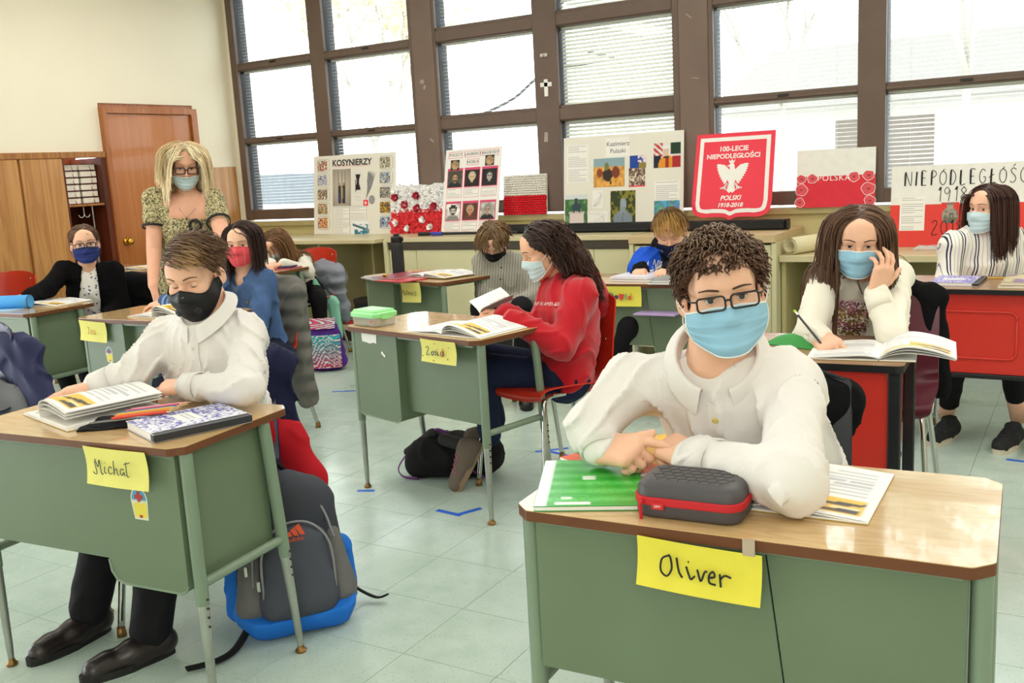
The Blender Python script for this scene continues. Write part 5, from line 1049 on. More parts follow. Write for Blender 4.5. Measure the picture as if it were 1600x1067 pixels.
# ================================================================== people: distance-field bodies turned into meshes
class Field:
    def __init__(s, lo, hi, h):
        s.lo = np.array(lo, float); s.h = h; s.n = np.maximum(((np.array(hi) - s.lo) / h).astype(int) + 2, 4)
        s.D = np.full(tuple(s.n), .12, np.float32); s.ax = [s.lo[i] + h * np.arange(s.n[i]) for i in range(3)]
    def sub(s, lo, hi):
        a = np.clip(((np.array(lo) - s.lo) / s.h).astype(int) - 1, 0, s.n); b = np.clip(((np.array(hi) - s.lo) / s.h).astype(int) + 3, 0, s.n)
        return tuple(slice(i, j) for i, j in zip(a, b))
    def grid(s, sl):
        return [s.ax[0][sl[0]][:, None, None], s.ax[1][sl[1]][None, :, None], s.ax[2][sl[2]][None, None, :]]
    def comb(s, sl, d, k, op):
        A = s.D[sl]
        if A.size == 0: return
        if op == 'u':
            t = np.clip(.5 + .5 * (d - A) / max(k, 1e-6), 0, 1); s.D[sl] = d + (A - d) * t - k * t * (1 - t)
        elif op == 's':
            d = -d; t = np.clip(.5 - .5 * (d - A) / max(k, 1e-6), 0, 1); s.D[sl] = d + (A - d) * t + k * t * (1 - t)
    def cap(s, a, b, ra, rb, k=.015, fwd=None, sq=1., op='u', m=.05):
        a = np.array(a, float); b = np.array(b, float); r = max(ra, rb) + m
        sl = s.sub(np.minimum(a, b) - r, np.maximum(a, b) + r); X = s.grid(sl)
        if any(q.size == 0 for q in X): return
        ab = b - a; L = max(ab @ ab, 1e-9); p = [X[i] - a[i] for i in range(3)]
        t = np.clip((p[0] * ab[0] + p[1] * ab[1] + p[2] * ab[2]) / L, 0, 1); q = [p[i] - t * ab[i] for i in range(3)]
        if fwd is not None:
            f = fwd / np.linalg.norm(fwd); e = (q[0] * f[0] + q[1] * f[1] + q[2] * f[2]) * (1 / sq - 1); q = [q[i] + e * f[i] for i in range(3)]
        d = np.sqrt(q[0] ** 2 + q[1] ** 2 + q[2] ** 2) - (ra + (rb - ra) * t)
        s.comb(sl, (d * (sq if fwd is not None else 1)).astype(np.float32), k, op)
    def ell(s, c, r, R=None, k=.015, op='u', m=.05):
        c = np.array(c, float); r = np.array(r, float); R = np.eye(3) if R is None else np.array(R); ext = np.abs(R) @ r + m
        sl = s.sub(c - ext, c + ext); X = s.grid(sl)
        if any(q.size == 0 for q in X): return
        p = [X[i] - c[i] for i in range(3)]; q = [R[0, i] * p[0] + R[1, i] * p[1] + R[2, i] * p[2] for i in range(3)]
        k0 = np.sqrt(sum((q[i] / r[i]) ** 2 for i in range(3))); k1 = np.sqrt(sum((q[i] / r[i] ** 2) ** 2 for i in range(3)))
        s.comb(sl, (k0 * (k0 - 1) / np.maximum(k1, 1e-6)).astype(np.float32), k, op)
    def cut(s, p, n, k=0.):
        """remove everything on the side n points to"""
        n = np.array(n, float); n /= np.linalg.norm(n); X = [a.astype(np.float32) for a in s.grid((slice(None),) * 3)]
        d = (X[0] - p[0]) * n[0] + (X[1] - p[1]) * n[1] + (X[2] - p[2]) * n[2]; s.D = np.maximum(s.D, d)
    def disp(s, fn, band=.03):
        m = np.abs(s.D) < band; i = np.nonzero(m); P = np.stack([s.ax[k][i[k]] for k in range(3)], 1); s.D[i] += fn(P).astype(np.float32)
    def sample(s, P):
        q = (np.asarray(P) - s.lo) / s.h; q = np.clip(q, 0, s.n - 1.001); i = q.astype(int); f = q - i; D = s.D; o = 0
        for dx in (0, 1):
            for dy in (0, 1):
                for dz in (0, 1):
                    w = (f[..., 0] if dx else 1 - f[..., 0]) * (f[..., 1] if dy else 1 - f[..., 1]) * (f[..., 2] if dz else 1 - f[..., 2])
                    o = o + w * D[i[..., 0] + dx, i[..., 1] + dy, i[..., 2] + dz]
        return o
    def march(s, O, d, n=40, off=0.):
        """walk from O along d to the surface"""
        O = np.array(O, float); d = np.asarray(d, float); t = np.zeros(O.shape[:-1])
        for _ in range(n): t += np.clip(s.sample(O + d * t[..., None]) - off, -.02, .03) * .9
        return O + d * t[..., None]
    def normal(s, P):
        e = s.h * .8; g = np.stack([s.sample(P + np.eye(3)[i] * e) - s.sample(P - np.eye(3)[i] * e) for i in range(3)], -1); return g / (np.linalg.norm(g, axis=-1, keepdims=True) + 1e-9)
    def mesh(s):
        D = s.D; D[0] = D[-1] = .1; D[:, 0] = D[:, -1] = .1; D[:, :, 0] = D[:, :, -1] = .1
        I = D < 0; c = np.zeros(tuple(s.n - 1), np.int8)
        for dx in (0, 1):
            for dy in (0, 1):
                for dz in (0, 1): c += I[dx:s.n[0] - 1 + dx, dy:s.n[1] - 1 + dy, dz:s.n[2] - 1 + dz]
        act = (c > 0) & (c < 8); ci = np.stack(np.nonzero(act), 1); idx = np.full(act.shape, -1, np.int32); idx[act] = np.arange(len(ci))
        acc = np.zeros((len(ci), 3)); cnt = np.zeros(len(ci))
        for ax in range(3):
            o1, o2 = [a for a in range(3) if a != ax]
            for u in (0, 1):
                for v in (0, 1):
                    a = ci.copy(); a[:, o1] += u; a[:, o2] += v; b = a.copy(); b[:, ax] += 1
                    va = D[a[:, 0], a[:, 1], a[:, 2]]; vb = D[b[:, 0], b[:, 1], b[:, 2]]; x = (va < 0) != (vb < 0); t = va / np.where(x, va - vb, 1)
                    p = a.astype(float); p[:, ax] += t; acc[x] += p[x]; cnt[x] += 1
        V = s.lo + s.h * acc / np.maximum(cnt, 1)[:, None]; Q = []
        for ax in range(3):
            o1, o2 = (ax + 1) % 3, (ax + 2) % 3; sl = [slice(1, -1)] * 3; sl[ax] = slice(0, -1); A = I[tuple(sl)]
            s2 = list(sl); s2[ax] = slice(1, None); B = I[tuple(s2)]; X = np.nonzero(A != B); flip = A[X]
            e = np.stack(X, 1); e[:, o1] += 1; e[:, o2] += 1; quad = []
            for (u, v) in ((-1, -1), (0, -1), (0, 0), (-1, 0)):
                g = e.copy(); g[:, o1] += u; g[:, o2] += v; quad.append(idx[g[:, 0], g[:, 1], g[:, 2]])
            q = np.stack(quad, 1); q[~flip] = q[~flip][:, ::-1]; Q.append(q)
        return V, np.concatenate(Q)
def merge(parts):
    V = []; Q = []; n = 0
    for v, q in parts: V.append(v); Q.append(q + n); n += len(v)
    return np.concatenate(V), np.concatenate(Q)
def v3(*a): return np.array(a, float)
def unit(a): a = np.asarray(a, float); return a / (np.linalg.norm(a) + 1e-9)
def folds(seed, amp, freq=70.):
    """elongated cloth folds: ridges of one direction at a time, drifting from place to place"""
    rs = np.random.RandomState(seed); A = rs.normal(size=(4, 3)); A[:2, 2] *= .35; A /= np.linalg.norm(A, axis=1, keepdims=True); ph = rs.uniform(0, 6.28, 12); B = rs.normal(size=(3, 3)); B /= np.linalg.norm(B, axis=1, keepdims=True)
    def fn(P):
        w = P + .030 * np.sin(P[:, [1, 2, 0]] * 21 + ph[0:3]) + .010 * np.sin(P[:, [2, 0, 1]] * 47 + ph[3:6])
        R = [(1 - np.abs(np.sin(w @ A[i] * freq * (.42 + .14 * i) + ph[6 + i]))) ** 2.2 for i in range(4)]
        g = .5 + .5 * np.sin(P @ B[0] * 19 + ph[10] + 1.5 * np.sin(P @ B[1] * 11)); g = np.clip((g - .3) / .4, 0, 1); k = .5 + .5 * np.sin(P @ B[2] * 15 + ph[11]); k = np.clip((k - .25) / .5, 0, 1)
        o = g * (R[0] * k + R[2] * (1 - k)) + (1 - g) * (R[1] * (1 - k) + R[3] * k); return -amp * (o * 1.5 - .45)
    return fn
def head_matrix(yaw, pitch, roll):
    """facing -y at yaw 0; yaw turns towards +x, pitch looks down, roll tips to the person's right"""
    a = math.radians(yaw); f0 = v3(math.sin(a), -math.cos(a), 0); r0 = unit(np.cross(f0, v3(0, 0, 1))); p = math.radians(pitch)
    f = f0 * math.cos(p) - v3(0, 0, 1) * math.sin(p); u = np.cross(r0, f); c, s_ = math.cos(math.radians(roll)), math.sin(math.radians(roll))
    r = r0 * c - u * s_; u2 = u * c + r0 * s_; return np.stack([r, f, u2], 1)
HEAD_CAPS = None
def head_field(h=.0035, lips=True, fat=1., lo=-.24):
    F = Field((-.125, -.135, lo), (.125, .155, .15), h); w = fat
    F.ell((0, -.016, .036), (.076, .095, .082), k=.02)
    F.ell((0, .028, -.042), (.062 * w, .060, .078), k=.03)
    for s in (-1, 1):
        F.cap((s * .050 * w, .012, -.062), (s * .014, .062, -.098), .026 * w, .020, k=.03)
        F.ell((s * .040 * w, .058, -.032), (.026 * w, .026, .028), k=.03)
        F.cap((s * .012, .082, .024), (s * .046, .066, .020), .012, .010, k=.022)
    F.ell((0, .066, -.096), (.022, .020, .018), k=.025)
    F.ell((0, .068, .050), (.052, .022, .040), k=.03)
    for s in (-1, 1): F.ell((s * .032, .095, -.002), (.021, .020, .0135), k=.014, op='s')
    F.cap((0, .086, .006), (0, .108, -.036), .0075, .0115, k=.012)
    for s in (-1, 1): F.ell((s * .0125, .096, -.040), (.009, .010, .008), k=.008)
    if lips:
        F.cap((-.019, .084, -.068), (.019, .084, -.068), .006, .006, k=.008); F.cap((-.015, .084, -.077), (.015, .084, -.077), .0065, .0065, k=.006)
    for s in (-1, 1):
        R = np.array(Matrix.Rotation(s * .42, 3, 'Z') @ Matrix.Rotation(-.18, 3, 'X'))
        F.ell((s * .082 * (.5 + .5 * w), -.012, -.012), (.0085, .021, .033), R, k=.006); F.ell((s * .0905 * (.5 + .5 * w), -.006, -.008), (.006, .012, .021), R, k=.004, op='s'); F.ell((s * .079 * (.5 + .5 * w), .0, -.034), (.007, .009, .011), R, k=.006)
    return F
class Person:
    def __init__(s, label, base, head, yaw, pitch=0, roll=0, hs=1., h=.004, group=None):
        s.root = thing('person', label, 'person', base); s.inv = Matrix.Translation(-Vector(base)); s.base = np.array(base, float)
        s.hd = np.array(head, float); s.R = head_matrix(yaw, pitch, roll); s.hs = hs; s.h = h; s.pieces = []; s.seed = sum(map(ord, label)) % 997
        s.hf = None
    def w(s, p): return s.hd + (np.asarray(p, float) * s.hs) @ s.R.T
    def l(s, P): return (np.asarray(P, float) - s.hd) @ s.R / s.hs
    def put(s, name, V, Q, mats, parent=None, smooth=True, colors=None, mi=None):
        return link(name, np_mesh(name, np.asarray(V) - s.base, Q, mats, smooth, colors, mi), parent or s.root)
    def putmb(s, name, mb, m, parent=None, smooth=True, angle=None, loc=True):
        """mb in head space"""
        V = s.w(np.array([tuple(p) for p in mb.v])) - s.base; mb.v = [tuple(p) for p in V]; return mb.build(name, m, parent or s.root, smooth, angle)
    def wmb(s, name, mb, m, parent=None, smooth=True, angle=None):
        mb.v = [tuple(np.array(tuple(p)) - s.base) for p in mb.v]; return mb.build(name, m, parent or s.root, smooth, angle)
    # ---------------------------------------------------------------- skin
    def head(s, neck, nr=.052, fat=1., chest=None):
        F = head_field(s.h / s.hs * .9, True, fat); s.hf = F; nb = s.l(neck)
        F.cap((0, -.028, -.055), nb * .5 + v3(0, -.028, -.055) * .5, nr / s.hs * 1.02, nr / s.hs, k=.02)
        F.cap(nb * .5 + v3(0, -.028, -.055) * .5, nb, nr / s.hs, nr / s.hs * 1.15, k=.02)
        V, Q = F.mesh(); s.pieces.append((s.w(V), Q))
    def limbs(s, J, chestpts=()):
        """coarse continuous trunk and limbs under the clothes; J: list of (a, b, ra, rb)"""
        P = np.array([p for c in J for p in c[:2]]); F = Field(P.min(0) - .16, P.max(0) + .16, .016)
        for a, b, ra, rb in J: F.cap(a, b, ra, rb, k=.03)
        V, Q = F.mesh(); s.pieces.append((V, Q))
    def hand(s, wrist, d, n, side, curl=(25, 35, 20), curls=None, thumb=(35, 15, 10), elbow=None, size=.92, spread=4., h=None, wr=.0235, fr=1., er=.036, tdir=None):
        """wrist point, direction to the knuckles, normal of the back of the hand; side 'R' or 'L'"""
        f = unit(d); n = unit(np.array(n, float) - f * (np.array(n, float) @ f)); t = np.cross(n, f) if side == 'R' else np.cross(f, n)
        w = np.array(wrist, float); k = size; M = np.stack([f, t, n], 1); g = lambda x, y, z: w + M @ v3(x, y, z) * k
        pts = [w + f * .2 * k, w - f * .05, w + t * .1 * k, w - t * .07 * k, w + n * .08 * k, w - n * .12 * k]
        if elbow is not None: pts.append(np.array(elbow, float))
        pts = np.array(pts); F = Field(pts.min(0) - .03, pts.max(0) + .03, h or s.h * .85)
        if elbow is not None: F.cap(elbow, w - f * .0, er, wr, k=.01)
        bx = (.088, .092, .088, .080); by = (.030, .010, -.011, -.030); ln = (.070, .078, .072, .056); rr_ = np.array((.0088, .0092, .0087, .0076)) * fr
        for i in range(4):
            F.cap(g(.004, by[i] * .62, 0), g(bx[i], by[i], .002), wr / k * .62 * k, .0125 * k * fr, k=.012)
        F.cap(g(.01, .016, -.004), g(.05, .030, -.010), .015 * k, .013 * k * fr, k=.012)
        for i in range(4):
            c = (curls[i] if curls else curl); a = 0.; p = v3(bx[i], by[i], .001); sp = math.radians((1.5 - i) * spread)
            for j, (q, fl) in enumerate(zip(c, (.45, .31, .26))):
                a += math.radians(q); dv = v3(math.cos(a) * math.cos(sp), math.cos(a) * math.sin(sp), -math.sin(a)); p2 = p + dv * ln[i] * fl
                F.cap(g(*p), g(*p2), rr_[i] * k * (1 - .07 * j), rr_[i] * k * (1 - .07 * (j + 1)), k=.0035); p = p2
        # thumb leaves the side of the palm near the wrist
        p = v3(.022, .022, -.006); a = math.radians(thumb[0]); dn = math.radians(thumb[1])
        for j, L in enumerate((.040, .032, .026)):
            dv = v3(math.cos(a) * math.cos(dn), math.sin(a) * math.cos(dn), -math.sin(dn)); p2 = p + dv * L
            F.cap(g(*p), g(*p2), (.0125, .0105, .0095)[j] * k * fr, (.0105, .0095, .0078)[j] * k * fr, k=.006); p = p2; a -= math.radians(thumb[2])
        V, Q = F.mesh(); s.pieces.append((V, Q)); return g
    def arm(s, pts, rs, h=None):
        P = np.array(pts); F = Field(P.min(0) - .09, P.max(0) + .09, h or s.h)
        for i in range(len(P) - 1): F.cap(P[i], P[i + 1], rs[i], rs[i + 1], k=.012)
        s.pieces.append(F.mesh())
    def skin(s, m):
        V, Q = merge(s.pieces); s.body = s.put('body', V, Q, m); return s.body
    # ---------------------------------------------------------------- face
    def eyes(s, iris='#5a3d28', gaze=(0, 0), lid=.35, low=.45, skin=None, lash='#2a1c16', parent=None, x=.032, z=-.002):
        """lid: 0 wide open .. 1 closed"""
        for sx in (-1, 1):
            c = v3(sx * x, .066, z); r = .0128; n = 26; mb = MB(); V = []; F_ = []; gx, gz = math.radians(gaze[0]), math.radians(gaze[1])
            g = unit(v3(math.sin(gx), math.cos(gx), math.sin(gz))); th = np.linspace(0, math.pi * .6, 18); U = np.linspace(0, 2 * math.pi, n, endpoint=False)
            a = unit(np.cross(g, v3(0, 0, 1))); b = np.cross(a, g); rows = [c + r * (g * math.cos(t) + (a[None] * np.cos(U)[:, None] + b[None] * np.sin(U)[:, None]) * math.sin(t)) for t in th]
            V = np.concatenate(rows); q = np.arange(len(V)).reshape(len(th), n); Q = np.stack([q[:-1].ravel(), np.roll(q, -1, 1)[:-1].ravel(), np.roll(q, -1, 1)[1:].ravel(), q[1:].ravel()], 1)
            ir = np.array(S(iris)[:3]); col = np.array([(.006, .005, .005) if t < .2 else ir * (.4 if t > .42 else .8) if t < .50 else (.72, .68, .65) for t in th]); C = np.repeat(col, n, 0)
            e = s.put('eye', s.w(V), Q, attr_mat('eye', .25, .4), s.body, True, C)
            for up in (1, -1):
                P = []; R = .0140
                for i in range(15):
                    lo = math.radians(-72 + 144 * i / 14); op = math.radians(38 * (1 - lid) if up > 0 else -26 * (low + .3)) * max(math.cos(lo * 1.2), 0) ** .8
                    if up > 0 and lid > .8: op = math.radians(-22) * max(math.cos(lo * 1.1), 0) ** .7
                    row = []
                    for j in range(7):
                        la = op + (math.radians(80) * up - op) * j / 6; rj = R * (1.05 - .05 * min(j, 1)); row.append(tuple(c + rj * v3(math.sin(lo) * math.cos(la), math.cos(lo) * math.cos(la), math.sin(la))))
                    P.append(row)
                lm = MB(); lm.slab(P if up > 0 else [r for r in P][::-1], .0012); s.putmb('eyelid', lm, skin, s.body)
                if up > 0:
                    ls = MB(); ls.tube([tuple(np.array(r[0]) + v3(0, .0008, 0)) for r in P[1:-1]], [.0004 + .0009 * math.sin(math.pi * i / 12) for i in range(13)], 5); s.putmb('eyelash', ls, mat('lash_' + lash.strip('#'), lash, .6), s.body)
    def brows(s, color, z=.024, arch=.006, thick=.0042, tilt=0.):
        for sx in (-1, 1):
            P = []
            for i in range(9):
                t = i / 8; P.append((sx * (.014 + .040 * t), .12, z + arch * math.sin(t * 2.6) - tilt * t * .01 + (-.004 * max(0, t - .6))))
            P = s.hf.march(np.array(P), v3(0, -1, 0), 40, .0008); mb = MB(); mb.tube([tuple(p) for p in P], [thick * (.55 + .6 * math.sin(math.pi * min(1, (i + 1.2) / 8.5) ** .8) * .8) * .6 for i in range(9)], 6, flat=.6, up=(0, 1, 0))
            s.putmb('eyebrow', mb, mat('brow_' + color.strip('#'), color, .8, bump=.6, bscale=400), s.body)
    def wrap(s, phi, zt, zb, nu=41, nv=21, off=.006, blur=4, pleat=0., puff=0., yc=.0, field=None):
        """surface wrapped round the face: phi degrees to each side, zt/zb functions of s in -1..1"""
        F = field or s.hf; P = np.zeros((nu, nv, 3)); ss = np.linspace(-1, 1, nu); rad = np.zeros((nu, nv)); dirs = []
        for i, q in enumerate(ss):
            a = math.radians(phi) * q; d = v3(math.sin(a), math.cos(a), 0); z = np.linspace(zt(q), zb(q), nv); O = np.stack([d[0] * .16 + 0 * z, yc + d[1] * .16 + 0 * z, z], 1)
            hit = F.march(O, -d[None].repeat(nv, 0), 45, off); rad[i] = np.hypot(hit[:, 0], hit[:, 1] - yc); dirs.append((d, z))
        for _ in range(blur):
            r = rad.copy(); r[1:-1] = .25 * rad[:-2] + .5 * rad[1:-1] + .25 * rad[2:]; q = r.copy(); q[:, 1:-1] = .25 * r[:, :-2] + .5 * r[:, 1:-1] + .25 * r[:, 2:]; rad = np.maximum(q, rad * .0 + q)
        v = np.linspace(0, 1, nv)[None]; u = ss[:, None]
        if puff: rad = rad + puff * np.cos(u * 1.3) * np.sin(np.pi * v)
        if pleat:
            for c in (.30, .52, .74): rad = rad + pleat * (np.clip((v - c) / .035, 0, 1) - np.clip((v - c - .035) / .17, 0, 1)) * np.clip((1 - np.abs(u)) * 9, 0, 1)
        for i, (d, z) in enumerate(dirs): P[i] = np.stack([d[0] * rad[i], yc + d[1] * rad[i], z], 1)
        return P
    def face_mask(s, mb_mats, phi=62, zt=None, zb=None, pleat=.0022, border=True, loops=True, name='face_mask', puff=.0, off=.007, blur=6, loopm=None, chin=-.118, top=-.012, side_t=-.030, side_b=-.088, nu=45, nv=34):
        zt = zt or (lambda q: side_t + (top - side_t) * max(0, 1 - abs(q) ** 1.5)); zb = zb or (lambda q: side_b + (chin - side_b) * (1 - abs(q) ** 2.2))
        P = s.wrap(phi, zt, zb, nu, nv, off, blur, pleat, puff); mb = MB(); G = [[tuple(p) for p in r] for r in P]; mb.slab(G, .0022)
        o = s.putmb(name, mb, mb_mats[0], None, True, 50)
        if border:
            for k, r in ((0, .0012), (nv - 1, .0012)):
                e = MB(); e.slab([[tuple(np.array(G[i][k]) + v3(0, .0006, (0, -.007 if k == 0 else .006)[j])) if j == 0 or True else 0 for j in (0, 1)][::1 if k == 0 else -1] for i in range(nu)], .0012); 
                b = MB(); b.tube([G[i][k] for i in range(nu)], .0021, 5); s.putmb('binding', b, mb_mats[-1], o)
            for k in (0, nu - 1):
                b = MB(); b.tube([G[k][j] for j in range(nv)], .0021, 5); s.putmb('binding', b, mb_mats[-1], o)
        if loops:
            for k, sx in ((0, -1), (nu - 1, 1)):
                for j in (0, nv - 1):
                    p = np.array(G[k][j]); e = v3(sx * .086, -.018, .012 if j == 0 else -.036); m = (p + e) / 2 + v3(sx * .010, 0, 0)
                    t = MB(); t.tube(bez([tuple(p), tuple(m), tuple(e)], 5), .0014, 5); s.putmb('ear_loop', t, loopm or mb_mats[-1], o)
        return o, G
    def glasses(s, color='#1a1716', w=.052, h=.030, y=.104, z=-.004, x=.034, r=.0022, round_=.010, tz=.004):
        g = None; m = mat('glasses_' + color.strip('#'), color, .3, .5)
        for sx in (-1, 1):
            P = [(sx * x + a, y - 1.6 * (a * sx + .01) ** 2 * (1 if a * sx > 0 else .3) - .004 * (a * sx > .02), z + b) for a, b in rr(w, h, round_, 5)]
            mb = MB(); mb.tube(P + P[:1], r, 6); o = s.putmb('glasses' if g is None else 'rim', mb, m, g)
            if g is None: g = o
            lens = MB(); lens.add([(p[0], p[1] - .0006, p[2]) for p in P], [tuple(range(len(P)))]); s.putmb('lens', lens, M_glass, g, False)
            t = MB(); t.tube(bez([(sx * (x + w / 2), y - .006, z + h * .28), (sx * (x + w / 2 + .012), y - .02, z + h * .28), (sx * .082, .03, tz + .004), (sx * .088, -.015, tz - .002), (sx * .086, -.03, -.02)], 5), r * .9, 6); s.putmb('temple', t, m, g)
        b = MB(); b.tube(bez([(-(x - w / 2), y, z + .002), (0, y + .003, z + .006), (x - w / 2, y, z + .002)], 4), r, 6); s.putmb('bridge', b, m, g); return g
    # ---------------------------------------------------------------- hair
    def hair(s, color, roots, dirf, length, steps=14, n=900, r=.0016, grav=.4, curl=0., cf=90., cap=True, line=None, seed=0, var=.35, off=.006, tip=.35, world=None, sides=3, name='hair', lift=0., light=None, capoff=.006, jit=.18, stiff=.55, keep=None):
        rs = np.random.RandomState(seed + 11); col = np.array(S(color)[:3]); parts = []; cols = []
        line = line or (lambda y: np.interp(y, [-.1, -.06, -.03, 0, .03, .055, .085], [-.085, -.080, -.045, -.012, .022, .050, .064]))
        H = Field((-.125, -.14, -.16), (.125, .14, .16), .005)
        H.ell((0, -.016, .036), (.076 + capoff, .095 + capoff, .082 + capoff), k=.01); H.cap((0, -.03, -.03), (0, -.04, -.075), .064, .055, k=.02)
        X, Y, Z_ = H.grid((slice(None),) * 3); D0 = H.D.copy()
        if cap:
            H.D = np.maximum(D0, ((line(Y) - Z_) * .85 + 0 * X).astype(np.float32)); H.disp(lambda P: -.0022 * np.sin(P[:, 0] * 300 + 3 * np.sin(P[:, 2] * 80)) * np.sin(P[:, 1] * 260 + 2 * np.sin(P[:, 0] * 70)), .012); V, Q = H.mesh(); parts.append((s.w(V), Q)); cols.append(np.tile(col * .55, (len(V), 1)))
        # roots on the scalp
        u = rs.normal(size=(n * 8, 3)); u /= np.linalg.norm(u, axis=1, keepdims=True); p = u * v3(.076, .095, .082) + v3(0, -.016, .036); k = (p[:, 2] > line(p[:, 1]) + .002)
        if roots is not None: k &= roots(p)
        p = p[k][:n]; n = len(p); nrm = unit_rows((p - v3(0, -.016, .036)) / v3(.076, .095, .082) ** 2); p = p + nrm * off * rs.uniform(.6, 1.5, (n, 1))
        d = unit_rows(dirf(p, nrm) + rs.normal(size=(n, 3)) * jit * .5); Lh = length(p) * rs.uniform(.8, 1.12, n); g = np.linalg.inv(s.R) @ v3(0, 0, -1); ph = rs.uniform(0, 6.28, (n, 1)); sg = rs.choice([-1, 1], (n, 1))
        def sd(q):
            a = (q - v3(0, -.016, .036)) / v3(.080, .099, .086); e = (np.linalg.norm(a, axis=1) - 1) * .085
            a = (q - v3(0, .020, -.045)) / v3(.068, .066, .082); e = np.minimum(e, (np.linalg.norm(a, axis=1) - 1) * .068)
            zz = np.clip(q[:, 2], -.22, -.04); e = np.minimum(e, np.hypot(q[:, 0], q[:, 1] + .032) + 0 * zz - .058 + 10 * np.maximum(0, q[:, 2] + .02))
            if world is not None: e = np.minimum(e, world(s.w(q)) / s.hs)
            if keep is not None: e = np.minimum(e, np.maximum(np.maximum(np.abs(q[:, 0] - keep[3]) - keep[0], keep[1] - q[:, 1]), q[:, 2] - keep[2]))
            return e
        pts = [p.copy()]; q = p.copy(); lay = off * rs.uniform(.5, 2.2, n)
        for i in range(steps):
            t = (i + 1) / steps; dd = unit_rows(d * stiff + dirf(q, nrm) * (1 - stiff) * (1 - t * .6) + g * grav * (.3 + t)); d = dd; q2 = q + d * (Lh / steps)[:, None]
            e = sd(q2) - lay; b = e < 0
            if b.any():
                G = np.stack([sd(q2[b] + v3(*(np.eye(3)[a] * .002))) - sd(q2[b] - v3(*(np.eye(3)[a] * .002))) for a in range(3)], 1); q2[b] -= unit_rows(G) * e[b][:, None]
            d = unit_rows(q2 - q + 1e-9); q = q2; c = q.copy()
            if curl:
                a = unit_rows(np.cross(d, v3(.3, .2, .9))); bb = np.cross(d, a); w_ = curl * min(1, t * 2); c = c + a * np.cos(ph + sg * cf * t * Lh[:, None]) * w_ + bb * np.sin(ph + sg * cf * t * Lh[:, None]) * w_
            pts.append(c)
        A = np.stack(pts, 1); m = A.shape[1]; V = []; tg = np.gradient(A, axis=1); tg /= np.linalg.norm(tg, axis=2, keepdims=True) + 1e-9; a = np.cross(tg, v3(.2, .3, .93)); a /= np.linalg.norm(a, axis=2, keepdims=True) + 1e-9; b = np.cross(tg, a)
        tt = np.linspace(0, 1, m)[None, :, None]; rad = r * rs.uniform(.7, 1.4, (n, 1, 1)) * (1 - (1 - tip) * tt ** 2)
        ring = np.stack([A + (a * math.cos(6.2832 * j / sides) + b * math.sin(6.2832 * j / sides)) * rad for j in range(sides)], 2)   # n,m,sides,3
        V = ring.reshape(-1, 3); ix = np.arange(len(V)).reshape(n, m, sides); r2 = np.roll(ix, -1, 2)
        Q = np.stack([ix[:, :-1].ravel(), r2[:, :-1].ravel(), r2[:, 1:].ravel(), ix[:, 1:].ravel()], 1); parts.append((s.w(V), Q))
        cv = col[None] * (1 + var * rs.uniform(-1, 1, (n, 1))); 
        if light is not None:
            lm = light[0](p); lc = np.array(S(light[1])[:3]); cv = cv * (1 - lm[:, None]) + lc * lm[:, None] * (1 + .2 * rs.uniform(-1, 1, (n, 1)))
        cols.append(np.repeat(np.clip(cv, 0, 1), m * sides, 0)); V, Q = merge(parts); o = s.put(name, V, Q, attr_mat('hair', .42, .35), None, True, np.concatenate(cols)); return o
    # ---------------------------------------------------------------- clothes
    def cloth(s, name, caps, m, h=.007, cuts=(), fold=.004, freq=70., seed=0, ells=(), extra=None, subs=()):
        """caps: (a, b, ra, rb[, k, fwd, squash])"""
        P = np.array([p for c in caps for p in c[:2]]); rmax = max(max(c[2], c[3]) for c in caps); F = Field(P.min(0) - rmax - .03, P.max(0) + rmax + .03, h)
        for c in caps: F.cap(*c[:4], k=c[4] if len(c) > 4 else .03, fwd=c[5] if len(c) > 5 else None, sq=c[6] if len(c) > 6 else 1.)
        for e in ells: F.ell(*e)
        if extra: extra(F)
        if fold: F.disp(folds(s.seed + seed, fold, freq))
        for c in subs: F.cap(*c[:4], k=.006, op='s')
        for p, n in cuts: F.cut(p, n)
        V, Q = F.mesh(); o = s.put(name, V, Q, m); s.F = F; return o, F
    def ring(s, name, a, b, ra, rb, m, parent, n=22, th=.004, fwd=None, sq=1.):
        a, b = np.array(a, float), np.array(b, float); d = unit(b - a); x = unit(np.cross(d, v3(.1, .2, 1) if abs(d[2]) < .9 else v3(1, 0, 0))); y = np.cross(d, x); P = []
        for i in range(n + 1):
            q = 2 * math.pi * i / n; e = x * math.cos(q) + y * math.sin(q); P.append([tuple(a + e * ra), tuple((a + b) / 2 + e * (ra + rb) / 2), tuple(b + e * rb)])
        return s.wmb(name, MB().slab(P[::-1], th), m, parent)
    def collar(s, c, up, fwd, rn, m, parent, hgt=.032, fall=.042, spread=.55, gap=.06, pt=.022, open_=.0, th=.003):
        """folded shirt collar round the neck; c base centre, rn neck radius"""
        up, fwd = unit(up), unit(fwd); rt = unit(np.cross(fwd, up)); fwd = np.cross(up, rt); P = []; n = 30
        for i in range(n + 1):
            q = -math.pi + gap + (2 * math.pi - 2 * gap) * i / n; q2 = q + math.pi; fr = abs(i / n * 2 - 1) ** 3; e = fwd * math.cos(q2) + rt * math.sin(q2)
            R0 = rn * (1 + .10 * fr * open_); dz = -.012 * fr
            tip = (fall + pt * fr)
            P.append([tuple(c + e * R0 + up * (0 + dz)), tuple(c + e * (R0 + .004) + up * (hgt * .6 + dz)), tuple(c + e * (R0 + .006) + up * (hgt * (1 - .25 * fr) + dz)), tuple(c + e * (R0 + .010) + up * (hgt * (1 - .25 * fr) + .001 + dz)), tuple(c + e * (R0 + .016) + up * (hgt * .7 + dz)), tuple(c + e * (R0 + .020 + tip * .35) + up * (hgt - tip * .8 + dz)), ])
        return s.wmb('collar', MB().slab(P, th), m, parent, True, 60)
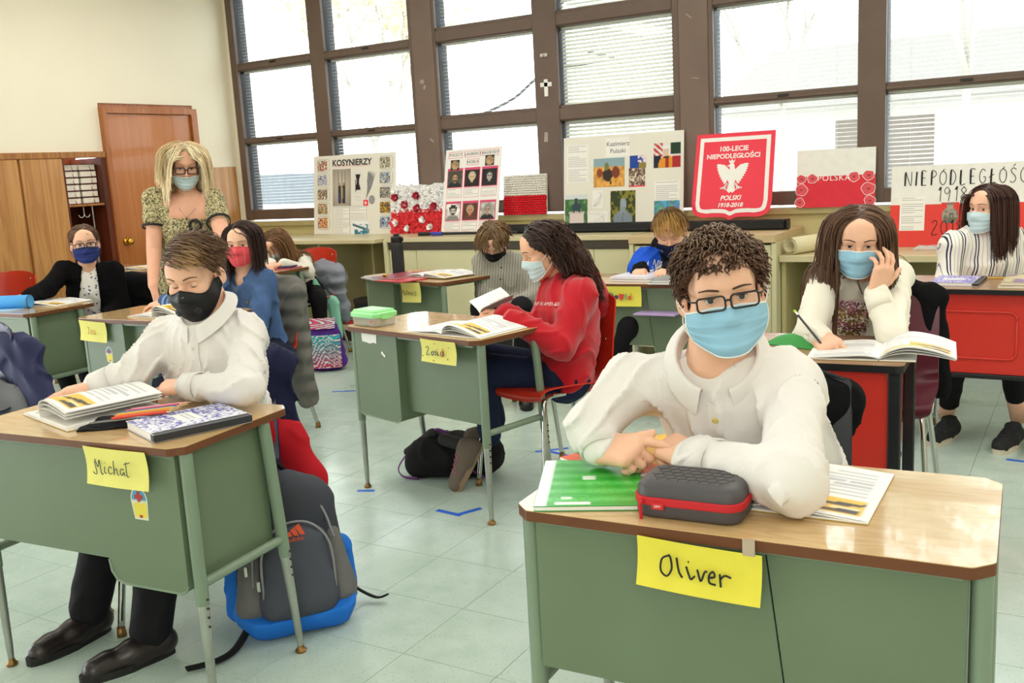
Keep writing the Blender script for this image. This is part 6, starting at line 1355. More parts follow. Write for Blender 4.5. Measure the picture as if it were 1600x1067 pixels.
    def strip(s, name, pts, w, m, parent, F, d, off=.003, n=16, th=.002):
        """ribbon laid on cloth along points, pressed on along direction d"""
        C = np.array([tuple(p) for p in bez([tuple(p) for p in pts], max(2, n // max(1, len(pts) - 1)))]); d = unit(d); t = np.gradient(C, axis=0); sd = np.cross(t, d); sd /= np.linalg.norm(sd, axis=1, keepdims=True); P = []
        for k in (-.5, -.17, .17, .5): P.append(F.march(C + sd * w * k - d * .12, np.tile(d, (len(C), 1)), 40, off))
        A = np.stack(P, 1); ok = (np.abs(F.sample(A) - off) < .006) & ((A - C[:, None]) @ d > -.19) & ((A - C[:, None]) @ d < .05); ok = ok.all(1)
        if ok.sum() < 4: return None
        A = A[ok]; return s.wmb(name, MB().slab([[tuple(q) for q in r] for r in A], th), m, parent, True, 60)
    def buttons(s, pts, m, parent, F, d, r=.0055):
        d = unit(d)
        for p in pts:
            q = F.march(np.array(p, float)[None] - d * .12, d[None], 40, .005)[0]
            if not -.19 < (q - p) @ d < .05: continue
            R = Vector(-d).to_track_quat('Z', 'Y').to_matrix(); mb = MB(); mb.lathe([(0, -.001), (r, -.001), (r, .0012), (r * .7, .0018), (r * .55, .0012), (0, .0012)], 12, tuple(q), R); s.wmb('button', mb, m, parent)
    def decal(s, me, M, F, d, m, parent, name='lettering', off=.0015):
        V = np.empty(len(me.vertices) * 3); me.vertices.foreach_get('co', V); V = V.reshape(-1, 3); z = V[:, 2].copy(); Mx = np.array(M); V[:, 2] = 0; V = V @ Mx[:3, :3].T + Mx[:3, 3]; d = unit(d)
        V = F.march(V - d * .12, np.tile(d, (len(V), 1)), 40, off) - d * z[:, None]; me.vertices.foreach_set('co', (V - s.base).ravel()); me.materials.clear(); me.materials.append(m); me.update(); return link(name, me, parent)
    def shoe(s, heel, toe, m, ms, h=.006, w=.040, hgt=.085, sole=.022, name='shoe', lace=None):
        a, b = np.array(heel, float), np.array(toe, float); d = unit(b - a); L = np.linalg.norm(b - a); z = v3(0, 0, 1); rt = np.cross(d, z)
        F = Field(np.minimum(a, b) - .08, np.maximum(a, b) + v3(.08, .08, .15), h)
        q = lambda t, zz, x=0: a + d * L * t + z * zz + rt * x
        F.cap(q(.10, .045), q(.42, .040), .040, .038, k=.02); F.cap(q(.4, .036), q(.84, .026), .037, .032, k=.03); F.cap(q(.14, .05), q(.2, hgt), .036, .034, k=.02); F.cap(q(.72, .028, .010), q(.86, .024, 0), .034, .026, k=.02)
        F.cut(a + z * (hgt + .018), z + d * .12); F.cut(a + z * .006, -z); V, Q = F.mesh(); o = s.put(name, V, Q, m)
        P = []
        for i in range(28):
            t = 6.2832 * i / 28; cx = math.cos(t); wid = w * (1.0 if cx > 0 else .86) * (1 - .12 * max(0, -cx)); P.append((L * .5 + L * .52 * cx * 1.0, wid * math.sin(t) * (abs(math.sin(t)) ** -.25 if abs(math.sin(t)) > .05 else 1)))
        mb = MB(); mb.prism(P, 0, sole); mb.v = [tuple(a + d * p[0] + rt * p[1] + z * p[2]) for p in mb.v]; mb.f = [f[::-1] for f in mb.f]; s.wmb('sole', mb, ms, o, False)
        if lace is not None:
            for k in range(4):
                t = .38 + .09 * k; c = [q(t, .2, x) for x in (-.03, -.012, .012, .03)]; C = F.march(np.array(c), np.tile(-z, (4, 1)), 40, .002); l_ = MB(); l_.tube([tuple(p) for p in C], .0026, 5); s.wmb('lace', l_, lace, o)
        return o
def unit_rows(a): return a / (np.linalg.norm(a, axis=1, keepdims=True) + 1e-9)
M_skin = mat('skin_fair', '#efbc9f', .5, .35, sss=.12, var=.06, vscale=25, bump=.04, bscale=500)
M_skin2 = mat('skin_warm', '#e8b392', .5, .35, sss=.12, var=.06, vscale=25)
M_sblue = mat('surgical_blue', '#98c6e0', .75, .15, bump=.08, bscale=700)
M_spale = mat('surgical_pale', '#c6dde2', .75, .15, bump=.08, bscale=700)
M_swhite = mat('mask_white', '#eef0ee', .75, .15)
M_shirt = mat('white_cotton', '#e6e2de', .8, .15, bump=.45, bscale=17, bdist=.012)
M_btn = mat('pale_button', '#e9e2cf', .35, .5)
# ================================================================== chairs under people
chair('red plastic chair of the girl in the red hoodie', (-1.93, 3.46), math.radians(-19), M_redc, 'red school chairs')
chair('red plastic chair of the girl in the denim jacket', (-3.78, 3.56), math.radians(-2), M_redc, 'red school chairs')
chair('red plastic chair with a grey and mint jacket by the left counter', (-5.10, 5.40), math.radians(-6), M_redc, 'red school chairs')
chair('red plastic chair of the boy in the striped shirt', (-2.93, 4.95), math.radians(-22), M_redc, 'red school chairs')
chair('red plastic chair at the left edge of the photo', (-6.40, 3.80), math.radians(12), M_redc, 'red school chairs')
chair('maroon plastic chair of the girl holding a pencil', (-.67, 3.60), math.radians(4), M_mar, 'dark school chairs')
chair('dark plastic chair of the curly boy at the front', (-.67, 2.14), math.radians(6), mat('black_chair_plastic', '#18181c', .4, .4), 'dark school chairs')
chair('dark plastic chair of the boy in the black mask', (-2.40, 2.02), math.radians(30), M_navc, 'dark school chairs', seat=.36)
chair('dark plastic chair of the girl in the black cardigan', (-5.10, 3.78), math.radians(20), M_navc, 'dark school chairs')
chair('dark plastic chair of the blond boy', (-1.98, 5.12), math.radians(2), M_navc, 'dark school chairs')
chair('dark plastic chair of the girl in the striped blouse', (-.42, 5.12), math.radians(0), M_navc, 'dark school chairs')
chair('dark plastic chair under the navy coat at the left edge', (-4.02, 2.12), math.radians(5), M_navc, 'dark school chairs')
# ================================================================== coats, bags
def soft(root, name, caps, m, h=.009, fold=.006, freq=60, seed=1, cuts=(), subs=(), parent=None):
    P = np.array([p for c in caps for p in c[:2]], float); r = max(max(c[2:4]) for c in caps); F = Field(P.min(0) - r - .03, P.max(0) + r + .03, h)
    for c in caps: F.cap(*[np.array(c[0], float), np.array(c[1], float), c[2], c[3]], k=c[4] if len(c) > 4 else .03, fwd=np.array(c[5], float) if len(c) > 5 else None, sq=c[6] if len(c) > 6 else 1.)
    if fold: F.disp(folds(seed, fold, freq))
    for c in subs: F.cap(*c[:4], k=.01, op='s')
    for p, n in cuts: F.cut(p, n)
    V, Q = F.mesh(); return link(name, np_mesh(name, V, Q, m), parent or root), F
def quilt(name, c, period=.075):
    m = mat(name, c, .7, .25, bump=.15, bscale=220, var=.1, vscale=30); nt = m.node_tree; n = nt.nodes; L = nt.links
    w = n.new('ShaderNodeTexWave'); w.wave_type = 'BANDS'; w.bands_direction = 'Z'; w.inputs['Scale'].default_value = 1 / period * .32; w.inputs['Distortion'].default_value = 1.2; L.new(n['Texture Coordinate'].outputs['Object'], w.inputs['Vector'])
    b = n.new('ShaderNodeBump'); b.inputs['Strength'].default_value = .7; b.inputs['Distance'].default_value = .02; L.new(w.outputs['Fac'], b.inputs['Height']); L.new(n['Bump'].outputs[0], b.inputs['Normal']); L.new(b.outputs[0], n['Principled BSDF'].inputs['Normal']); return m
Y = (0, 1, 0)
# grey quilted coat on the denim girl's chair
t = thing('grey_coat', 'dark grey quilted coat hanging over the red chair of the denim girl', 'coat', (-3.70, 3.80, 0), math.radians(-4))
soft(t, 'coat', [((-.10, .0, .77), (.10, .0, .76), .05, .05, .03, Y, .9), ((-.02, -.02, .72), (.04, -.03, .36), .10, .10, .04, Y, .55), ((.07, -.02, .72), (.12, -.02, .18), .085, .065, .04, Y, .7)], quilt('grey_quilted_cloth', '#6e6c65', .09), .008, .007, 50, 4)
soft(t, 'lining', [((-.05, -.03, .45), (.02, -.02, .22), .07, .06, .03, Y, .4)], mat('black_lining', '#1b1b1d', .7), .010, .005)
# grey and mint jacket on the red chair by the counter
t = thing('grey_mint_jacket', 'pale grey and mint green jacket hanging on the red chair by the left counter', 'coat', (-5.02, 5.52, 0), math.radians(-6))
Mg = quilt('pale_grey_quilted', '#8e919c', .1); Mm = mat('mint_cloth', '#9adcc0', .7, .2, bump=.15, bscale=200)
soft(t, 'jacket', [((-.16, .02, .62), (.14, .06, .60), .075, .075, .04, Y, .6), ((-.20, .02, .56), (-.26, -.02, .30), .085, .075, .04, Y, .5), ((.12, .06, .58), (.17, .08, .30), .085, .06, .04, Y, .5), ((-.05, .05, .55), (.10, .07, .34), .09, .08, .04, Y, .45), ((.0, .07, .66), (.12, .09, .58), .06, .08, .03)], Mg, .009, .008, 55, 6)
soft(t, 'mint_panel', [((-.10, -.05, .62), (.08, -.06, .47), .055, .05, .02, Y, .6), ((.15, -.01, .40), (.16, .0, .16), .06, .055, .02, Y, .6)], Mm, .008, .004); soft(t, 'mint_panel', [((-.22, -.08, .52), (-.30, -.09, .36), .045, .045, .02, Y, .6)], Mm, .008, .003)
# navy coat on the chair at the left edge, grey lining
t = thing('navy_coat', 'navy coat with grey fleece lining hanging on a chair at the left edge', 'coat', (-4.00, 2.36, -.03), math.radians(5))
soft(t, 'coat', [((-.22, .0, .74), (.22, .0, .72), .06, .06, .04, Y, .8), ((-.15, .02, .66), (-.1, .05, .46), .12, .12, .05, Y, .5), ((.10, .0, .68), (.26, -.02, .52), .085, .075, .05, Y, .6), ((.22, -.02, .62), (.33, -.04, .50), .07, .06, .04, Y, .6)], mat('navy_padded_cloth', '#20244a', .6, .3, bump=.15, bscale=160), .010, .009, 46, 8)
soft(t, 'fleece_lining', [((-.15, -.05, .50), (-.12, -.04, .24), .10, .10, .04, Y, .5), ((.04, -.06, .52), (.06, -.05, .24), .09, .09, .04, Y, .5), ((.18, -.06, .50), (.24, -.05, .30), .07, .06, .04, Y, .5)], mat('grey_fleece', '#77777a', .95, .1, bump=.6, bscale=140), .010, .009, 60, 9)
# navy and red track jacket on the front left boy's chair
t = thing('red_navy_jacket', 'navy and red jacket with white piping hanging from the chair of the black-masked boy', 'coat', (-2.47, 2.24, -.045), math.radians(30))
Mn = mat('navy_track_cloth', '#1e2240', .75, .2, bump=.1, bscale=300); Mr_ = mat('red_track_cloth', '#c01a28', .7, .2, bump=.1, bscale=300)
soft(t, 'jacket', [((-.18, .0, .78), (.18, .0, .77), .045, .045, .03, Y, .9), ((-.12, .01, .72), (-.10, .05, .36), .10, .10, .04, Y, .4), ((.12, .0, .74), (.15, .03, .40), .085, .085, .04, Y, .45), ((.14, .03, .46), (.17, .02, .22), .085, .07, .04, Y, .5)], Mn, .008, .006, 52, 11)
soft(t, 'red_panel', [((.08, -.02, .58), (.16, .0, .50), .05, .065, .03, Y, .6), ((.16, .0, .52), (.235, .0, .36), .065, .06, .03, Y, .7), ((.235, .0, .36), (.255, .0, .26), .055, .04, .03, Y, .7)], Mr_, .0075, .005, 60, 12)
pp_ = MB(); pp_.tube(bez([(.03, -.05, .60), (.12, -.035, .56), (.22, -.015, .44), (.275, .0, .30)], 8), .0028, 6).tube(bez([(.10, -.055, .46), (.15, -.05, .38), (.20, -.04, .30), (.235, -.035, .22)], 8), .0028, 6); pp_.build('white_piping', mat('white_piping', '#ecebe8', .6), t, smooth=True)
# black jacket on the curly boy's chair, black coat on the maroon chair, black coat on the cardigan girl's chair
t = thing('black_jacket', 'black jacket on the chair back behind the curly boy', 'coat', (-.68, 2.38, 0), math.radians(6))
soft(t, 'jacket', [((-.19, .0, .74), (.17, .0, .72), .045, .05, .03, Y, .9), ((-.1, .02, .66), (-.08, .04, .40), .11, .11, .04, Y, .4), ((.10, .0, .68), (.10, .02, .36), .09, .09, .04, Y, .45)], mat('black_fleece_cloth', '#141416', .9, .1, bump=.25, bscale=200), .009, .006, 55, 13)
t = thing('black_coat', 'black coat over one side of the maroon chair', 'coat', (-.67, 3.83, 0), math.radians(4))
soft(t, 'coat', [((.10, .0, .805), (.185, .0, .77), .03, .035, .02, Y, .9), ((.165, .0, .76), (.195, .0, .42), .045, .04, .03, Y, .7)], mat('black_fleece_cloth', '#17171a', .85, .15), .008, .005, 55, 14)
t = thing('black_coat', 'black coat on the chair behind the girl in the black cardigan', 'coat', (-5.00, 3.99, 0), math.radians(20))
soft(t, 'coat', [((-.18, .0, .76), (.18, .0, .74), .05, .055, .03, Y, .9), ((.10, .0, .68), (.14, .02, .40), .10, .10, .04, Y, .5), ((-.1, .0, .68), (-.1, .02, .40), .10, .10, .04, Y, .5)], mat('black_fleece_cloth', '#17171a', .85, .15), .010, .006, 55, 15)
# ---- the grey and blue backpack, local +x to its right, -y its front
bp = thing('grey_backpack', 'grey and black backpack with blue base and orange logo beside the front left desk', 'backpack', (-2.015, 1.995, 0), math.radians(55))
Mg = mat('charcoal_pack_cloth', '#3c3f47', .75, .25, bump=.2, bscale=300); Mgr = mat('mid_grey_pack_cloth', '#6a6968', .75, .25, bump=.2, bscale=300); Mb = mat('blue_pack_cloth', '#1d6fcf', .7, .25, bump=.25, bscale=260); Mk = mat('black_strap', '#18181a', .8, .2)
soft(bp, 'main_compartment', [((-.09, .03, .09), (-.075, .06, .36), .085, .075, .06), ((.09, .03, .09), (.075, .06, .36), .085, .075, .06), ((0, .02, .10), (0, .055, .39), .095, .075, .06)], Mg, .008, .004, 50, 21, cuts=[((0, 0, .085), (0, 0, -1))])
soft(bp, 'base', [((-.095, .03, .075), (.095, .03, .075), .088, .088, .05, (0, 0, 1), .85), ((-.10, -.05, .07), (.10, -.05, .07), .065, .065, .05)], Mb, .008, .005, 55, 22, cuts=[((0, 0, .10), (0, -.25, 1)), ((0, 0, .002), (0, 0, -1))])
soft(bp, 'front_pocket', [((-.06, -.055, .11), (-.05, -.035, .27), .062, .05, .04), ((.06, -.055, .11), (.05, -.035, .27), .062, .05, .04), ((0, -.06, .12), (0, -.04, .28), .07, .055, .04)], mat('slate_pack_cloth', '#4a4d57', .75, .25, bump=.2, bscale=300), .0075, .004, 50, 23, cuts=[((0, 0, .07), (0, 0, -1))])
for sx in (-1, 1):
    soft(bp, 'side_panel', [((sx * .125, -.02, .10), (sx * .115, .0, .26), .055, .035, .03)], Mgr, .008, .003, 50, 24); soft(bp, 'mesh_pocket', [((sx * .155, .05, .07), (sx * .155, .055, .20), .045, .04, .03)], Mb, .008, .005, 70, 25)
zp = MB(); zp.tube(bez([(-.105, -.085, .12), (-.10, -.075, .26), (-.06, -.06, .325), (0, -.06, .345), (.06, -.06, .325), (.10, -.075, .26), (.105, -.085, .12)], 6), .004, 6); zp.tube(bez([(-.13, -.055, .12), (-.12, -.045, .27), (-.09, -.01, .37), (0, .0, .42), (.09, -.01, .37), (.12, -.045, .27)], 6), .004, 6); zp.build('zip', mat('grey_zip', '#85868a', .5), bp, smooth=True)
for x, z in ((-.118, .20), (-.145, .24)): MB().b2(x - .005, x + .005, -.098 + (x < -.13) * .03, -.09 + (x < -.13) * .03, z - .03, z, .002).build('zip_pull', mat('bright_steel', '#c9c9c6', .3, metal=1), bp)
lo = MB()
for k in range(3): x = -.022 + .018 * k; hgt = (.014, .024, .034)[k]; lo.add([(x, -.094, .315), (x + .013, -.094, .315), (x + .013 - hgt * .45, -.090, .315 + hgt), (x - hgt * .45, -.090, .315 + hgt * .72)], [(0, 1, 2, 3)])
Ml = mat('orange_logo', '#e0532a', .6); o = lo.build('three_bar_logo', Ml, bp); lettering('adidas', .018, Ml, bp, T(.0, -.0945, .305) @ RX(84))
for q_ in (MB().tube(bez([(.16, .06, .10), (.20, .05, .05), (.25, .02, .02), (.28, .0, .03)], 6), .014, 6, flat=.25), MB().tube(bez([(-.14, -.02, .05), (-.20, -.10, .02), (-.26, -.13, .012), (-.34, -.15, .02)], 6), .014, 6, flat=.25), MB().tube(bez([(-.05, .12, .42), (-.08, .16, .30), (-.11, .13, .12)], 6), .022, 6, flat=.3), MB().tube(bez([(.05, .12, .42), (.08, .16, .30), (.11, .13, .12)], 6), .022, 6, flat=.3), MB().tube(bez([(-.03, .09, .44), (0, .10, .475), (.03, .09, .44)], 6), .008, 6)): q_.build('strap', Mk, bp, smooth=True)
# ---- black backpack with purple straps under the middle desk
bb = thing('black_backpack', 'black backpack with purple straps lying under the middle desk', 'backpack', (-2.385, 3.38, 0), math.radians(25))
soft(bb, 'pack', [((-.12, .0, .085), (.14, .0, .085), .085, .085, .05), ((-.16, -.0, .05), (-.10, .02, .13), .05, .05, .05), ((-.05, .02, .10), (.12, .02, .11), .09, .08, .05)], mat('black_pack_cloth', '#151416', .75, .2, bump=.25, bscale=260), .008, .007, 50, 31, cuts=[((0, 0, .003), (0, 0, -1))])
soft(bb, 'shoulder_pad', [((-.02, -.06, .18), (.07, -.08, .16), .028, .03, .02), ((-.20, .02, .11), (-.08, .0, .19), .02, .028, .02)], mat('grey_black_pad', '#2b2a2a', .85), .007, .003)
for q_ in (MB().tube(bez([(.05, -.105, .155), (.06, -.118, .11), (.10, -.115, .06), (.15, -.10, .02)], 6), .014, 6, flat=.2), MB().tube(bez([(-.09, .0, .185), (-.06, -.01, .215), (-.01, -.02, .20)], 5), .006, 6), MB().tube(bez([(-.19, .0, .12), (-.24, -.02, .05), (-.22, -.03, .01), (-.15, -.06, .01)], 5), .010, 6, flat=.25)): q_.build('purple_strap', mat('purple_webbing', '#6d2f7a', .7), bb, smooth=True)
# ---- purple sequin bag by the counter
sb_ = thing('sequin_bag', 'purple bag with a rainbow zebra front on the floor by the left counter', 'bag', (-4.58, 5.05, 0), math.radians(28))
soft(sb_, 'bag', [((-.07, .0, .07), (-.05, .0, .30), .075, .05, .04, Y, .9), ((.07, .0, .07), (.05, .0, .30), .075, .05, .04, Y, .9), ((0, 0, .08), (0, 0, .30), .09, .055, .04, Y, .9)], mat('purple_cloth', '#5c2a96', .6, .3, bump=.15, bscale=200), .008, .006, 55, 41, cuts=[((0, 0, .003), (0, 0, -1))])
def zeb(u, v):
    w = np.sin((v * 14 + 1.6 * np.sin(u * 7 + v * 3) + np.abs(u - .5) * 8) * 3.1416); h_ = np.clip(v * 1.2, 0, 1)[..., None]; c = (1 - h_) * np.array([.93, .20, .42]) + h_ * np.array([.25, .75, .80]); return np.where((w > .1)[..., None], c, np.where((w < -.55)[..., None], np.array([.9, .9, .88]), np.array([.16, .12, .22])))
def curved_print(parent, nm, x0, x1, z0, z1, yfn, fn, nx=26, ny=36):
    c = raster(nx, ny, fn).reshape(-1, 3); u, v = np.meshgrid(np.linspace(x0, x1, nx), np.linspace(z0, z1, ny)); V = np.stack([u, yfn(u, v), v], -1).reshape(-1, 3); i = np.arange(nx * ny).reshape(ny, nx)
    return link(nm, np_mesh(nm, V, np.stack([i[:-1, :-1].ravel(), i[:-1, 1:].ravel(), i[1:, 1:].ravel(), i[1:, :-1].ravel()], 1), attr_mat('glossy_print', .22), True, c), parent)
curved_print(sb_, 'sequin_panel', -.085, .125, .03, .26, lambda u, v: -.098 + .028 * (u / .12) ** 2 + .10 * np.maximum(0, v - .10) * .3 - .008 + 0 * u, zeb)
curved_print(sb_, 'sequin_flap', -.09, .09, .30, .37, lambda u, v: -.075 + .5 * (v - .30) + .02 * (u / .1) ** 2, lambda u, v: zeb(v * .6 + .2, u * .35))
# ---- black box under the left counter
kb_ = thing('black_box', 'small black box with papers on the low shelf under the left counter', 'box', (-5.10, 6.17, .132), math.radians(8)); MB().b2(-.085, .085, -.07, .07, 0, .20, .006).build('body', M_blk, kb_); MB().b2(-.09, .09, -.075, .075, .165, .205, .006).build('lid', mat('worn_black_lid', '#3a352e', .6), kb_)
rd = thing('red_case', 'small red and black case lying in front of the black box under the counter', 'case', (-5.22, 6.07, .1325), math.radians(10)); MB().b2(-.07, .09, -.025, .025, 0, .028, .004).build('case', mat('red_card', '#b8242f', .4), rd); MB().b2(-.075, -.02, -.027, .027, .0, .022, .004).build('cap', M_blk, rd)
dkb = thing('dark_bag', 'dark bag with a small blue three-bar mark on the floor behind the red hoodie', 'bag', (-2.30, 5.20, 0), 0)
soft(dkb, 'bag', [((-.12, 0, .09), (.14, 0, .10), .09, .09, .05)], mat('slate_bag_cloth', '#2d3038', .8, bump=.2), .010, .006, 50, 51, cuts=[((0, 0, .003), (0, 0, -1))])
lo = MB()
for k in range(3): x = -.015 + .012 * k; hgt = (.010, .017, .024)[k]; lo.add([(x, -.094, .11), (x + .009, -.094, .11), (x + .009 - hgt * .45, -.092, .11 + hgt), (x - hgt * .45, -.092, .11 + hgt * .72)], [(0, 1, 2, 3)])
lo.build('three_bar_logo', mat('blue_logo', '#3f7fd0', .6), dkb)
POSE = {
 'O': dict(hd=(-0.612, 1.797, 1.066), nk=(-0.642, 1.854, 0.914), shR=(-0.816, 1.833, 0.864), shL=(-0.509, 1.912, 0.862), elR=(-0.857, 1.714, 0.800), wrR=(-0.826, 1.678, 0.765), elL=(-0.420, 1.583, 0.775), wrL=(-0.627, 1.679, 0.765), pel=(-0.580, 2.100, 0.500)),
 'M': dict(hd=(-2.220, 1.927, 1.068), nk=(-2.206, 1.956, 0.937), shR=(-2.457, 2.000, 0.873), shL=(-2.134, 2.020, 0.886), elR=(-2.380, 1.810, 0.800), wrR=(-2.475, 1.741, 0.765), elL=(-1.959, 1.830, 0.775), wrL=(-2.178, 1.823, 0.765), pel=(-2.320, 2.050, 0.500)),
 'B': dict(hd=(-5.080, 3.628, 1.019), nk=(-5.111, 3.647, 0.855), shR=(-5.195, 3.551, 0.866), shL=(-5.062, 3.780, 0.840), elR=(-5.120, 3.377, 0.785), wrR=(-5.261, 3.352, 0.745), elL=(-5.010, 3.768, 0.633), wrL=(-4.948, 3.491, 0.549), pel=(-5.148, 3.722, 0.530), knR=(-4.992, 3.281, 0.525), knL=(-4.869, 3.357, 0.531), anR=(-5.065, 3.401, 0.172), anL=(-4.818, 3.373, 0.178)),
 'I': dict(hd=(-3.652, 3.485, 1.021), nk=(-3.682, 3.520, 0.879), shR=(-3.831, 3.518, 0.846), shL=(-3.584, 3.544, 0.825), elR=(-3.724, 3.263, 0.740), wrR=(-3.968, 3.253, 0.752), elL=(-3.494, 3.378, 0.621), wrL=(-3.521, 3.197, 0.688), pel=(-3.628, 3.561, 0.465), knR=(-3.644, 3.211, 0.541), knL=(-3.488, 3.186, 0.538), anR=(-3.617, 3.223, 0.238), anL=(-3.461, 3.198, 0.231)),
 'G': dict(hd=(-5.121, 5.234, 0.863), nk=(-5.137, 5.324, 0.774), shR=(-5.193, 5.228, 0.760), shL=(-5.025, 5.382, 0.725), elR=(-5.092, 5.041, 0.707), wrR=(-4.980, 5.010, 0.745), elL=(-4.816, 5.200, 0.672), wrL=(-4.880, 5.030, 0.745), pel=(-5.100, 5.460, 0.500)),
 'T': dict(hd=(-3.001, 4.806, 0.906), nk=(-3.004, 4.899, 0.795), shR=(-3.103, 4.834, 0.772), shL=(-2.882, 4.962, 0.743), elR=(-3.049, 4.750, 0.609), wrR=(-2.847, 4.649, 0.561), elL=(-2.795, 4.898, 0.578), wrL=(-2.797, 4.680, 0.565), pel=(-2.967, 4.854, 0.474), knR=(-2.910, 4.492, 0.561), knL=(-2.718, 4.607, 0.556)),
 'Z': dict(hd=(-1.922, 3.456, 0.984), nk=(-1.868, 3.539, 0.827), shR=(-1.991, 3.667, 0.767), shL=(-1.742, 3.421, 0.807), elR=(-1.934, 3.437, 0.641), wrR=(-2.033, 3.326, 0.739), elL=(-1.762, 3.278, 0.631), wrL=(-1.930, 3.221, 0.730), pel=(-1.865, 3.482, 0.486), knL=(-2.134, 3.267, 0.522), knR=(-2.253, 3.435, 0.537), anL=(-2.148, 3.332, 0.191), anR=(-2.210, 3.476, 0.209)),
 'D': dict(hd=(-1.951, 4.914, 0.937), nk=(-1.969, 4.971, 0.808), shR=(-2.087, 4.894, 0.781), shL=(-1.855, 5.033, 0.773), elR=(-2.071, 4.729, 0.684), wrR=(-2.050, 4.740, 0.755), elL=(-1.755, 4.918, 0.670), wrL=(-1.900, 4.750, 0.755), pel=(-1.980, 5.100, 0.500), knR=(-2.033, 4.532, 0.485), anR=(-2.232, 4.577, 0.141)),
 'P': dict(hd=(-0.659, 3.281, 1.031), nk=(-0.669, 3.377, 0.894), shR=(-0.766, 3.295, 0.895), shL=(-0.572, 3.435, 0.888), elR=(-0.772, 3.118, 0.748), wrR=(-0.725, 3.052, 0.745), elL=(-0.530, 3.149, 0.752), wrL=(-0.588, 3.200, 0.865), pel=(-0.704, 3.566, 0.532)),
 'J': dict(hd=(-0.422, 4.966, 1.016), nk=(-0.424, 5.022, 0.888), shR=(-0.562, 4.908, 0.858), shL=(-0.275, 5.135, 0.828), elR=(-0.580, 4.862, 0.691), wrR=(-0.502, 4.659, 0.633), elL=(-0.219, 5.073, 0.654), wrL=(-0.259, 4.803, 0.617), pel=(-0.419, 5.075, 0.559), knR=(-0.490, 4.580, 0.504), knL=(-0.307, 4.632, 0.502), anR=(-0.563, 4.792, 0.023), anL=(-0.263, 4.829, 0.070)),
 'K': dict(hd=(-4.278, 3.725, 1.432), nk=(-4.302, 3.755, 1.245), shR=(-4.471, 3.666, 1.255), shL=(-4.232, 3.854, 1.230), elR=(-4.432, 3.585, 0.980), wrR=(-4.352, 3.489, 0.802), elL=(-4.030, 3.727, 1.005), wrL=(-3.811, 3.583, 0.818), pel=(-4.390, 3.776, 0.859)),
}
POSE = {k: {a: np.array(b) for a, b in v.items()} for k, v in POSE.items()}
def frame(p):
    rt = unit(p['shR'] - p['shL']); up = unit(p['nk'] - p['pel']); up = unit(up - rt * (up @ rt)); return rt, np.cross(up, rt), up
def trunk(p, infl=0., w=.45, sq=.68, belly=0., hip=.47, arms=('R', 'L'), ru=.047, re=.040, rw=.032, waist=.40, short=None):
    """clothing capsules over the trunk and arms; radii follow the shoulder width"""
    rt, fw, up = frame(p); sw = np.linalg.norm(p['shR'] - p['shL']); nk, pel = p['nk'], p['pel']; q = lambda t: pel + (nk - pel) * t
    c = [(q(0), q(.38), sw * hip + infl, sw * (waist + belly) + infl, .05, fw, sq + belly), (q(.38) + fw * belly * .1, q(.74), sw * (waist + belly) + infl, sw * w + infl * .8, .05, fw, sq + belly * .6), (q(.70), q(.86), sw * w * .95 + infl * .8, sw * .24 + infl * .4, .05, fw, .8)]
    for s in arms:
        sh = p['sh' + s]; el = p['el' + s]; wr = p['wr' + s]; c.append((q(.90), sh, .040 + infl * .3, ru * 1.08 + infl * .5, .05))
        if short: c.append((sh, sh + (el - sh) * short, ru * 1.05 + infl, ru + infl * 1.2, .03)); continue
        c += [(sh, el, ru * 1.05 + infl * .7, re + infl * .7, .03), (el, wr + (wr - el) * .0, re + infl * .7, rw + infl * .5, .02)]
    return c
def under(p, legs=True):
    """coarse skin under the clothes"""
    q = lambda t: p['pel'] + (p['nk'] - p['pel']) * t; c = [(q(0), q(.5), .085, .075), (q(.5), q(.9), .075, .055), (q(.9), p['nk'], .05, .04)]
    for s in 'RL':
        c += [(q(.9), p['sh' + s], .03, .032), (p['sh' + s], p['el' + s], .032, .028), (p['el' + s], p['wr' + s], .028, .02)]
        if legs and 'kn' + s in p: c += [(p['hip' + s], p['kn' + s], .05, .035), (p['kn' + s], p['an' + s], .035, .022)]
    return c
def legs_of(p, seat_len=.40):
    """fill in hips, knees and ankles that the photo does not show"""
    rt, fw, up = frame(p); fw = unit(fw * v3(1, 1, 0)); rt = unit(rt * v3(1, 1, 0))
    for s, k in (('R', 1), ('L', -1)):
        p['hip' + s] = p['pel'] + rt * .075 * k - v3(0, 0, .03)
        p.setdefault('kn' + s, p['hip' + s] + fw * seat_len + rt * .03 * k); p.setdefault('an' + s, v3(*(p['kn' + s][:2] - fw[:2] * .02), .09))
    return fw, rt
def trousers(P, p, m, h=.013, ru=.075, rk=.058, ra=.045, name='trousers', end=.0, fold=.004, waist=True):
    c = [(p['pel'] - v3(0, 0, .01), p['pel'] + (p['nk'] - p['pel']) * .12, .13, .12, .04, frame(p)[1], .75)]
    for s in 'RL': c += [(p['hip' + s], p['kn' + s], ru, rk, .02), (p['kn' + s], p['an' + s] + (p['kn' + s] - p['an' + s]) * end, rk, ra, .02)]
    return P.cloth(name, c, m, h, fold=fold, freq=60, seed=5)
def shoes(P, p, m, ms, L=.23, name='shoe', dirs=None, lace=None, h=.01):
    fw, rt = unit(frame(p)[1] * v3(1, 1, 0)), 0
    for s in 'RL':
        d = dirs[s] if dirs else fw; a = p['an' + s] * v3(1, 1, 0) - unit(d) * .055; P.shoe(a, a + unit(d) * L, m, ms, h, name=name, lace=lace)
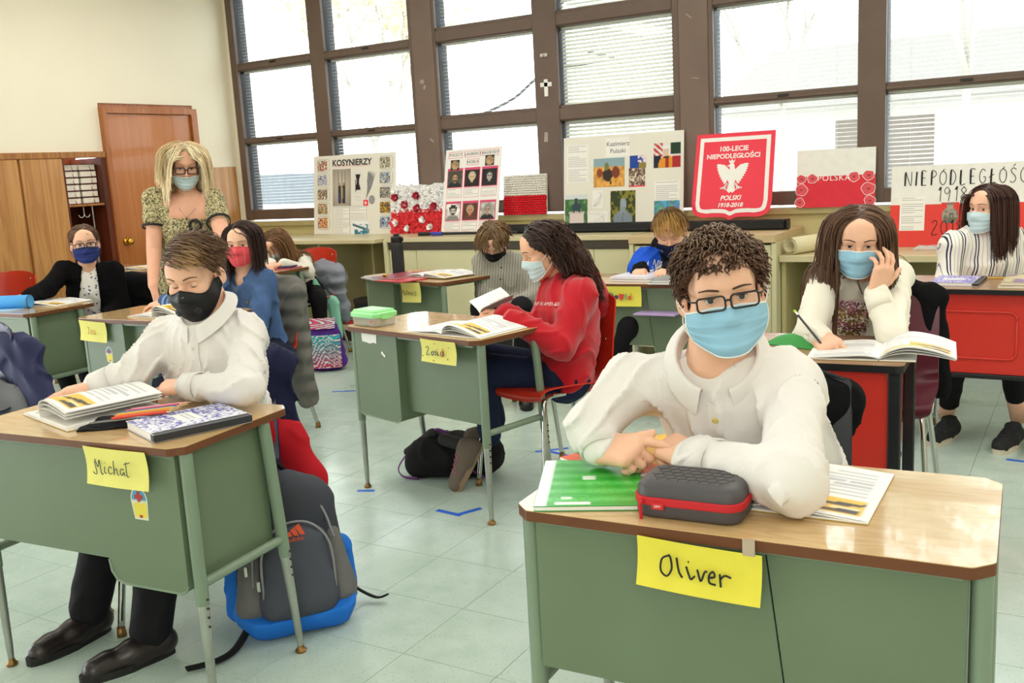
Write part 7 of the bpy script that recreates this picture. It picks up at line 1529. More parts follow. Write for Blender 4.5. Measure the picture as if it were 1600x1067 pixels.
# ---------------------------------------------------------------- 1: curly boy at the front right
def curly_boy():
    p = POSE['O']; P = Person('boy with curly brown hair, black glasses, blue mask and white shirt at the front right', (p['pel'][0], p['pel'][1], 0), p['hd'], 25, 3, 7, .90, .0039)
    legs_of(p); P.head(p['nk'] + v3(0, .0, .01), .056, 1.10); P.limbs(under(p))
    g = P.hand(p['wrR'], (.93, -.16, .05), (.05, -.55, .83), 'R', curls=((4, 8, 6), (55, 70, 35), (62, 75, 35), (66, 75, 35)), thumb=(14, -8, -4), elbow=p['elR'], size=.90, fr=1.18, wr=.030, er=.04, spread=2)
    g = P.hand(p['wrL'], (-.80, .35, .10), (.35, -.45, .83), 'L', curls=((45, 80, 40), (60, 80, 40), (65, 80, 40), (65, 80, 40)), thumb=(20, 5, 12), elbow=p['elL'], size=.86, fr=1.15, wr=.030, er=.04, spread=2)
    P.skin(M_skin)
    P.eyes('#3c2a1c', (-2, 4), .38, .40, M_skin); P.brows('#4a3526', .021, .003, .0042)
    P.glasses('#161416', w=.056, h=.029, round_=.008, z=-.001, y=.116)
    P.face_mask((M_sblue, M_swhite), 66, pleat=.0026, chin=-.124, top=-.012, side_t=-.028, side_b=-.092, off=.006)
    # curly hair
    line = lambda y: np.interp(y, [-.1, -.06, -.03, 0, .025, .05, .085], [-.070, -.060, -.035, -.004, .030, .052, .060])
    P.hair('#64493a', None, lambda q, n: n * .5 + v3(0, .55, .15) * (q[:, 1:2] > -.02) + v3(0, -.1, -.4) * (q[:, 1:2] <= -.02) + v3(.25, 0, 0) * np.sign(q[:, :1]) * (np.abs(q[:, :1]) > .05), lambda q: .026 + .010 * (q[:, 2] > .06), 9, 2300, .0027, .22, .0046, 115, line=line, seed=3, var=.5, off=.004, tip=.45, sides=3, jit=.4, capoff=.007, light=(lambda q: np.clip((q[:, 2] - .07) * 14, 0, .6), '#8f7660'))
    rt, fw, up = frame(p); nk = p['nk']
    c = trunk(p, .010, .45, .74, .06, .50, ru=.050, re=.046, rw=.036); o, F = P.cloth('shirt', c, M_shirt, .0058, fold=.008, freq=80, seed=1, cuts=[(p['wrR'], p['wrR'] - p['elR']), ] if False else ())
    P.collar(nk + up * .018 + fw * .008, up * .90 + fw * .36, fw, .072, M_shirt, o, .030, .036, gap=.34, pt=.034)
    q = lambda t, s=0, d=.0: nk - up * t + fw * d + rt * s
    P.strip('button_placket', [q(.03), q(.09), q(.15), q(.2)], .032, M_shirt, o, F, -fw, .0035, 30)
    P.buttons([q(.055), q(.12), q(.18)], mat('yellow_button', '#d9c96a', .35, .5), o, F, -fw, .0065)
    for s in 'RL':
        w, e = p['wr' + s], p['el' + s]; d = unit(w - e); P.ring('cuff', w - d * .055, w + d * .008, .043, .038, M_shirt, o, 26, .004)
    trousers(P, p, mat('black_trouser_cloth', '#17161a', .8, .2), .016); shoes(P, p, mat('black_shoe_leather', '#1a1717', .35, .5), mat('black_sole', '#131213', .6), h=.01)
# ---------------------------------------------------------------- 2: boy in the black mask at the front left
def black_mask_boy():
    p = POSE['M']; p['anR'] = v3(-2.545, 1.67, .09); p['anL'] = v3(-2.255, 1.66, .09); p['knR'] = v3(-2.48, 1.78, .49); p['knL'] = v3(-2.25, 1.77, .49)
    P = Person('boy with swept brown hair, black vent mask and white shirt reading at the front left', (p['pel'][0], p['pel'][1], 0), p['hd'], 20, 18, 2, .885, .0042)
    legs_of(p); P.head(p['nk'] + v3(0, .01, 0), .050); P.limbs(under(p))
    P.hand(p['wrR'], (-.55, -.80, -.10), (-.1, -.05, 1), 'R', curls=((10, 10, 6), (8, 10, 8), (8, 12, 8), (10, 12, 8)), thumb=(38, 12, 8), elbow=p['elR'], size=.90, spread=5)
    P.hand(p['wrL'], (-.9, -.3, -.05), (.1, -.3, .95), 'L', curl=(25, 30, 20), elbow=p['elL'], size=.88)
    P.skin(M_skin)
    P.eyes('#3c2a1c', (0, -24), .86, .35, M_skin); P.brows('#6b4d35', .024, .005, .0042)
    zt = lambda q: -.020 + .014 * (1 - min(1, abs(q) * 2.2)) - .012 * math.sin(min(1, abs(q) * 1.3) * math.pi) + .012 * abs(q) ** 3
    zb = lambda q: -.126 + .085 * abs(q) ** 2.2
    Mb = mat('black_neoprene', '#121214', .55, .35, bump=.06, bscale=500); o, G = P.face_mask((Mb, Mb), 84, zt, zb, 0, True, False, off=.006, blur=3, puff=.010)
    for (i, j, r) in ((28, 22, .013), (17, 20, .012)):
        c = np.array(G[i][j]); n_ = unit(np.array([c[0], c[1] * 1.0, 0])); R = Vector(n_).to_track_quat('Z', 'Y').to_matrix(); mb = MB(); mb.lathe([(0, 0), (r, 0), (r, .004), (r * .8, .006), (r * .7, .0045), (r * .5, .005), (r * .45, .007), (0, .0065)], 22, tuple(c - n_ * .001), R); P.putmb('valve', mb, mat('black_valve', '#1d1d20', .35, .5), o, True, 40)
    st = MB(); st.tube([(-.012, .118, -.024), (-.004, .122, -.026)], .0015, 5).tube([(.004, .122, -.026), (.014, .117, -.024)], .0015, 5); P.putmb('nose_clip', st, mat('grey_print', '#7a7a80', .4), o)
    line = lambda y: np.interp(y, [-.1, -.06, -.03, 0, .025, .05, .085], [-.060, -.055, -.035, -.004, .030, .052, .066])
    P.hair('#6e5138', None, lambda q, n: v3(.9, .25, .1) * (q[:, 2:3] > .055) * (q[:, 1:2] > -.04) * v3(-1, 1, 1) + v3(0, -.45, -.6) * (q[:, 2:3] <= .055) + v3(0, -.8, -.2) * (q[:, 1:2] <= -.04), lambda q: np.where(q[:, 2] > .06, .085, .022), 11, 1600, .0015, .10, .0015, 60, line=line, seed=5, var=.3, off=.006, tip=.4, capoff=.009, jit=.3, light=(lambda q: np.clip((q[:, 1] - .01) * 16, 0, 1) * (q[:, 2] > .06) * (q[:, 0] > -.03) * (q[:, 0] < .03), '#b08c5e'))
    rt, fw, up = frame(p); nk = p['nk']
    c = trunk(p, .010, .43, .70, .03, .45, ru=.044, re=.041, rw=.032); o, F = P.cloth('shirt', c, M_shirt, .006, fold=.008, freq=84, seed=2)
    P.collar(nk + up * .016 + fw * .004, up * .93 + fw * .30, fw, .064, M_shirt, o, .034, .034, gap=.2, pt=.024)
    q = lambda t, s=0: nk - up * t + rt * s
    P.strip('button_placket', [q(.03), q(.12), q(.2), q(.28)], .028, M_shirt, o, F, -fw, .0035, 30); P.buttons([q(.05), q(.12), q(.19)], M_btn, o, F, -fw, .0055)
    P.strip('chest_pocket', [q(.14, -.075), q(.22, -.075)], .08, M_shirt, o, F, -fw, .003, 10)
    for s in 'RL':
        w, e = p['wr' + s], p['el' + s]; d = unit(w - e); P.ring('cuff', w - d * .05, w + d * .006, .039, .035, M_shirt, o, 26, .004)
    trousers(P, p, mat('black_trouser_cloth', '#17161a', .8, .2), .009, ra=.060, end=.02, rk=.066)
    shoes(P, p, mat('brown_black_leather', '#221a1a', .32, .5), mat('black_sole', '#131213', .6), .255, 'shoe', {'R': v3(-.06, -1, 0), 'L': v3(-.34, -.94, 0)}, h=.006)
    return P
# ---------------------------------------------------------------- the others
def body(P, p, neck, nr=.048, fat=1., hands=(), skin=M_skin, dz=.01):
    P.head(p['nk'] + v3(0, 0, dz), nr, fat); P.limbs(under(p))
    for h in hands: P.hand(*h[0], **h[1])
    return P.skin(skin)
sides = lambda q: np.sign(q[:, :1])
def fall(part=.0, back=.3, outw=.25):
    """hair parted at the crown and falling to both sides"""
    def fn(q, n):
        s = np.where(q[:, :1] > part, 1., -1.); return v3(1, 0, 0) * s * (outw + 1.3 * (q[:, 2:3] > .075)) + v3(0, -back, 0) * (q[:, 1:2] < .07) + v3(0, 0, -1) * (q[:, 2:3] < .10)
    return fn
def clear_face(x=.045, y=.0): return lambda q: ~((q[:, 1] > .03) & (np.abs(q[:, 0]) < x) & (q[:, 2] < .055))
def shoulders_field(p, r=.075):
    a = [p['shR'], p['shL'], p['nk'], p['pel']]
    def fn(X):
        def seg(u, v, r): d = v - u; t = np.clip((X - u) @ d / (d @ d), 0, 1); return np.linalg.norm(X - u - t[:, None] * d, axis=1) - r
        return np.minimum(seg(a[0], a[1], r), seg(a[2] * .85 + a[3] * .15, a[3], r * 1.45))
    return fn
def blue_mask_girl():
    p = POSE['B']; P = Person('girl in black cardigan, blue mask and glasses sitting at the far left desk', (p['pel'][0], p['pel'][1], 0), p['hd'], 56, 2, 2, .90, .0065)
    body(P, p, 0, .046, hands=(((p['wrR'], (-.5, -.55, -.05), (0, 0, 1), 'R'), dict(curl=(18, 20, 12), elbow=p['elR'], size=.92)), ((p['wrL'], (.2, -.75, -.4), (.8, -.1, .5), 'L'), dict(curl=(30, 35, 20), elbow=p['elL'], size=.92)))) if legs_of(p) else 0
    P.eyes('#4a5a60', (0, 0), .35, .4, M_skin); P.brows('#5a3c2a', .024, .005, .0036); P.glasses('#1c1716', w=.052, h=.034, z=-.004, y=.112, r=.003)
    Mb = mat('navy_mask_cloth', '#2d3a78', .75, .2); P.face_mask((Mb, Mb), 62, pleat=.0035, chin=-.118, off=.006)
    line = lambda y: np.interp(y, [-.1, -.06, -.03, 0, .025, .05, .085], [-.075, -.065, -.04, -.004, .030, .052, .066])
    P.hair('#6a4c3a', None, lambda q, n: v3(0, -1, -.35) + v3(.3, 0, 0) * sides(q) * (q[:, 2:3] > .08), lambda q: .13 + 0 * q[:, 0], 9, 1100, .0021, .12, 0, line=line, seed=8, off=.0025, tip=.6, jit=.02, capoff=.004)
    tail = MB(); tail.tube(bez([(.0, -.11, .0), (-.02, -.125, -.05), (-.05, -.11, -.10), (-.055, -.07, -.15)], 6), [.018 + .006 * math.sin(i / 18 * 3.1) for i in range(19)], 8); P.putmb('ponytail', tail, mat('hair_tail_brown', '#553b2c', .5, bump=.8, bscale=250))
    rt, fw, up = frame(p); nk = p['nk']
    Mbl = blouse_mat(); c = trunk(p, .0, .44, .68, .02, .46, arms=()); o, F = P.cloth('blouse', c, Mbl, .008, fold=.004, freq=60, subs=[(nk + up * .03 + fw * .075, nk - up * .085 + fw * .10, .034, .006)])
    Mk = mat('black_knit', '#100f11', .95, .1, bump=.3, bscale=220); c = trunk(p, .014, .46, .70, .02, .48, ru=.046, re=.042, rw=.034)
    q = lambda t, s=0, d=0: p['pel'] + up * t + rt * s + fw * d; H = np.linalg.norm(p['nk'] - p['pel'])
    def opening(F):
        X, Y, Z_ = F.grid((slice(None),) * 3); d = [X - nk[0], Y - nk[1], Z_ - nk[2]]; a, b, u = [d[0] * e[0] + d[1] * e[1] + d[2] * e[2] for e in (rt, fw, up)]
        F.D = np.maximum(F.D, -np.maximum(np.abs(a) - (.040 - u * .10), -.0 - b)).astype(np.float32)
    P.cloth('cardigan', c, Mk, .0085, fold=.0045, freq=62, seed=2, extra=opening)
    trousers(P, p, mat('black_leggings', '#161518', .8, .2), .014); shoes(P, p, mat('black_shoe_leather', '#1a1717', .35, .5), mat('black_sole', '#131213', .6), h=.009)
def blouse_mat():
    m = mat('floral_blouse', '#ece8e2', .75, .2); nt = m.node_tree; n = nt.nodes; L = nt.links; b = n['Principled BSDF']; v = n.new('ShaderNodeTexVoronoi'); v.inputs['Scale'].default_value = 52; v.inputs['Randomness'].default_value = 1
    L.new(n['Texture Coordinate'].outputs['Object'], v.inputs['Vector']); r = n.new('ShaderNodeMath'); r.operation = 'LESS_THAN'; r.inputs[1].default_value = .30; L.new(v.outputs['Distance'], r.inputs[0])
    sp = n.new('ShaderNodeSeparateColor'); L.new(v.outputs['Color'], sp.inputs[0]); g = n.new('ShaderNodeMath'); g.operation = 'GREATER_THAN'; g.inputs[1].default_value = .35; L.new(sp.outputs[0], g.inputs[0])
    k = n.new('ShaderNodeMath'); k.operation = 'MULTIPLY'; L.new(r.outputs[0], k.inputs[0]); L.new(g.outputs[0], k.inputs[1]); x = n.new('ShaderNodeMix'); x.data_type = 'RGBA'; L.new(k.outputs[0], x.inputs[0]); x.inputs[6].default_value = S('#ece8e2'); x.inputs[7].default_value = S('#5a5f86'); L.new(x.outputs[2], b.inputs['Base Color']); return m
def stripe_mat(name, base, bands, period, axis, rough=.8):
    """woven stripes: bands are (offset, width, colour) in metres across the cloth"""
    m = mat(name, base, rough, .2, bump=.1, bscale=700); nt = m.node_tree; n = nt.nodes; L = nt.links; b = n['Principled BSDF']
    d = n.new('ShaderNodeVectorMath'); d.operation = 'DOT_PRODUCT'; d.inputs[1].default_value = axis; L.new(n['Texture Coordinate'].outputs['Object'], d.inputs[0])
    a = n.new('ShaderNodeMath'); a.operation = 'ADD'; a.inputs[1].default_value = 10.; L.new(d.outputs['Value'], a.inputs[0]); md = n.new('ShaderNodeMath'); md.operation = 'MODULO'; md.inputs[1].default_value = period; L.new(a.outputs[0], md.inputs[0]); prev = None
    for off, w, c in bands:
        k = n.new('ShaderNodeMath'); k.operation = 'COMPARE'; k.inputs[1].default_value = off; k.inputs[2].default_value = w / 2; L.new(md.outputs[0], k.inputs[0]); x = n.new('ShaderNodeMix'); x.data_type = 'RGBA'; L.new(k.outputs[0], x.inputs[0])
        if prev is None: x.inputs[6].default_value = S(base)
        else: L.new(prev, x.inputs[6])
        x.inputs[7].default_value = S(c); prev = x.outputs[2]
    L.new(prev, b.inputs['Base Color']); return m
M_denim = mat('blue_denim', '#4b658f', .9, .1, bump=.35, bscale=380, var=.35, vscale=11)
M_seam = mat('denim_seam', '#6d86b0', .85, .15)
def denim_girl():
    p = POSE['I']; P = Person('girl with dark bob, coral red mask and denim jacket', (p['pel'][0], p['pel'][1], 0), p['hd'], 27, 2, 0, .86, .0056); legs_of(p)
    body(P, p, 0, .044, hands=(((p['wrR'], (-.88, -.35, -.10), (-.05, -.15, 1), 'R'), dict(curl=(22, 28, 18), elbow=p['elR'], size=.9)),), skin=M_skin)
    P.eyes('#4a3424', (-6, 2), .4, .45, M_skin); P.brows('#43302a', .021, .004, .0028)
    Mc = mat('coral_mask', '#d94f58', .75, .2, bump=.1, bscale=500); o, G = P.face_mask((Mc, Mc), 66, None, None, 0, True, False, off=.007, blur=5, puff=.006, chin=-.120, top=-.006, side_t=-.022, side_b=-.078)
    for i in (14, 22, 31):
        st = MB(); st.tube([tuple(np.array(G[i][j]) * v3(1.01, 1.006, 1)) for j in range(2, 32)], .0009, 4); P.putmb('mask_seam', st, mat('pale_coral', '#f0a49a', .7), o)
    line = lambda y: np.interp(y, [-.1, -.06, -.03, 0, .025, .05, .085], [-.085, -.080, -.06, -.03, .020, .050, .068])
    P.hair('#3a2520', lambda q: q[:, 1] < .058, fall(.028, .12, .10), lambda q: .20 + .55 * np.maximum(0, q[:, 2]), 12, 1000, .0023, .75, 0, line=line, seed=12, off=.006, tip=.5, world=shoulders_field(p, .06), jit=.06, stiff=.6, keep=(.058, .01, .058, .004))
    rt, fw, up = frame(p); nk = p['nk']; c = trunk(p, .012, .46, .72, .0, .46, ru=.048, re=.044, rw=.037); H = np.linalg.norm(p['nk'] - p['pel']); q = lambda t, s=0, d=0: p['pel'] + up * t + rt * s + fw * d
    o, F = P.cloth('denim_jacket', c, M_denim, .0075, fold=.006, freq=72, seed=3, cuts=[(q(-.03), -up)], subs=[(nk - up * .02 + fw * .05, nk + up * .1 + fw * .03, .05, .065)])
    P.collar(nk + up * .002, up * .92 + fw * .3, fw, .070, M_denim, o, .022, .045, gap=.5, pt=.03)
    sh = lambda t, s: nk - up * t + rt * s
    for s in (-.012, .014): P.strip('seam', [sh(.05, s), sh(.2, s), sh(.36, s)], .004, M_seam, o, F, -fw, .001, 20, .001)
    for s in (-.085, .085):
        P.strip('pocket_flap', [sh(.105, s), sh(.135, s)], .07, M_denim, o, F, -fw, .004, 6); P.strip('seam', [sh(.14, s * .7), sh(.34, s * .55)], .004, M_seam, o, F, -fw, .001, 14, .001); P.strip('seam', [sh(.14, s * 1.25), sh(.34, s * .95)], .004, M_seam, o, F, -fw, .001, 14, .001)
    P.buttons([sh(.07, .0), sh(.15, 0), sh(.24, 0), sh(.13, .085), sh(.13, -.085)], mat('brass_button', '#a98a4a', .35, metal=.8), o, F, -fw, .007)
    for a in (0., .045): P.ring('hem_band' if a == 0 else 'seam', q(-.03 + a), q(.01 if a == 0 else .048), .001, .001, M_denim, o) if False else None
    w, e = p['wrR'], p['elR']; d = unit(w - e); P.ring('cuff', w - d * .05, w - d * .005, .040, .038, mat('denim_cuff', '#7f98bd', .85), o, 22)
    trousers(P, p, mat('dark_navy_cloth', '#1c1e33', .85, .2), .014, ru=.085); shoes(P, p, mat('black_shoe_leather', '#1a1717', .35, .5), mat('black_sole', '#131213', .6), h=.01)
def writing_girl():
    p = POSE['G']; P = Person('girl in white sweater bent over her writing by the left counter', (p['pel'][0], p['pel'][1], 0), p['hd'], 4, 42, 4, .90, .008); legs_of(p)
    body(P, p, 0, .042, hands=(((p['wrR'], (.6, -.6, -.1), (0, -.2, 1), 'R'), dict(curl=(35, 45, 25), elbow=p['elR'], size=.85)), ((p['wrL'], (-.4, -.6, -.1), (0, -.2, 1), 'L'), dict(curl=(20, 25, 15), elbow=p['elL'], size=.85))))
    P.eyes('#4a3424', (0, -10), .85, .4, M_skin); P.brows('#6b4d35', .024, .005, .0034); P.face_mask((M_spale, M_swhite), 62, pleat=.002, nu=31, nv=24)
    line = lambda y: np.interp(y, [-.1, -.06, -.03, 0, .025, .05, .085], [-.085, -.080, -.06, -.03, .015, .046, .066])
    P.hair('#6b4a30', None, fall(.0, .35, .2), lambda q: .36 + 0 * q[:, 0], 12, 600, .003, .9, .002, 30, line=line, seed=22, off=.006, tip=.5, world=shoulders_field(p, .065), jit=.1, keep=(.060, .01, .055, 0), light=(lambda q: np.clip(.5 - q[:, 1] * 6, 0, .35), '#b98a58'))
    c = trunk(p, .010, .45, .70, .0, .46, ru=.044, re=.040, rw=.034); P.cloth('sweater', c, mat('white_knit', '#e6e1d2', .9, .1, bump=.5, bscale=160, sheen=.2), .009, fold=.005, freq=60, seed=4)
    trousers(P, p, mat('black_leggings', '#161518', .8, .2), .014); shoes(P, p, mat('black_shoe_leather', '#1a1717', .35, .5), mat('black_sole', '#131213', .6), h=.011)
def striped_boy():
    p = POSE['T']; P = Person('boy in grey striped shirt and black mask looking down behind the red hoodie girl', (p['pel'][0], p['pel'][1], 0), p['hd'], 22, 46, -4, .87, .007); legs_of(p)
    body(P, p, 0, .044, hands=(((p['wrR'], (.4, -.8, -.25), (.1, -.2, 1), 'R'), dict(curl=(35, 40, 25), elbow=p['elR'], size=.88)), ((p['wrL'], (-.3, -.85, -.25), (-.1, -.2, 1), 'L'), dict(curl=(35, 40, 25), elbow=p['elL'], size=.88))))
    P.eyes('#4a3424', (0, -12), .88, .4, M_skin); P.brows('#6b5138', .024, .005, .004); Mb = mat('black_cloth_mask', '#17171b', .7, .2); P.face_mask((Mb, Mb), 70, None, None, 0, True, True, off=.006, puff=.004, nu=31, nv=24)
    line = lambda y: np.interp(y, [-.1, -.06, -.03, 0, .025, .05, .085], [-.065, -.055, -.035, -.006, .024, .048, .056])
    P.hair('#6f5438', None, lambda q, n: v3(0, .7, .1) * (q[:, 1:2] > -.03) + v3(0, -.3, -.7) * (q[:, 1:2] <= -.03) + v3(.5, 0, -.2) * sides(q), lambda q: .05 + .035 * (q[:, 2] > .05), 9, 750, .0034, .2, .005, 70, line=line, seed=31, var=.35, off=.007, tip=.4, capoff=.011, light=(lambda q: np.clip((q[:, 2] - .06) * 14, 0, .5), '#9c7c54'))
    rt, fw, up = frame(p); nk = p['nk']; Ms = stripe_mat('grey_striped_cotton', '#a9a598', ((.003, .004, '#6f6c66'), (.010, .002, '#8a877e')), .016, tuple(rt))
    c = trunk(p, .012, .45, .70, .0, .46, ru=.046, re=.042, rw=.034); o, F = P.cloth('shirt', c, Ms, .008, fold=.006, freq=70, seed=6)
    P.collar(nk + up * .008, up * .93 + fw * .3, fw, .064, Ms, o, .028, .034, gap=.25, pt=.026); sh = lambda t, s=0: nk - up * t + rt * s
    P.strip('button_placket', [sh(.04), sh(.16), sh(.28)], .026, Ms, o, F, -fw, .0035, 24); P.buttons([sh(.06), sh(.13), sh(.20)], mat('dark_button', '#3a342e', .4), o, F, -fw, .006)
    for s in 'RL':
        w, e = p['wr' + s], p['el' + s]; d = unit(w - e); P.ring('cuff', w - d * .05, w, .039, .036, Ms, o, 20)
    trousers(P, p, mat('black_trouser_cloth', '#17161a', .8, .2), .014); shoes(P, p, mat('black_shoe_leather', '#1a1717', .35, .5), mat('black_sole', '#131213', .6), h=.011)
def hoodie_girl():
    p = POSE['Z']; P = Person('girl in red hoodie with long dark wavy hair reading on a red chair', (p['pel'][0], p['pel'][1], 0), p['hd'], -47, 18, 0, .88, .0050)
    fw0, rt0 = legs_of(p); rt, fw, up = frame(p)
    P.head(p['nk'] + v3(0, 0, .01), .046); P.limbs(under(p, False))
    P.hand(p['wrL'], (-.80, .50, .05), (-.45, -.6, .65), 'L', curls=((30, 40, 25), (38, 50, 30), (42, 55, 30), (45, 60, 35)), thumb=(25, 20, 12), elbow=p['elL'], size=.92)
    P.hand(p['wrR'], (-.9, .15, .05), (0, .2, .9), 'R', curl=(30, 40, 25), elbow=p['elR'], size=.92); P.skin(M_skin2)
    P.eyes('#2c1d14', (0, -14), .70, .4, M_skin2); P.brows('#2c1d16', .024, .005, .0036); P.face_mask((M_spale, M_swhite), 62, pleat=.0022)
    line = lambda y: np.interp(y, [-.1, -.06, -.03, 0, .025, .05, .085], [-.085, -.080, -.06, -.03, .006, .034, .060])
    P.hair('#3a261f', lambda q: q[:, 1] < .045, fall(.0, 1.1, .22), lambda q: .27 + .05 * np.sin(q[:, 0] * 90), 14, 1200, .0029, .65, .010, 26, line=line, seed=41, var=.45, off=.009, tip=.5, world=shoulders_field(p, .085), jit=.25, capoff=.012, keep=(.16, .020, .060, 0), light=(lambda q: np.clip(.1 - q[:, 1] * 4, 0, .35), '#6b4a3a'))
    Mr = mat('red_fleece', '#bf1e2a', .85, .15, bump=.25, bscale=260, sheen=.3, var=.06, vscale=14); c = trunk(p, .016, .45, .72, .02, .42, ru=.052, re=.048, rw=.040)
    H = np.linalg.norm(p['nk'] - p['pel']); o, F = P.cloth('hoodie', c, Mr, .0065, fold=.0075, freq=62, seed=7, cuts=[(p['pel'] - up * .085, -up)])
    # hood lying on the back, and cuffs, hem
    hd = [(p['nk'] - fw * .075 + up * .02 + rt * .055, p['nk'] - fw * .12 - up * .04, .048, .058), (p['nk'] - fw * .12 - up * .04, p['nk'] - fw * .075 + up * .02 - rt * .055, .058, .048), (p['nk'] + fw * .03 + rt * .065 + up * .01, p['nk'] - fw * .075 + up * .03 + rt * .06, .028, .044), (p['nk'] + fw * .03 - rt * .065 + up * .01, p['nk'] - fw * .075 + up * .03 - rt * .06, .028, .044), (p['nk'] - fw * .11 + up * .0, p['nk'] - fw * .15 - up * .10, .055, .035)]
    P.cloth('hood', hd, Mr, .0075, fold=.006, freq=70, seed=8, subs=[(p['nk'] - fw * .06 + up * .07, p['nk'] - fw * .09 + up * .0, .05, .035)])
    for s in 'RL':
        w, e = p['wr' + s], p['el' + s]; d = unit(w - e); P.ring('cuff', w - d * .06, w + d * .005, .043, .036, Mr, o, 22)
    # chest lettering and little flag box
    Mw = mat('white_flock', '#ece4e0', .8); vd = -fw; base_ = p['nk'] - up * .075 - rt * .075; X = -rt; Z = unit(up); Y_ = np.cross(Z, X); M = Matrix(((X[0], Z[0], -Y_[0], base_[0]), (X[1], Z[1], -Y_[1], base_[1]), (X[2], Z[2], -Y_[2], base_[2]), (0, 0, 0, 1)))
    P.decal(text_mesh('MADE IN AMERICA', .021, .0, 1.1), M, F, vd, Mw, o, 'lettering', .0022)
    for (x0, x1, z0, z1, q) in ((-.035, .035, -.055, -.020, '#d9c6c4'), (-.033, -.004, -.053, -.036, '#3a4270')):
        P.strip('flag_print', [base_ + X * ((x0 + x1) / 2) + Z * z1, base_ + X * ((x0 + x1) / 2) + Z * z0], x1 - x0, mat('flag_' + q.strip('#'), q, .8), o, F, vd, .0025 if q != '#3a4270' else .0045, 6, .001)
    Mj = mat('dark_denim', '#232c46', .85, .15, bump=.3, bscale=400, var=.15, vscale=10); trousers(P, p, Mj, .0075, ru=.085, rk=.064, ra=.048, fold=.004, end=.1)
    Ms = mat('grey_suede', '#6d6258', .9, .1, bump=.3); Mo = mat('tan_rubber_sole', '#8a7458', .7)
    for s in 'RL':
        a = p['an' + s]
        d = unit(v3(-.62, -.5, 0)); q0 = v3(a[0], a[1], 0) + v3(.06, .02, 0); o_ = P.shoe(q0, q0 + d * .23, Ms, Mo, .008, lace=mat('pink_lace', '#b8506a', .7)); tp = Vector(q0 + d * .20 - P.base)
        for ob in [o_] + list(o_.children): ob.data.transform(Matrix.Translation(tp + Vector((0, 0, .012))) @ Matrix.Rotation(math.radians(-58), 4, Vector(np.cross(d, v3(0, 0, 1)))) @ Matrix.Translation(-tp))
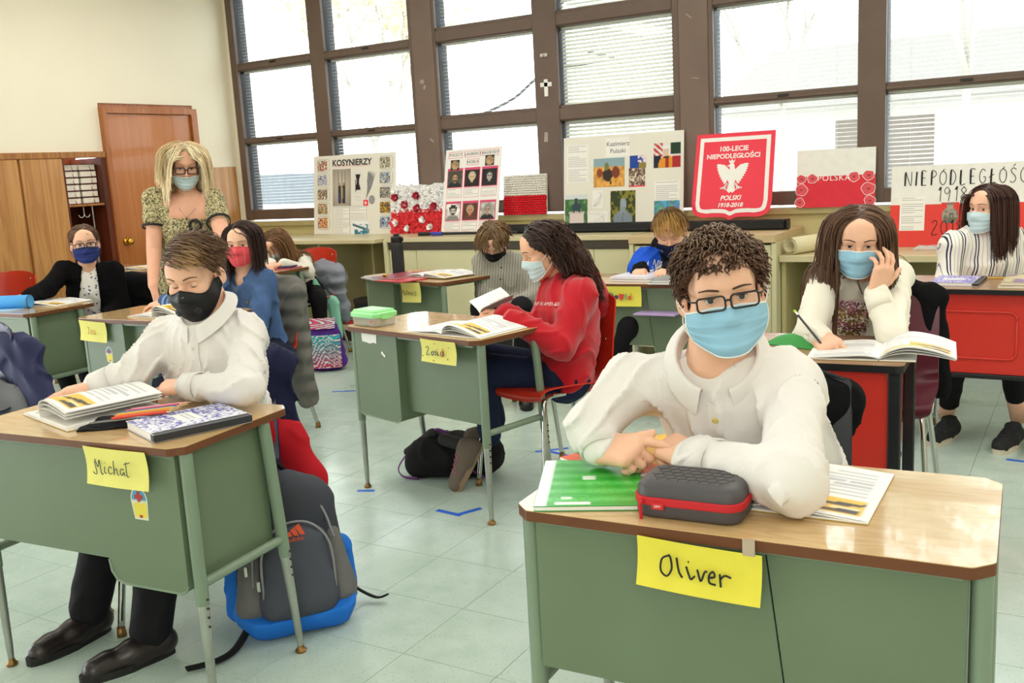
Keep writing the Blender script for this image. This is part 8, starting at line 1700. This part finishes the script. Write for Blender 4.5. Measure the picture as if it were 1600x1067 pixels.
def blond_boy():
    p = POSE['D']; P = Person('blond boy in blue and black jacket looking down at his stacked notebooks', (p['pel'][0], p['pel'][1], 0), p['hd'], 17, 26, 3, .94, .0064); legs_of(p)
    body(P, p, 0, .044, hands=(((p['wrR'], (.2, -.9, -.15), (0, -.2, 1), 'R'), dict(curl=(30, 35, 20), elbow=p['elR'], size=.86)), ((p['wrL'], (-.2, -.9, -.15), (0, -.2, 1), 'L'), dict(curl=(30, 35, 20), elbow=p['elL'], size=.86))))
    P.eyes('#4a5a60', (0, -16), .86, .4, M_skin); P.brows('#b08a58', .024, .005, .0034)
    def mfn(): 
        m = mat('patterned_mask', '#23284f', .7, .2, var=.8, vscale=38, tint='#0d0e16'); return m
    Mm = mfn(); o, G = P.face_mask((Mm, mat('black_cloth_mask', '#17171b', .7, .2)), 72, None, None, 0, True, True, off=.007, puff=.005, top=-.026, side_t=-.030, nu=31, nv=24)
    sp = MB(); rnd = random.Random(4)
    for _ in range(16):
        i, j = rnd.randrange(5, 26), rnd.randrange(4, 20); c = np.array(G[i][j]); d_ = unit(c * v3(1, 1, 0)); sp.tube([tuple(c + d_ * .0), tuple(c + d_ * .0022)], rnd.uniform(.002, .006), 6)
    P.putmb('mask_print', sp, mat('pale_blue_print', '#8f9fc4', .7), o, False)
    line = lambda y: np.interp(y, [-.1, -.06, -.03, 0, .025, .05, .085], [-.060, -.05, -.03, -.002, .034, .052, .062])
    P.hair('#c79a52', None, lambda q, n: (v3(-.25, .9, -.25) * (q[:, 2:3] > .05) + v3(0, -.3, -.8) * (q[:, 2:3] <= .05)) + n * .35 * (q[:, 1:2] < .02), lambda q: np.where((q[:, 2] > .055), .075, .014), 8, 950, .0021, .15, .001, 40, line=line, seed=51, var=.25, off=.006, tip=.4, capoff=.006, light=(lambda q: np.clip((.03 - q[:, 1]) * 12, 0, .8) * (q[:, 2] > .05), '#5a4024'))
    rt, fw, up = frame(p); nk = p['nk']; sh = lambda t, s=0, d=0: nk - up * t + rt * s + fw * d
    Mk = mat('black_fleece', '#16161a', .85, .15, bump=.2, bscale=300); Mb = mat('royal_blue_fleece', '#1f56cf', .8, .2, bump=.1, bscale=300)
    c = trunk(p, .016, .46, .72, .0, .48, ru=.052, re=.047, rw=.036); o, F = P.cloth('black_jacket', c, Mk, .008, fold=.006, freq=66, seed=9)
    hd = [(nk + rt * .055 + up * .02, nk + fw * .03 + up * .01, .032, .030), (nk - rt * .055 + up * .02, nk + fw * .03 + up * .01, .032, .030), (nk - fw * .06 + up * .03 + rt * .05, nk - fw * .06 + up * .03 - rt * .05, .05, .05), (nk + rt * .06 + up * .015, nk - fw * .06 + up * .03 + rt * .05, .034, .05), (nk - rt * .06 + up * .015, nk - fw * .06 + up * .03 - rt * .05, .034, .05)]
    P.cloth('collar_hood', hd, Mk, .0075, fold=.004, seed=10)
    # blue yoke: the same trunk, a little larger, cut to the chest
    c2 = trunk(p, .020, .46, .72, .0, .48, ru=.055, re=.049, rw=.036, short=.42); o2, F2 = P.cloth('blue_yoke', c2, Mb, .0075, fold=.006, freq=66, seed=9, cuts=[(sh(.24), -up), (sh(.0, 0, -.02), -fw)], subs=[(sh(-.1, 0, .03), sh(.035, 0, .06), .075, .06)])
    Mw = mat('white_print', '#f1efe9', .6); X = -rt; Z = up; Y_ = np.cross(Z, X)
    def place(x, z, rot=0, sc=1): 
        b = nk - up * z + rt * x; M = Matrix(((X[0], Z[0], -Y_[0], b[0]), (X[1], Z[1], -Y_[1], b[1]), (X[2], Z[2], -Y_[2], b[2]), (0, 0, 0, 1))); return M @ RZ(rot)
    # swoosh-like tick and lettering
    mb = MB(); n_ = 22; top_ = bez([(-.078, .030, 0), (-.070, .004, 0), (-.045, .000, 0), (.080, .036, 0)], 8); bot_ = bez([(-.078, .030, 0), (-.086, -.004, 0), (-.050, -.022, 0), (.080, .036, 0)], 8); mb.sheet([[tuple(a), tuple(b)] for a, b in zip(bot_, top_)]); me = mb.mesh('tick_mark', Mw)
    P.decal(me, place(.085, .030, -25), F2, -fw, Mw, o2, 'tick_mark', .002)
    P.decal(text_mesh('NIKE', .045, 0, 1.0, .25), place(.080, .012, -25), F2, -fw, Mw, o2, 'lettering', .002); P.decal(text_mesh('A', .03, 0), place(.125, .060, 0), F2, -fw, Mw, o2, 'lettering', .002); P.decal(text_mesh('R', .03, 0), place(.080, .100, 0), F2, -fw, Mw, o2, 'lettering', .002)
    P.strip('zip', [sh(.03), sh(.12), sh(.24)], .016, mat('black_zip', '#1a1a1d', .5), o2, F2, -fw, .0035, 20)
    trousers(P, p, mat('black_trouser_cloth', '#17161a', .8, .2), .014)
    Mn = mat('navy_sneaker', '#252a4a', .7, bump=.2); Ml = mat('white_lace', '#eceae4', .7)
    d = unit(v3(-.5, -.85, 0)); a = p['anR'] * v3(1, 1, 0); P.shoe(a + v3(.03, .05, 0), a + v3(.03, .05, 0) + d * .23, Mn, mat('white_sole', '#dedad0', .6), .007, lace=Ml); a = p['anL'] * v3(1, 1, 0); P.shoe(a, a + v3(0, -.23, 0), Mn, mat('white_sole', '#dedad0', .6), .009)
def pencil_girl():
    p = POSE['P']; P = Person('girl in cream sweater resting her cheek on one hand, pencil in the other', (p['pel'][0], p['pel'][1], 0), p['hd'], 14, 14, -3, .885, .0042); p.update(knR=v3(-.84, 3.20, .50), knL=v3(-.66, 3.20, .50), anR=v3(-.84, 3.24, .09), anL=v3(-.66, 3.24, .09)); legs_of(p)
    P.head(p['nk'] + v3(0, 0, .01), .046); P.limbs(under(p))
    P.hand(p['wrL'], (.26, .10, .96), (.80, -.58, -.05), 'L', curls=((10, 30, 25), (12, 32, 25), (16, 36, 28), (20, 40, 30)), thumb=(48, 5, 10), elbow=p['elL'], size=.94, h=.0034)
    gR = P.hand(p['wrR'], (.42, -.55, -.12), (-.20, -.55, .8), 'R', curls=((48, 62, 30), (58, 75, 40), (66, 80, 40), (70, 80, 40)), thumb=(22, 28, 14), elbow=p['elR'], size=.92, h=.0034); P.skin(M_skin)
    P.eyes('#3c2a1c', (0, 12), .36, .42, M_skin); P.brows('#3f2d22', .023, .005, .0036); P.face_mask((M_sblue, M_swhite), 64, pleat=.0024, side_t=-.022, top=-.010)
    line = lambda y: np.interp(y, [-.1, -.06, -.03, 0, .025, .05, .085], [-.085, -.080, -.06, -.03, .008, .036, .058])
    P.hair('#664937', lambda q: q[:, 1] < .052, fall(.0, .10, .03), lambda q: .42 + .06 * np.sin(q[:, 0] * 70 + q[:, 1] * 50), 16, 1350, .0028, .85, .004, 22, line=line, seed=61, var=.4, off=.0035, tip=.45, world=shoulders_field(p, .068), jit=.04, stiff=.62, capoff=.005, keep=(.058, .0, .056, 0), light=(lambda q: np.clip(np.abs(q[:, 0]) * 9 - .35, 0, .5) * (q[:, 1] > -.02), '#8f6842'))
    rt, fw, up = frame(p); nk = p['nk']; sh = lambda t, s=0, d=0: nk - up * t + rt * s + fw * d; Mc = mat('cream_jersey', '#ece7d8', .85, .15, bump=.12, bscale=500, sheen=.15)
    c = trunk(p, .010, .45, .70, .0, .46, ru=.044, re=.040, rw=.033); o, F = P.cloth('sweater', c, Mc, .0062, fold=.006, freq=68, seed=11)
    P.cloth('hood', [(nk - fw * .05 + up * .0 + rt * .07, nk - fw * .09 - up * .03, .04, .045), (nk - fw * .05 - rt * .07, nk - fw * .09 - up * .03, .045, .045)], Mc, .008, fold=.004, seed=12)
    # sequin owl print
    X = -rt; Z = up; Y_ = np.cross(Z, X); rnd = random.Random(2)
    b = nk - up * .125 + rt * .03; M = Matrix(((X[0], Z[0], -Y_[0], b[0]), (X[1], Z[1], -Y_[1], b[1]), (X[2], Z[2], -Y_[2], b[2]), (0, 0, 0, 1)))
    def seq(nm, col, fn, k):
        mb = MB()
        for _ in range(k):
            x, z = rnd.uniform(-.07, .07), rnd.uniform(-.09, .09)
            if fn(x, z): mb.add([(x - .0035, z, 0), (x, z - .0035, 0), (x + .0035, z, 0), (x, z + .0035, 0)], [(0, 1, 2, 3)])
        P.decal(mb.mesh(nm, M_pap), M, F, -fw, mat('sequin_' + col.strip('#'), col, .25, metal=.6), o, nm, .002)['kind'] = 'stuff'
    seq('gold_sequins', '#a58a4a', lambda x, z: (abs(x) < .045 - .5 * max(0, -z - .02) and -.085 < z < .05), 900); seq('pink_sequins', '#b0628f', lambda x, z: (abs(x) < .05 - .6 * max(0, -z - .02) and (.03 < z < .075 or -.03 < z < .0)), 700)
    ou = MB(); ring = [(-.062 * math.cos(t) * (1 if math.sin(t) > 0 else .8), .085 * math.sin(t)) for t in np.linspace(0, 6.283, 30)]
    for (x, z), (x2, z2) in zip(ring, ring[1:]): ou.add([(x, z, 0), (x2, z2, 0), (x2 * .96, z2 * .97, 0), (x * .96, z * .97, 0)], [(0, 1, 2, 3)])
    P.decal(ou.mesh('print_outline', M_pap), M, F, -fw, mat('pale_pink_print', '#d9b3c0', .7), o, 'print_outline', .002)
    for s in 'RL':
        w, e = p['wr' + s], p['el' + s]; d = unit(w - e); P.ring('cuff', w - d * .05, w + d * .0, .037, .033, Mc, o, 22)
    trousers(P, p, mat('black_leggings', '#161518', .8, .2), .014); shoes(P, p, mat('black_shoe_leather', '#1a1717', .35, .5), mat('black_sole', '#131213', .6), h=.011)
    # the pencil she holds
    t = thing('black_pencil', 'black pencil with green end in the right hand of the girl with the cream sweater', 'pencil', (-.690, 2.985, .722), 0); a, b_ = Vector((0, 0, 0)), Vector((-.115, .075, .105)); d = (b_ - a).normalized()
    MB().tube([a + d * .02, a + d * .155], .0038, 6).build('barrel', M_blk, t); MB().tube([a, a + d * .008, a + d * .02], [.0004, .0016, .0038], 6).build('tip', mat('pencil_wood', '#d9b98a', .6), t); MB().tube([a + d * .155, a + d * .165], .0040, 8).build('ferrule', M_chrome, t); MB().tube([a + d * .165, a + d * .176], .0042, 8).build('rubber', mat('green_rubber', '#a9d94a', .6), t)
def poster_girl():
    p = POSE['J']; P = Person('girl in striped blouse and pale mask at the far right in front of the poster', (p['pel'][0], p['pel'][1], 0), p['hd'], -36, -2, 0, .89, .0056); legs_of(p)
    body(P, p, 0, .050, hands=(((p['wrR'], (.3, -.9, -.2), (0, 0, 1), 'R'), dict(curl=(30, 35, 20), elbow=p['elR'], size=.9)), ((p['wrL'], (-.3, -.9, -.2), (0, 0, 1), 'L'), dict(curl=(30, 35, 20), elbow=p['elL'], size=.9))), skin=M_skin)
    rt0 = frame(p)[0]; P.pieces = []
    P.eyes('#4a5a60', (-6, 2), .40, .42, M_skin); P.brows('#6b4d3a', .024, .004, .0032); P.face_mask((M_spale, M_swhite), 64, pleat=.003, chin=-.122)
    line = lambda y: np.interp(y, [-.1, -.06, -.03, 0, .025, .05, .085], [-.085, -.080, -.06, -.03, .010, .042, .070])
    P.hair('#4a2f26', lambda q: q[:, 1] < .068, fall(-.015, .10, .10), lambda q: .27 + .3 * np.maximum(0, q[:, 2]), 14, 1150, .0023, .85, 0, line=line, seed=71, var=.3, off=.007, tip=.5, world=shoulders_field(p, .062), jit=.06, stiff=.6, capoff=.009, keep=(.062, .0, .062, .006))
    rt, fw, up = frame(p); nk = p['nk']; sh = lambda t, s=0, d=0: nk - up * t + rt * s + fw * d
    Ms = stripe_mat('striped_blouse', '#efebe2', ((.008, .005, '#2f3550'), (.019, .005, '#2f3550'), (.036, .002, '#8f8fa0'), (.052, .002, '#b9a99a')), .060, tuple(rt)); c = trunk(p, .012, .45, .72, .0, .47, ru=.050, re=.046, rw=.036)
    o, F = P.cloth('blouse', c, Ms, .007, fold=.005, freq=60, seed=13, subs=[(nk + up * .04 + fw * .07, nk - up * .07 + fw * .10, .040, .006)])
    P.collar(nk + up * .0, up * .88 + fw * .42, fw, .072, Ms, o, .022, .040, gap=.45, pt=.032); P.strip('button_placket', [sh(.09), sh(.18), sh(.30)], .026, Ms, o, F, -fw, .0035, 20); P.buttons([sh(.10), sh(.17)], M_btn, o, F, -fw, .006)
    trousers(P, p, mat('black_leggings', '#161518', .8, .2), .014, end=.28)
    for s in 'RL': P.wmb('ankle', MB().tube([tuple(p['kn' + s] * .35 + p['an' + s] * .65), tuple(p['an' + s] * v3(1, 1, 0) + v3(0, 0, .07))], [.042, .034], 12), M_skin, P.body); Mk = mat('black_canvas', '#17171a', .8, bump=.2); Mo = mat('cream_sole', '#cfc6b0', .6)
    for s, d, q in (('L', unit(v3(-.25, -.95, 0)), (-.262, 4.69, 0)), ('R', unit(v3(-.30, -.95, 0)), (-.52, 4.72, 0))):
        a = np.array(q); P.shoe(a, a + d * .225, Mk, Mo, .006, w=.043, lace=mat('black_lace', '#202024', .7))
def teacher():
    p = POSE['K']; P = Person('woman with blonde hair, glasses and patterned olive dress standing in front of the wooden door', (p['pel'][0], p['pel'][1], 0), p['hd'], 54, 16, -2, .93, .0062)
    rt, fw, up = frame(p); f2 = unit(fw * v3(1, 1, 0)); r2 = unit(rt * v3(1, 1, 0)); F0 = p['pel'] * v3(1, 1, 0)
    for s, k in (('R', 1), ('L', -1)): p['hip' + s] = p['pel'] + r2 * .09 * k; p['kn' + s] = F0 + r2 * .08 * k + f2 * .03 + v3(0, 0, .47); p['an' + s] = F0 + r2 * .08 * k + v3(0, 0, .08)
    P.head(p['nk'] + v3(0, 0, -.02), .047, chest=True); P.limbs(under(p)); nk = p['nk']; sh = lambda t, s=0, d=0: nk - up * t + rt * s + fw * d
    # bare chest and arms at fine resolution
    B = Field(sh(.05) - .3, sh(.05) + .3, .0065); B.cap(sh(.02, .10, -.01), sh(.02, -.10, -.01), .058, .058, .04, fw, .85); B.cap(sh(.10, .075, .0), sh(.10, -.075, .0), .098, .098, .05, fw, .85); B.cap(sh(-.03), sh(.04), .047, .06, .03); P.pieces.append(B.mesh())
    P.arm([p['shR'], p['elR']], [.050, .040]); P.arm([p['shL'], p['elL']], [.050, .040])
    P.hand(p['wrR'], (.15, .05, -1), (-.7, -.6, -.1), 'R', curl=(20, 25, 15), elbow=p['elR'], size=1.0, er=.040, wr=.027, thumb=(20, 10, 10)); P.hand(p['wrL'], (.5, -.7, -.3), (.3, .2, .9), 'L', curl=(15, 20, 12), elbow=p['elL'], size=1.0, er=.040, wr=.027); P.skin(mat('skin_rosy', '#e6ae92', .5, .35, sss=.12, var=.08, vscale=25))
    Msk = MATS['skin_rosy']; P.eyes('#4a5a60', (-6, -16), .62, .4, Msk); P.brows('#9a7a50', .026, .005, .0030); P.glasses('#24120f', w=.054, h=.036, round_=.012, z=-.006, y=.112, r=.0032)
    P.face_mask((M_spale, M_swhite), 60, pleat=.0025, top=-.044, side_t=-.046, side_b=-.094, chin=-.132, off=.007, blur=6)
    line = lambda y: np.interp(y, [-.1, -.06, -.03, 0, .025, .05, .085], [-.085, -.080, -.06, -.03, .012, .044, .066])
    P.hair('#ffe8bf', None, fall(-.01, .05, .30), lambda q: .235 + .25 * np.maximum(0, q[:, 2]), 12, 1150, .0028, .62, .003, 30, line=line, seed=81, var=.18, off=.008, tip=.5, world=shoulders_field(p, .062), jit=.14, stiff=.6, capoff=.008, keep=(.066, .0, .058, 0), light=(lambda q: np.clip((np.abs(q[:, 0]) < .02) * (q[:, 2] > .08) * .6, 0, 1), '#b0935a'))
    fr = lambda q: (q[:, 2] > .085) & (q[:, 1] > .02)
    P.hair('#ffecc8', fr, lambda q, n: v3(.0, 1, -.6) + v3(.9, 0, 0) * np.where(q[:, :1] > .0, 1., -.8), lambda q: .075 + 0 * q[:, 0], 10, 260, .0019, .2, 0, cap=False, line=lambda y: 0 * y + .08, seed=82, var=.2, off=.016, tip=.4, name='fringe')
    Md = dress_mat(); W_ = p['pel'] + (nk - p['pel']) * .42; sw = np.linalg.norm(p['shR'] - p['shL'])
    c = [(p['pel'], W_, .158, .128, .05, fw, .74), (W_, sh(.14), .128, .150, .05, fw, .78), (sh(.14), sh(.08), .150, .120, .05, fw, .80), (p['pel'], F0 + v3(0, 0, .50), .165, .185, .06, f2, .72), (sh(.07, .10), p['shR'], .06, .064, .04), (sh(.07, -.10), p['shL'], .06, .064, .04)]
    for s in 'RL': a, e = p['sh' + s], p['el' + s]; c.append((a, a + (e - a) * .36, .064, .066, .03))
    def neckline(F):
        X, Y, Z_ = F.grid((slice(None),) * 3); d = [X - nk[0], Y - nk[1], Z_ - nk[2]]; a = d[0] * rt[0] + d[1] * rt[1] + d[2] * rt[2]; b = d[0] * fw[0] + d[1] * fw[1] + d[2] * fw[2]; u = d[0] * up[0] + d[1] * up[1] + d[2] * up[2]
        box = np.maximum(np.abs(a) - .098, np.maximum(-.088 - u, -.06 - b)); F.D = np.maximum(F.D, (-box).astype(np.float32))
    o, F = P.cloth('dress', c, Md, .0075, fold=.004, freq=58, seed=14, cuts=[(F0 + v3(0, 0, .50), v3(0, 0, -1))] + [], extra=neckline)
    P.strip('neckline_ruffle', [sh(.098, .10), sh(.102, .05), sh(.104), sh(.102, -.05), sh(.098, -.10)], .022, Md, o, F, -fw, .006, 28, .004)
    for s in 'RL':
        a, e = p['sh' + s], p['el' + s]; d = unit(e - a); L = np.linalg.norm(e - a) * .36; P.ring('sleeve_band', a + d * (L + .045), a + d * (L + .058), .064, .060, mat('black_elastic', '#1c1a18', .7), o, 24)
    b = F.march((sh(.115, -.048, 0) - (-fw) * .12)[None], -fw[None], 40, .012)[0]; mb = MB(); X = -rt; mb.tube([tuple(b + X * .030 * math.cos(t) + up * .030 * math.sin(t)) for t in np.linspace(0, 6.283, 25)], .008, 8); P.wmb('round_brooch', mb, mat('black_fabric_ring', '#1d1b1a', .7, bump=.4), o)
    nl = MB(); V = [sh(.02, .055, .05), sh(.05, .03, .085), sh(.075, .0, .10), sh(.05, -.03, .085), sh(.02, -.055, .05)]; nl.tube([tuple(q) for q in bez([tuple(v) for v in V], 6)], .0012, 5); P.wmb('necklace', nl, mat('thin_silver', '#9a9088', .3, metal=.8), P.root); nl = MB(); nl.lathe([(0, -.008), (.006, -.003), (.005, .004), (0, .009)], 10, tuple(sh(.085, 0, .103))); P.wmb('pendant', nl, mat('dark_pendant', '#3a2c26', .3), P.root)
    for s in 'RL': P.wmb('leg', MB().tube([tuple(p['kn' + s] + v3(0, 0, .08)), tuple(p['kn' + s]), tuple(p['kn' + s] * .6 + p['an' + s] * .4), tuple(p['an' + s])], [.06, .052, .05, .034], 14), Msk, P.body)
    shoes(P, p, mat('black_shoe_leather', '#1a1717', .35, .5), mat('black_sole', '#131213', .6), .24, dirs={'R': f2, 'L': f2}, h=.009)
def dress_mat():
    m = mat('patterned_olive_dress', '#a7a074', .8, .2); nt = m.node_tree; n = nt.nodes; L = nt.links; b = n['Principled BSDF']; t = n.new('ShaderNodeTexNoise'); t.inputs['Scale'].default_value = 110; t.inputs['Detail'].default_value = 1; t.inputs['Distortion'].default_value = 1.2
    L.new(n['Texture Coordinate'].outputs['Object'], t.inputs['Vector']); r = n.new('ShaderNodeMapRange'); r.inputs[1].default_value = .48; r.inputs[2].default_value = .54; L.new(t.outputs['Fac'], r.inputs[0]); x = n.new('ShaderNodeMix'); x.data_type = 'RGBA'; L.new(r.outputs[0], x.inputs[0]); x.inputs[6].default_value = S('#c9bd90'); x.inputs[7].default_value = S('#57503a'); L.new(x.outputs[2], b.inputs['Base Color']); return m
def edge_person():
    p = {'pel': v3(-6.28, 3.68, .5), 'nk': v3(-6.26, 3.60, .90), 'shR': v3(-6.42, 3.58, .86), 'shL': v3(-6.10, 3.58, .86), 'elR': v3(-6.46, 3.38, .70), 'elL': v3(-5.93, 3.46, .76), 'wrR': v3(-6.30, 3.25, .75), 'wrL': v3(-5.72, 3.37, .762)}
    P = Person('child in dark olive sleeve at the left edge, only the hand in view', (p['pel'][0], p['pel'][1], 0), (-6.26, 3.50, 1.04), 0, 25, 0, .96, .009); legs_of(p)
    body(P, p, 0, .044, hands=(((p['wrL'], (.8, -.55, .0), (.1, 0, 1), 'L'), dict(curl=(25, 30, 20), elbow=p['elL'], size=.85)), ((p['wrR'], (.3, -.85, .1), (0, 0, 1), 'R'), dict(curl=(30, 40, 25), elbow=p['elR'], size=.85))))
    P.eyes('#4a3424', (0, -10), .8, .4, M_skin); P.hair('#4a3528', None, lambda q, n: v3(0, -.3, -.7) + v3(.4, 0, 0) * sides(q), lambda q: .05 + 0 * q[:, 0], 8, 400, .003, .3, seed=91)
    P.cloth('sweater', trunk(p, .01, .45, .7, 0, .46), mat('olive_knit', '#4d4a36', .9, bump=.3, bscale=200), .010, fold=.005, seed=15); trousers(P, p, mat('black_trouser_cloth', '#17161a', .8, .2), .014); shoes(P, p, mat('black_shoe_leather', '#1a1717', .35, .5), mat('black_sole', '#131213', .6), h=.012)
PEOPLE = [curly_boy, black_mask_boy, blue_mask_girl, denim_girl, writing_girl, striped_boy, hoodie_girl, blond_boy, pencil_girl, poster_girl, teacher, edge_person]
for fn_ in PEOPLE: fn_()
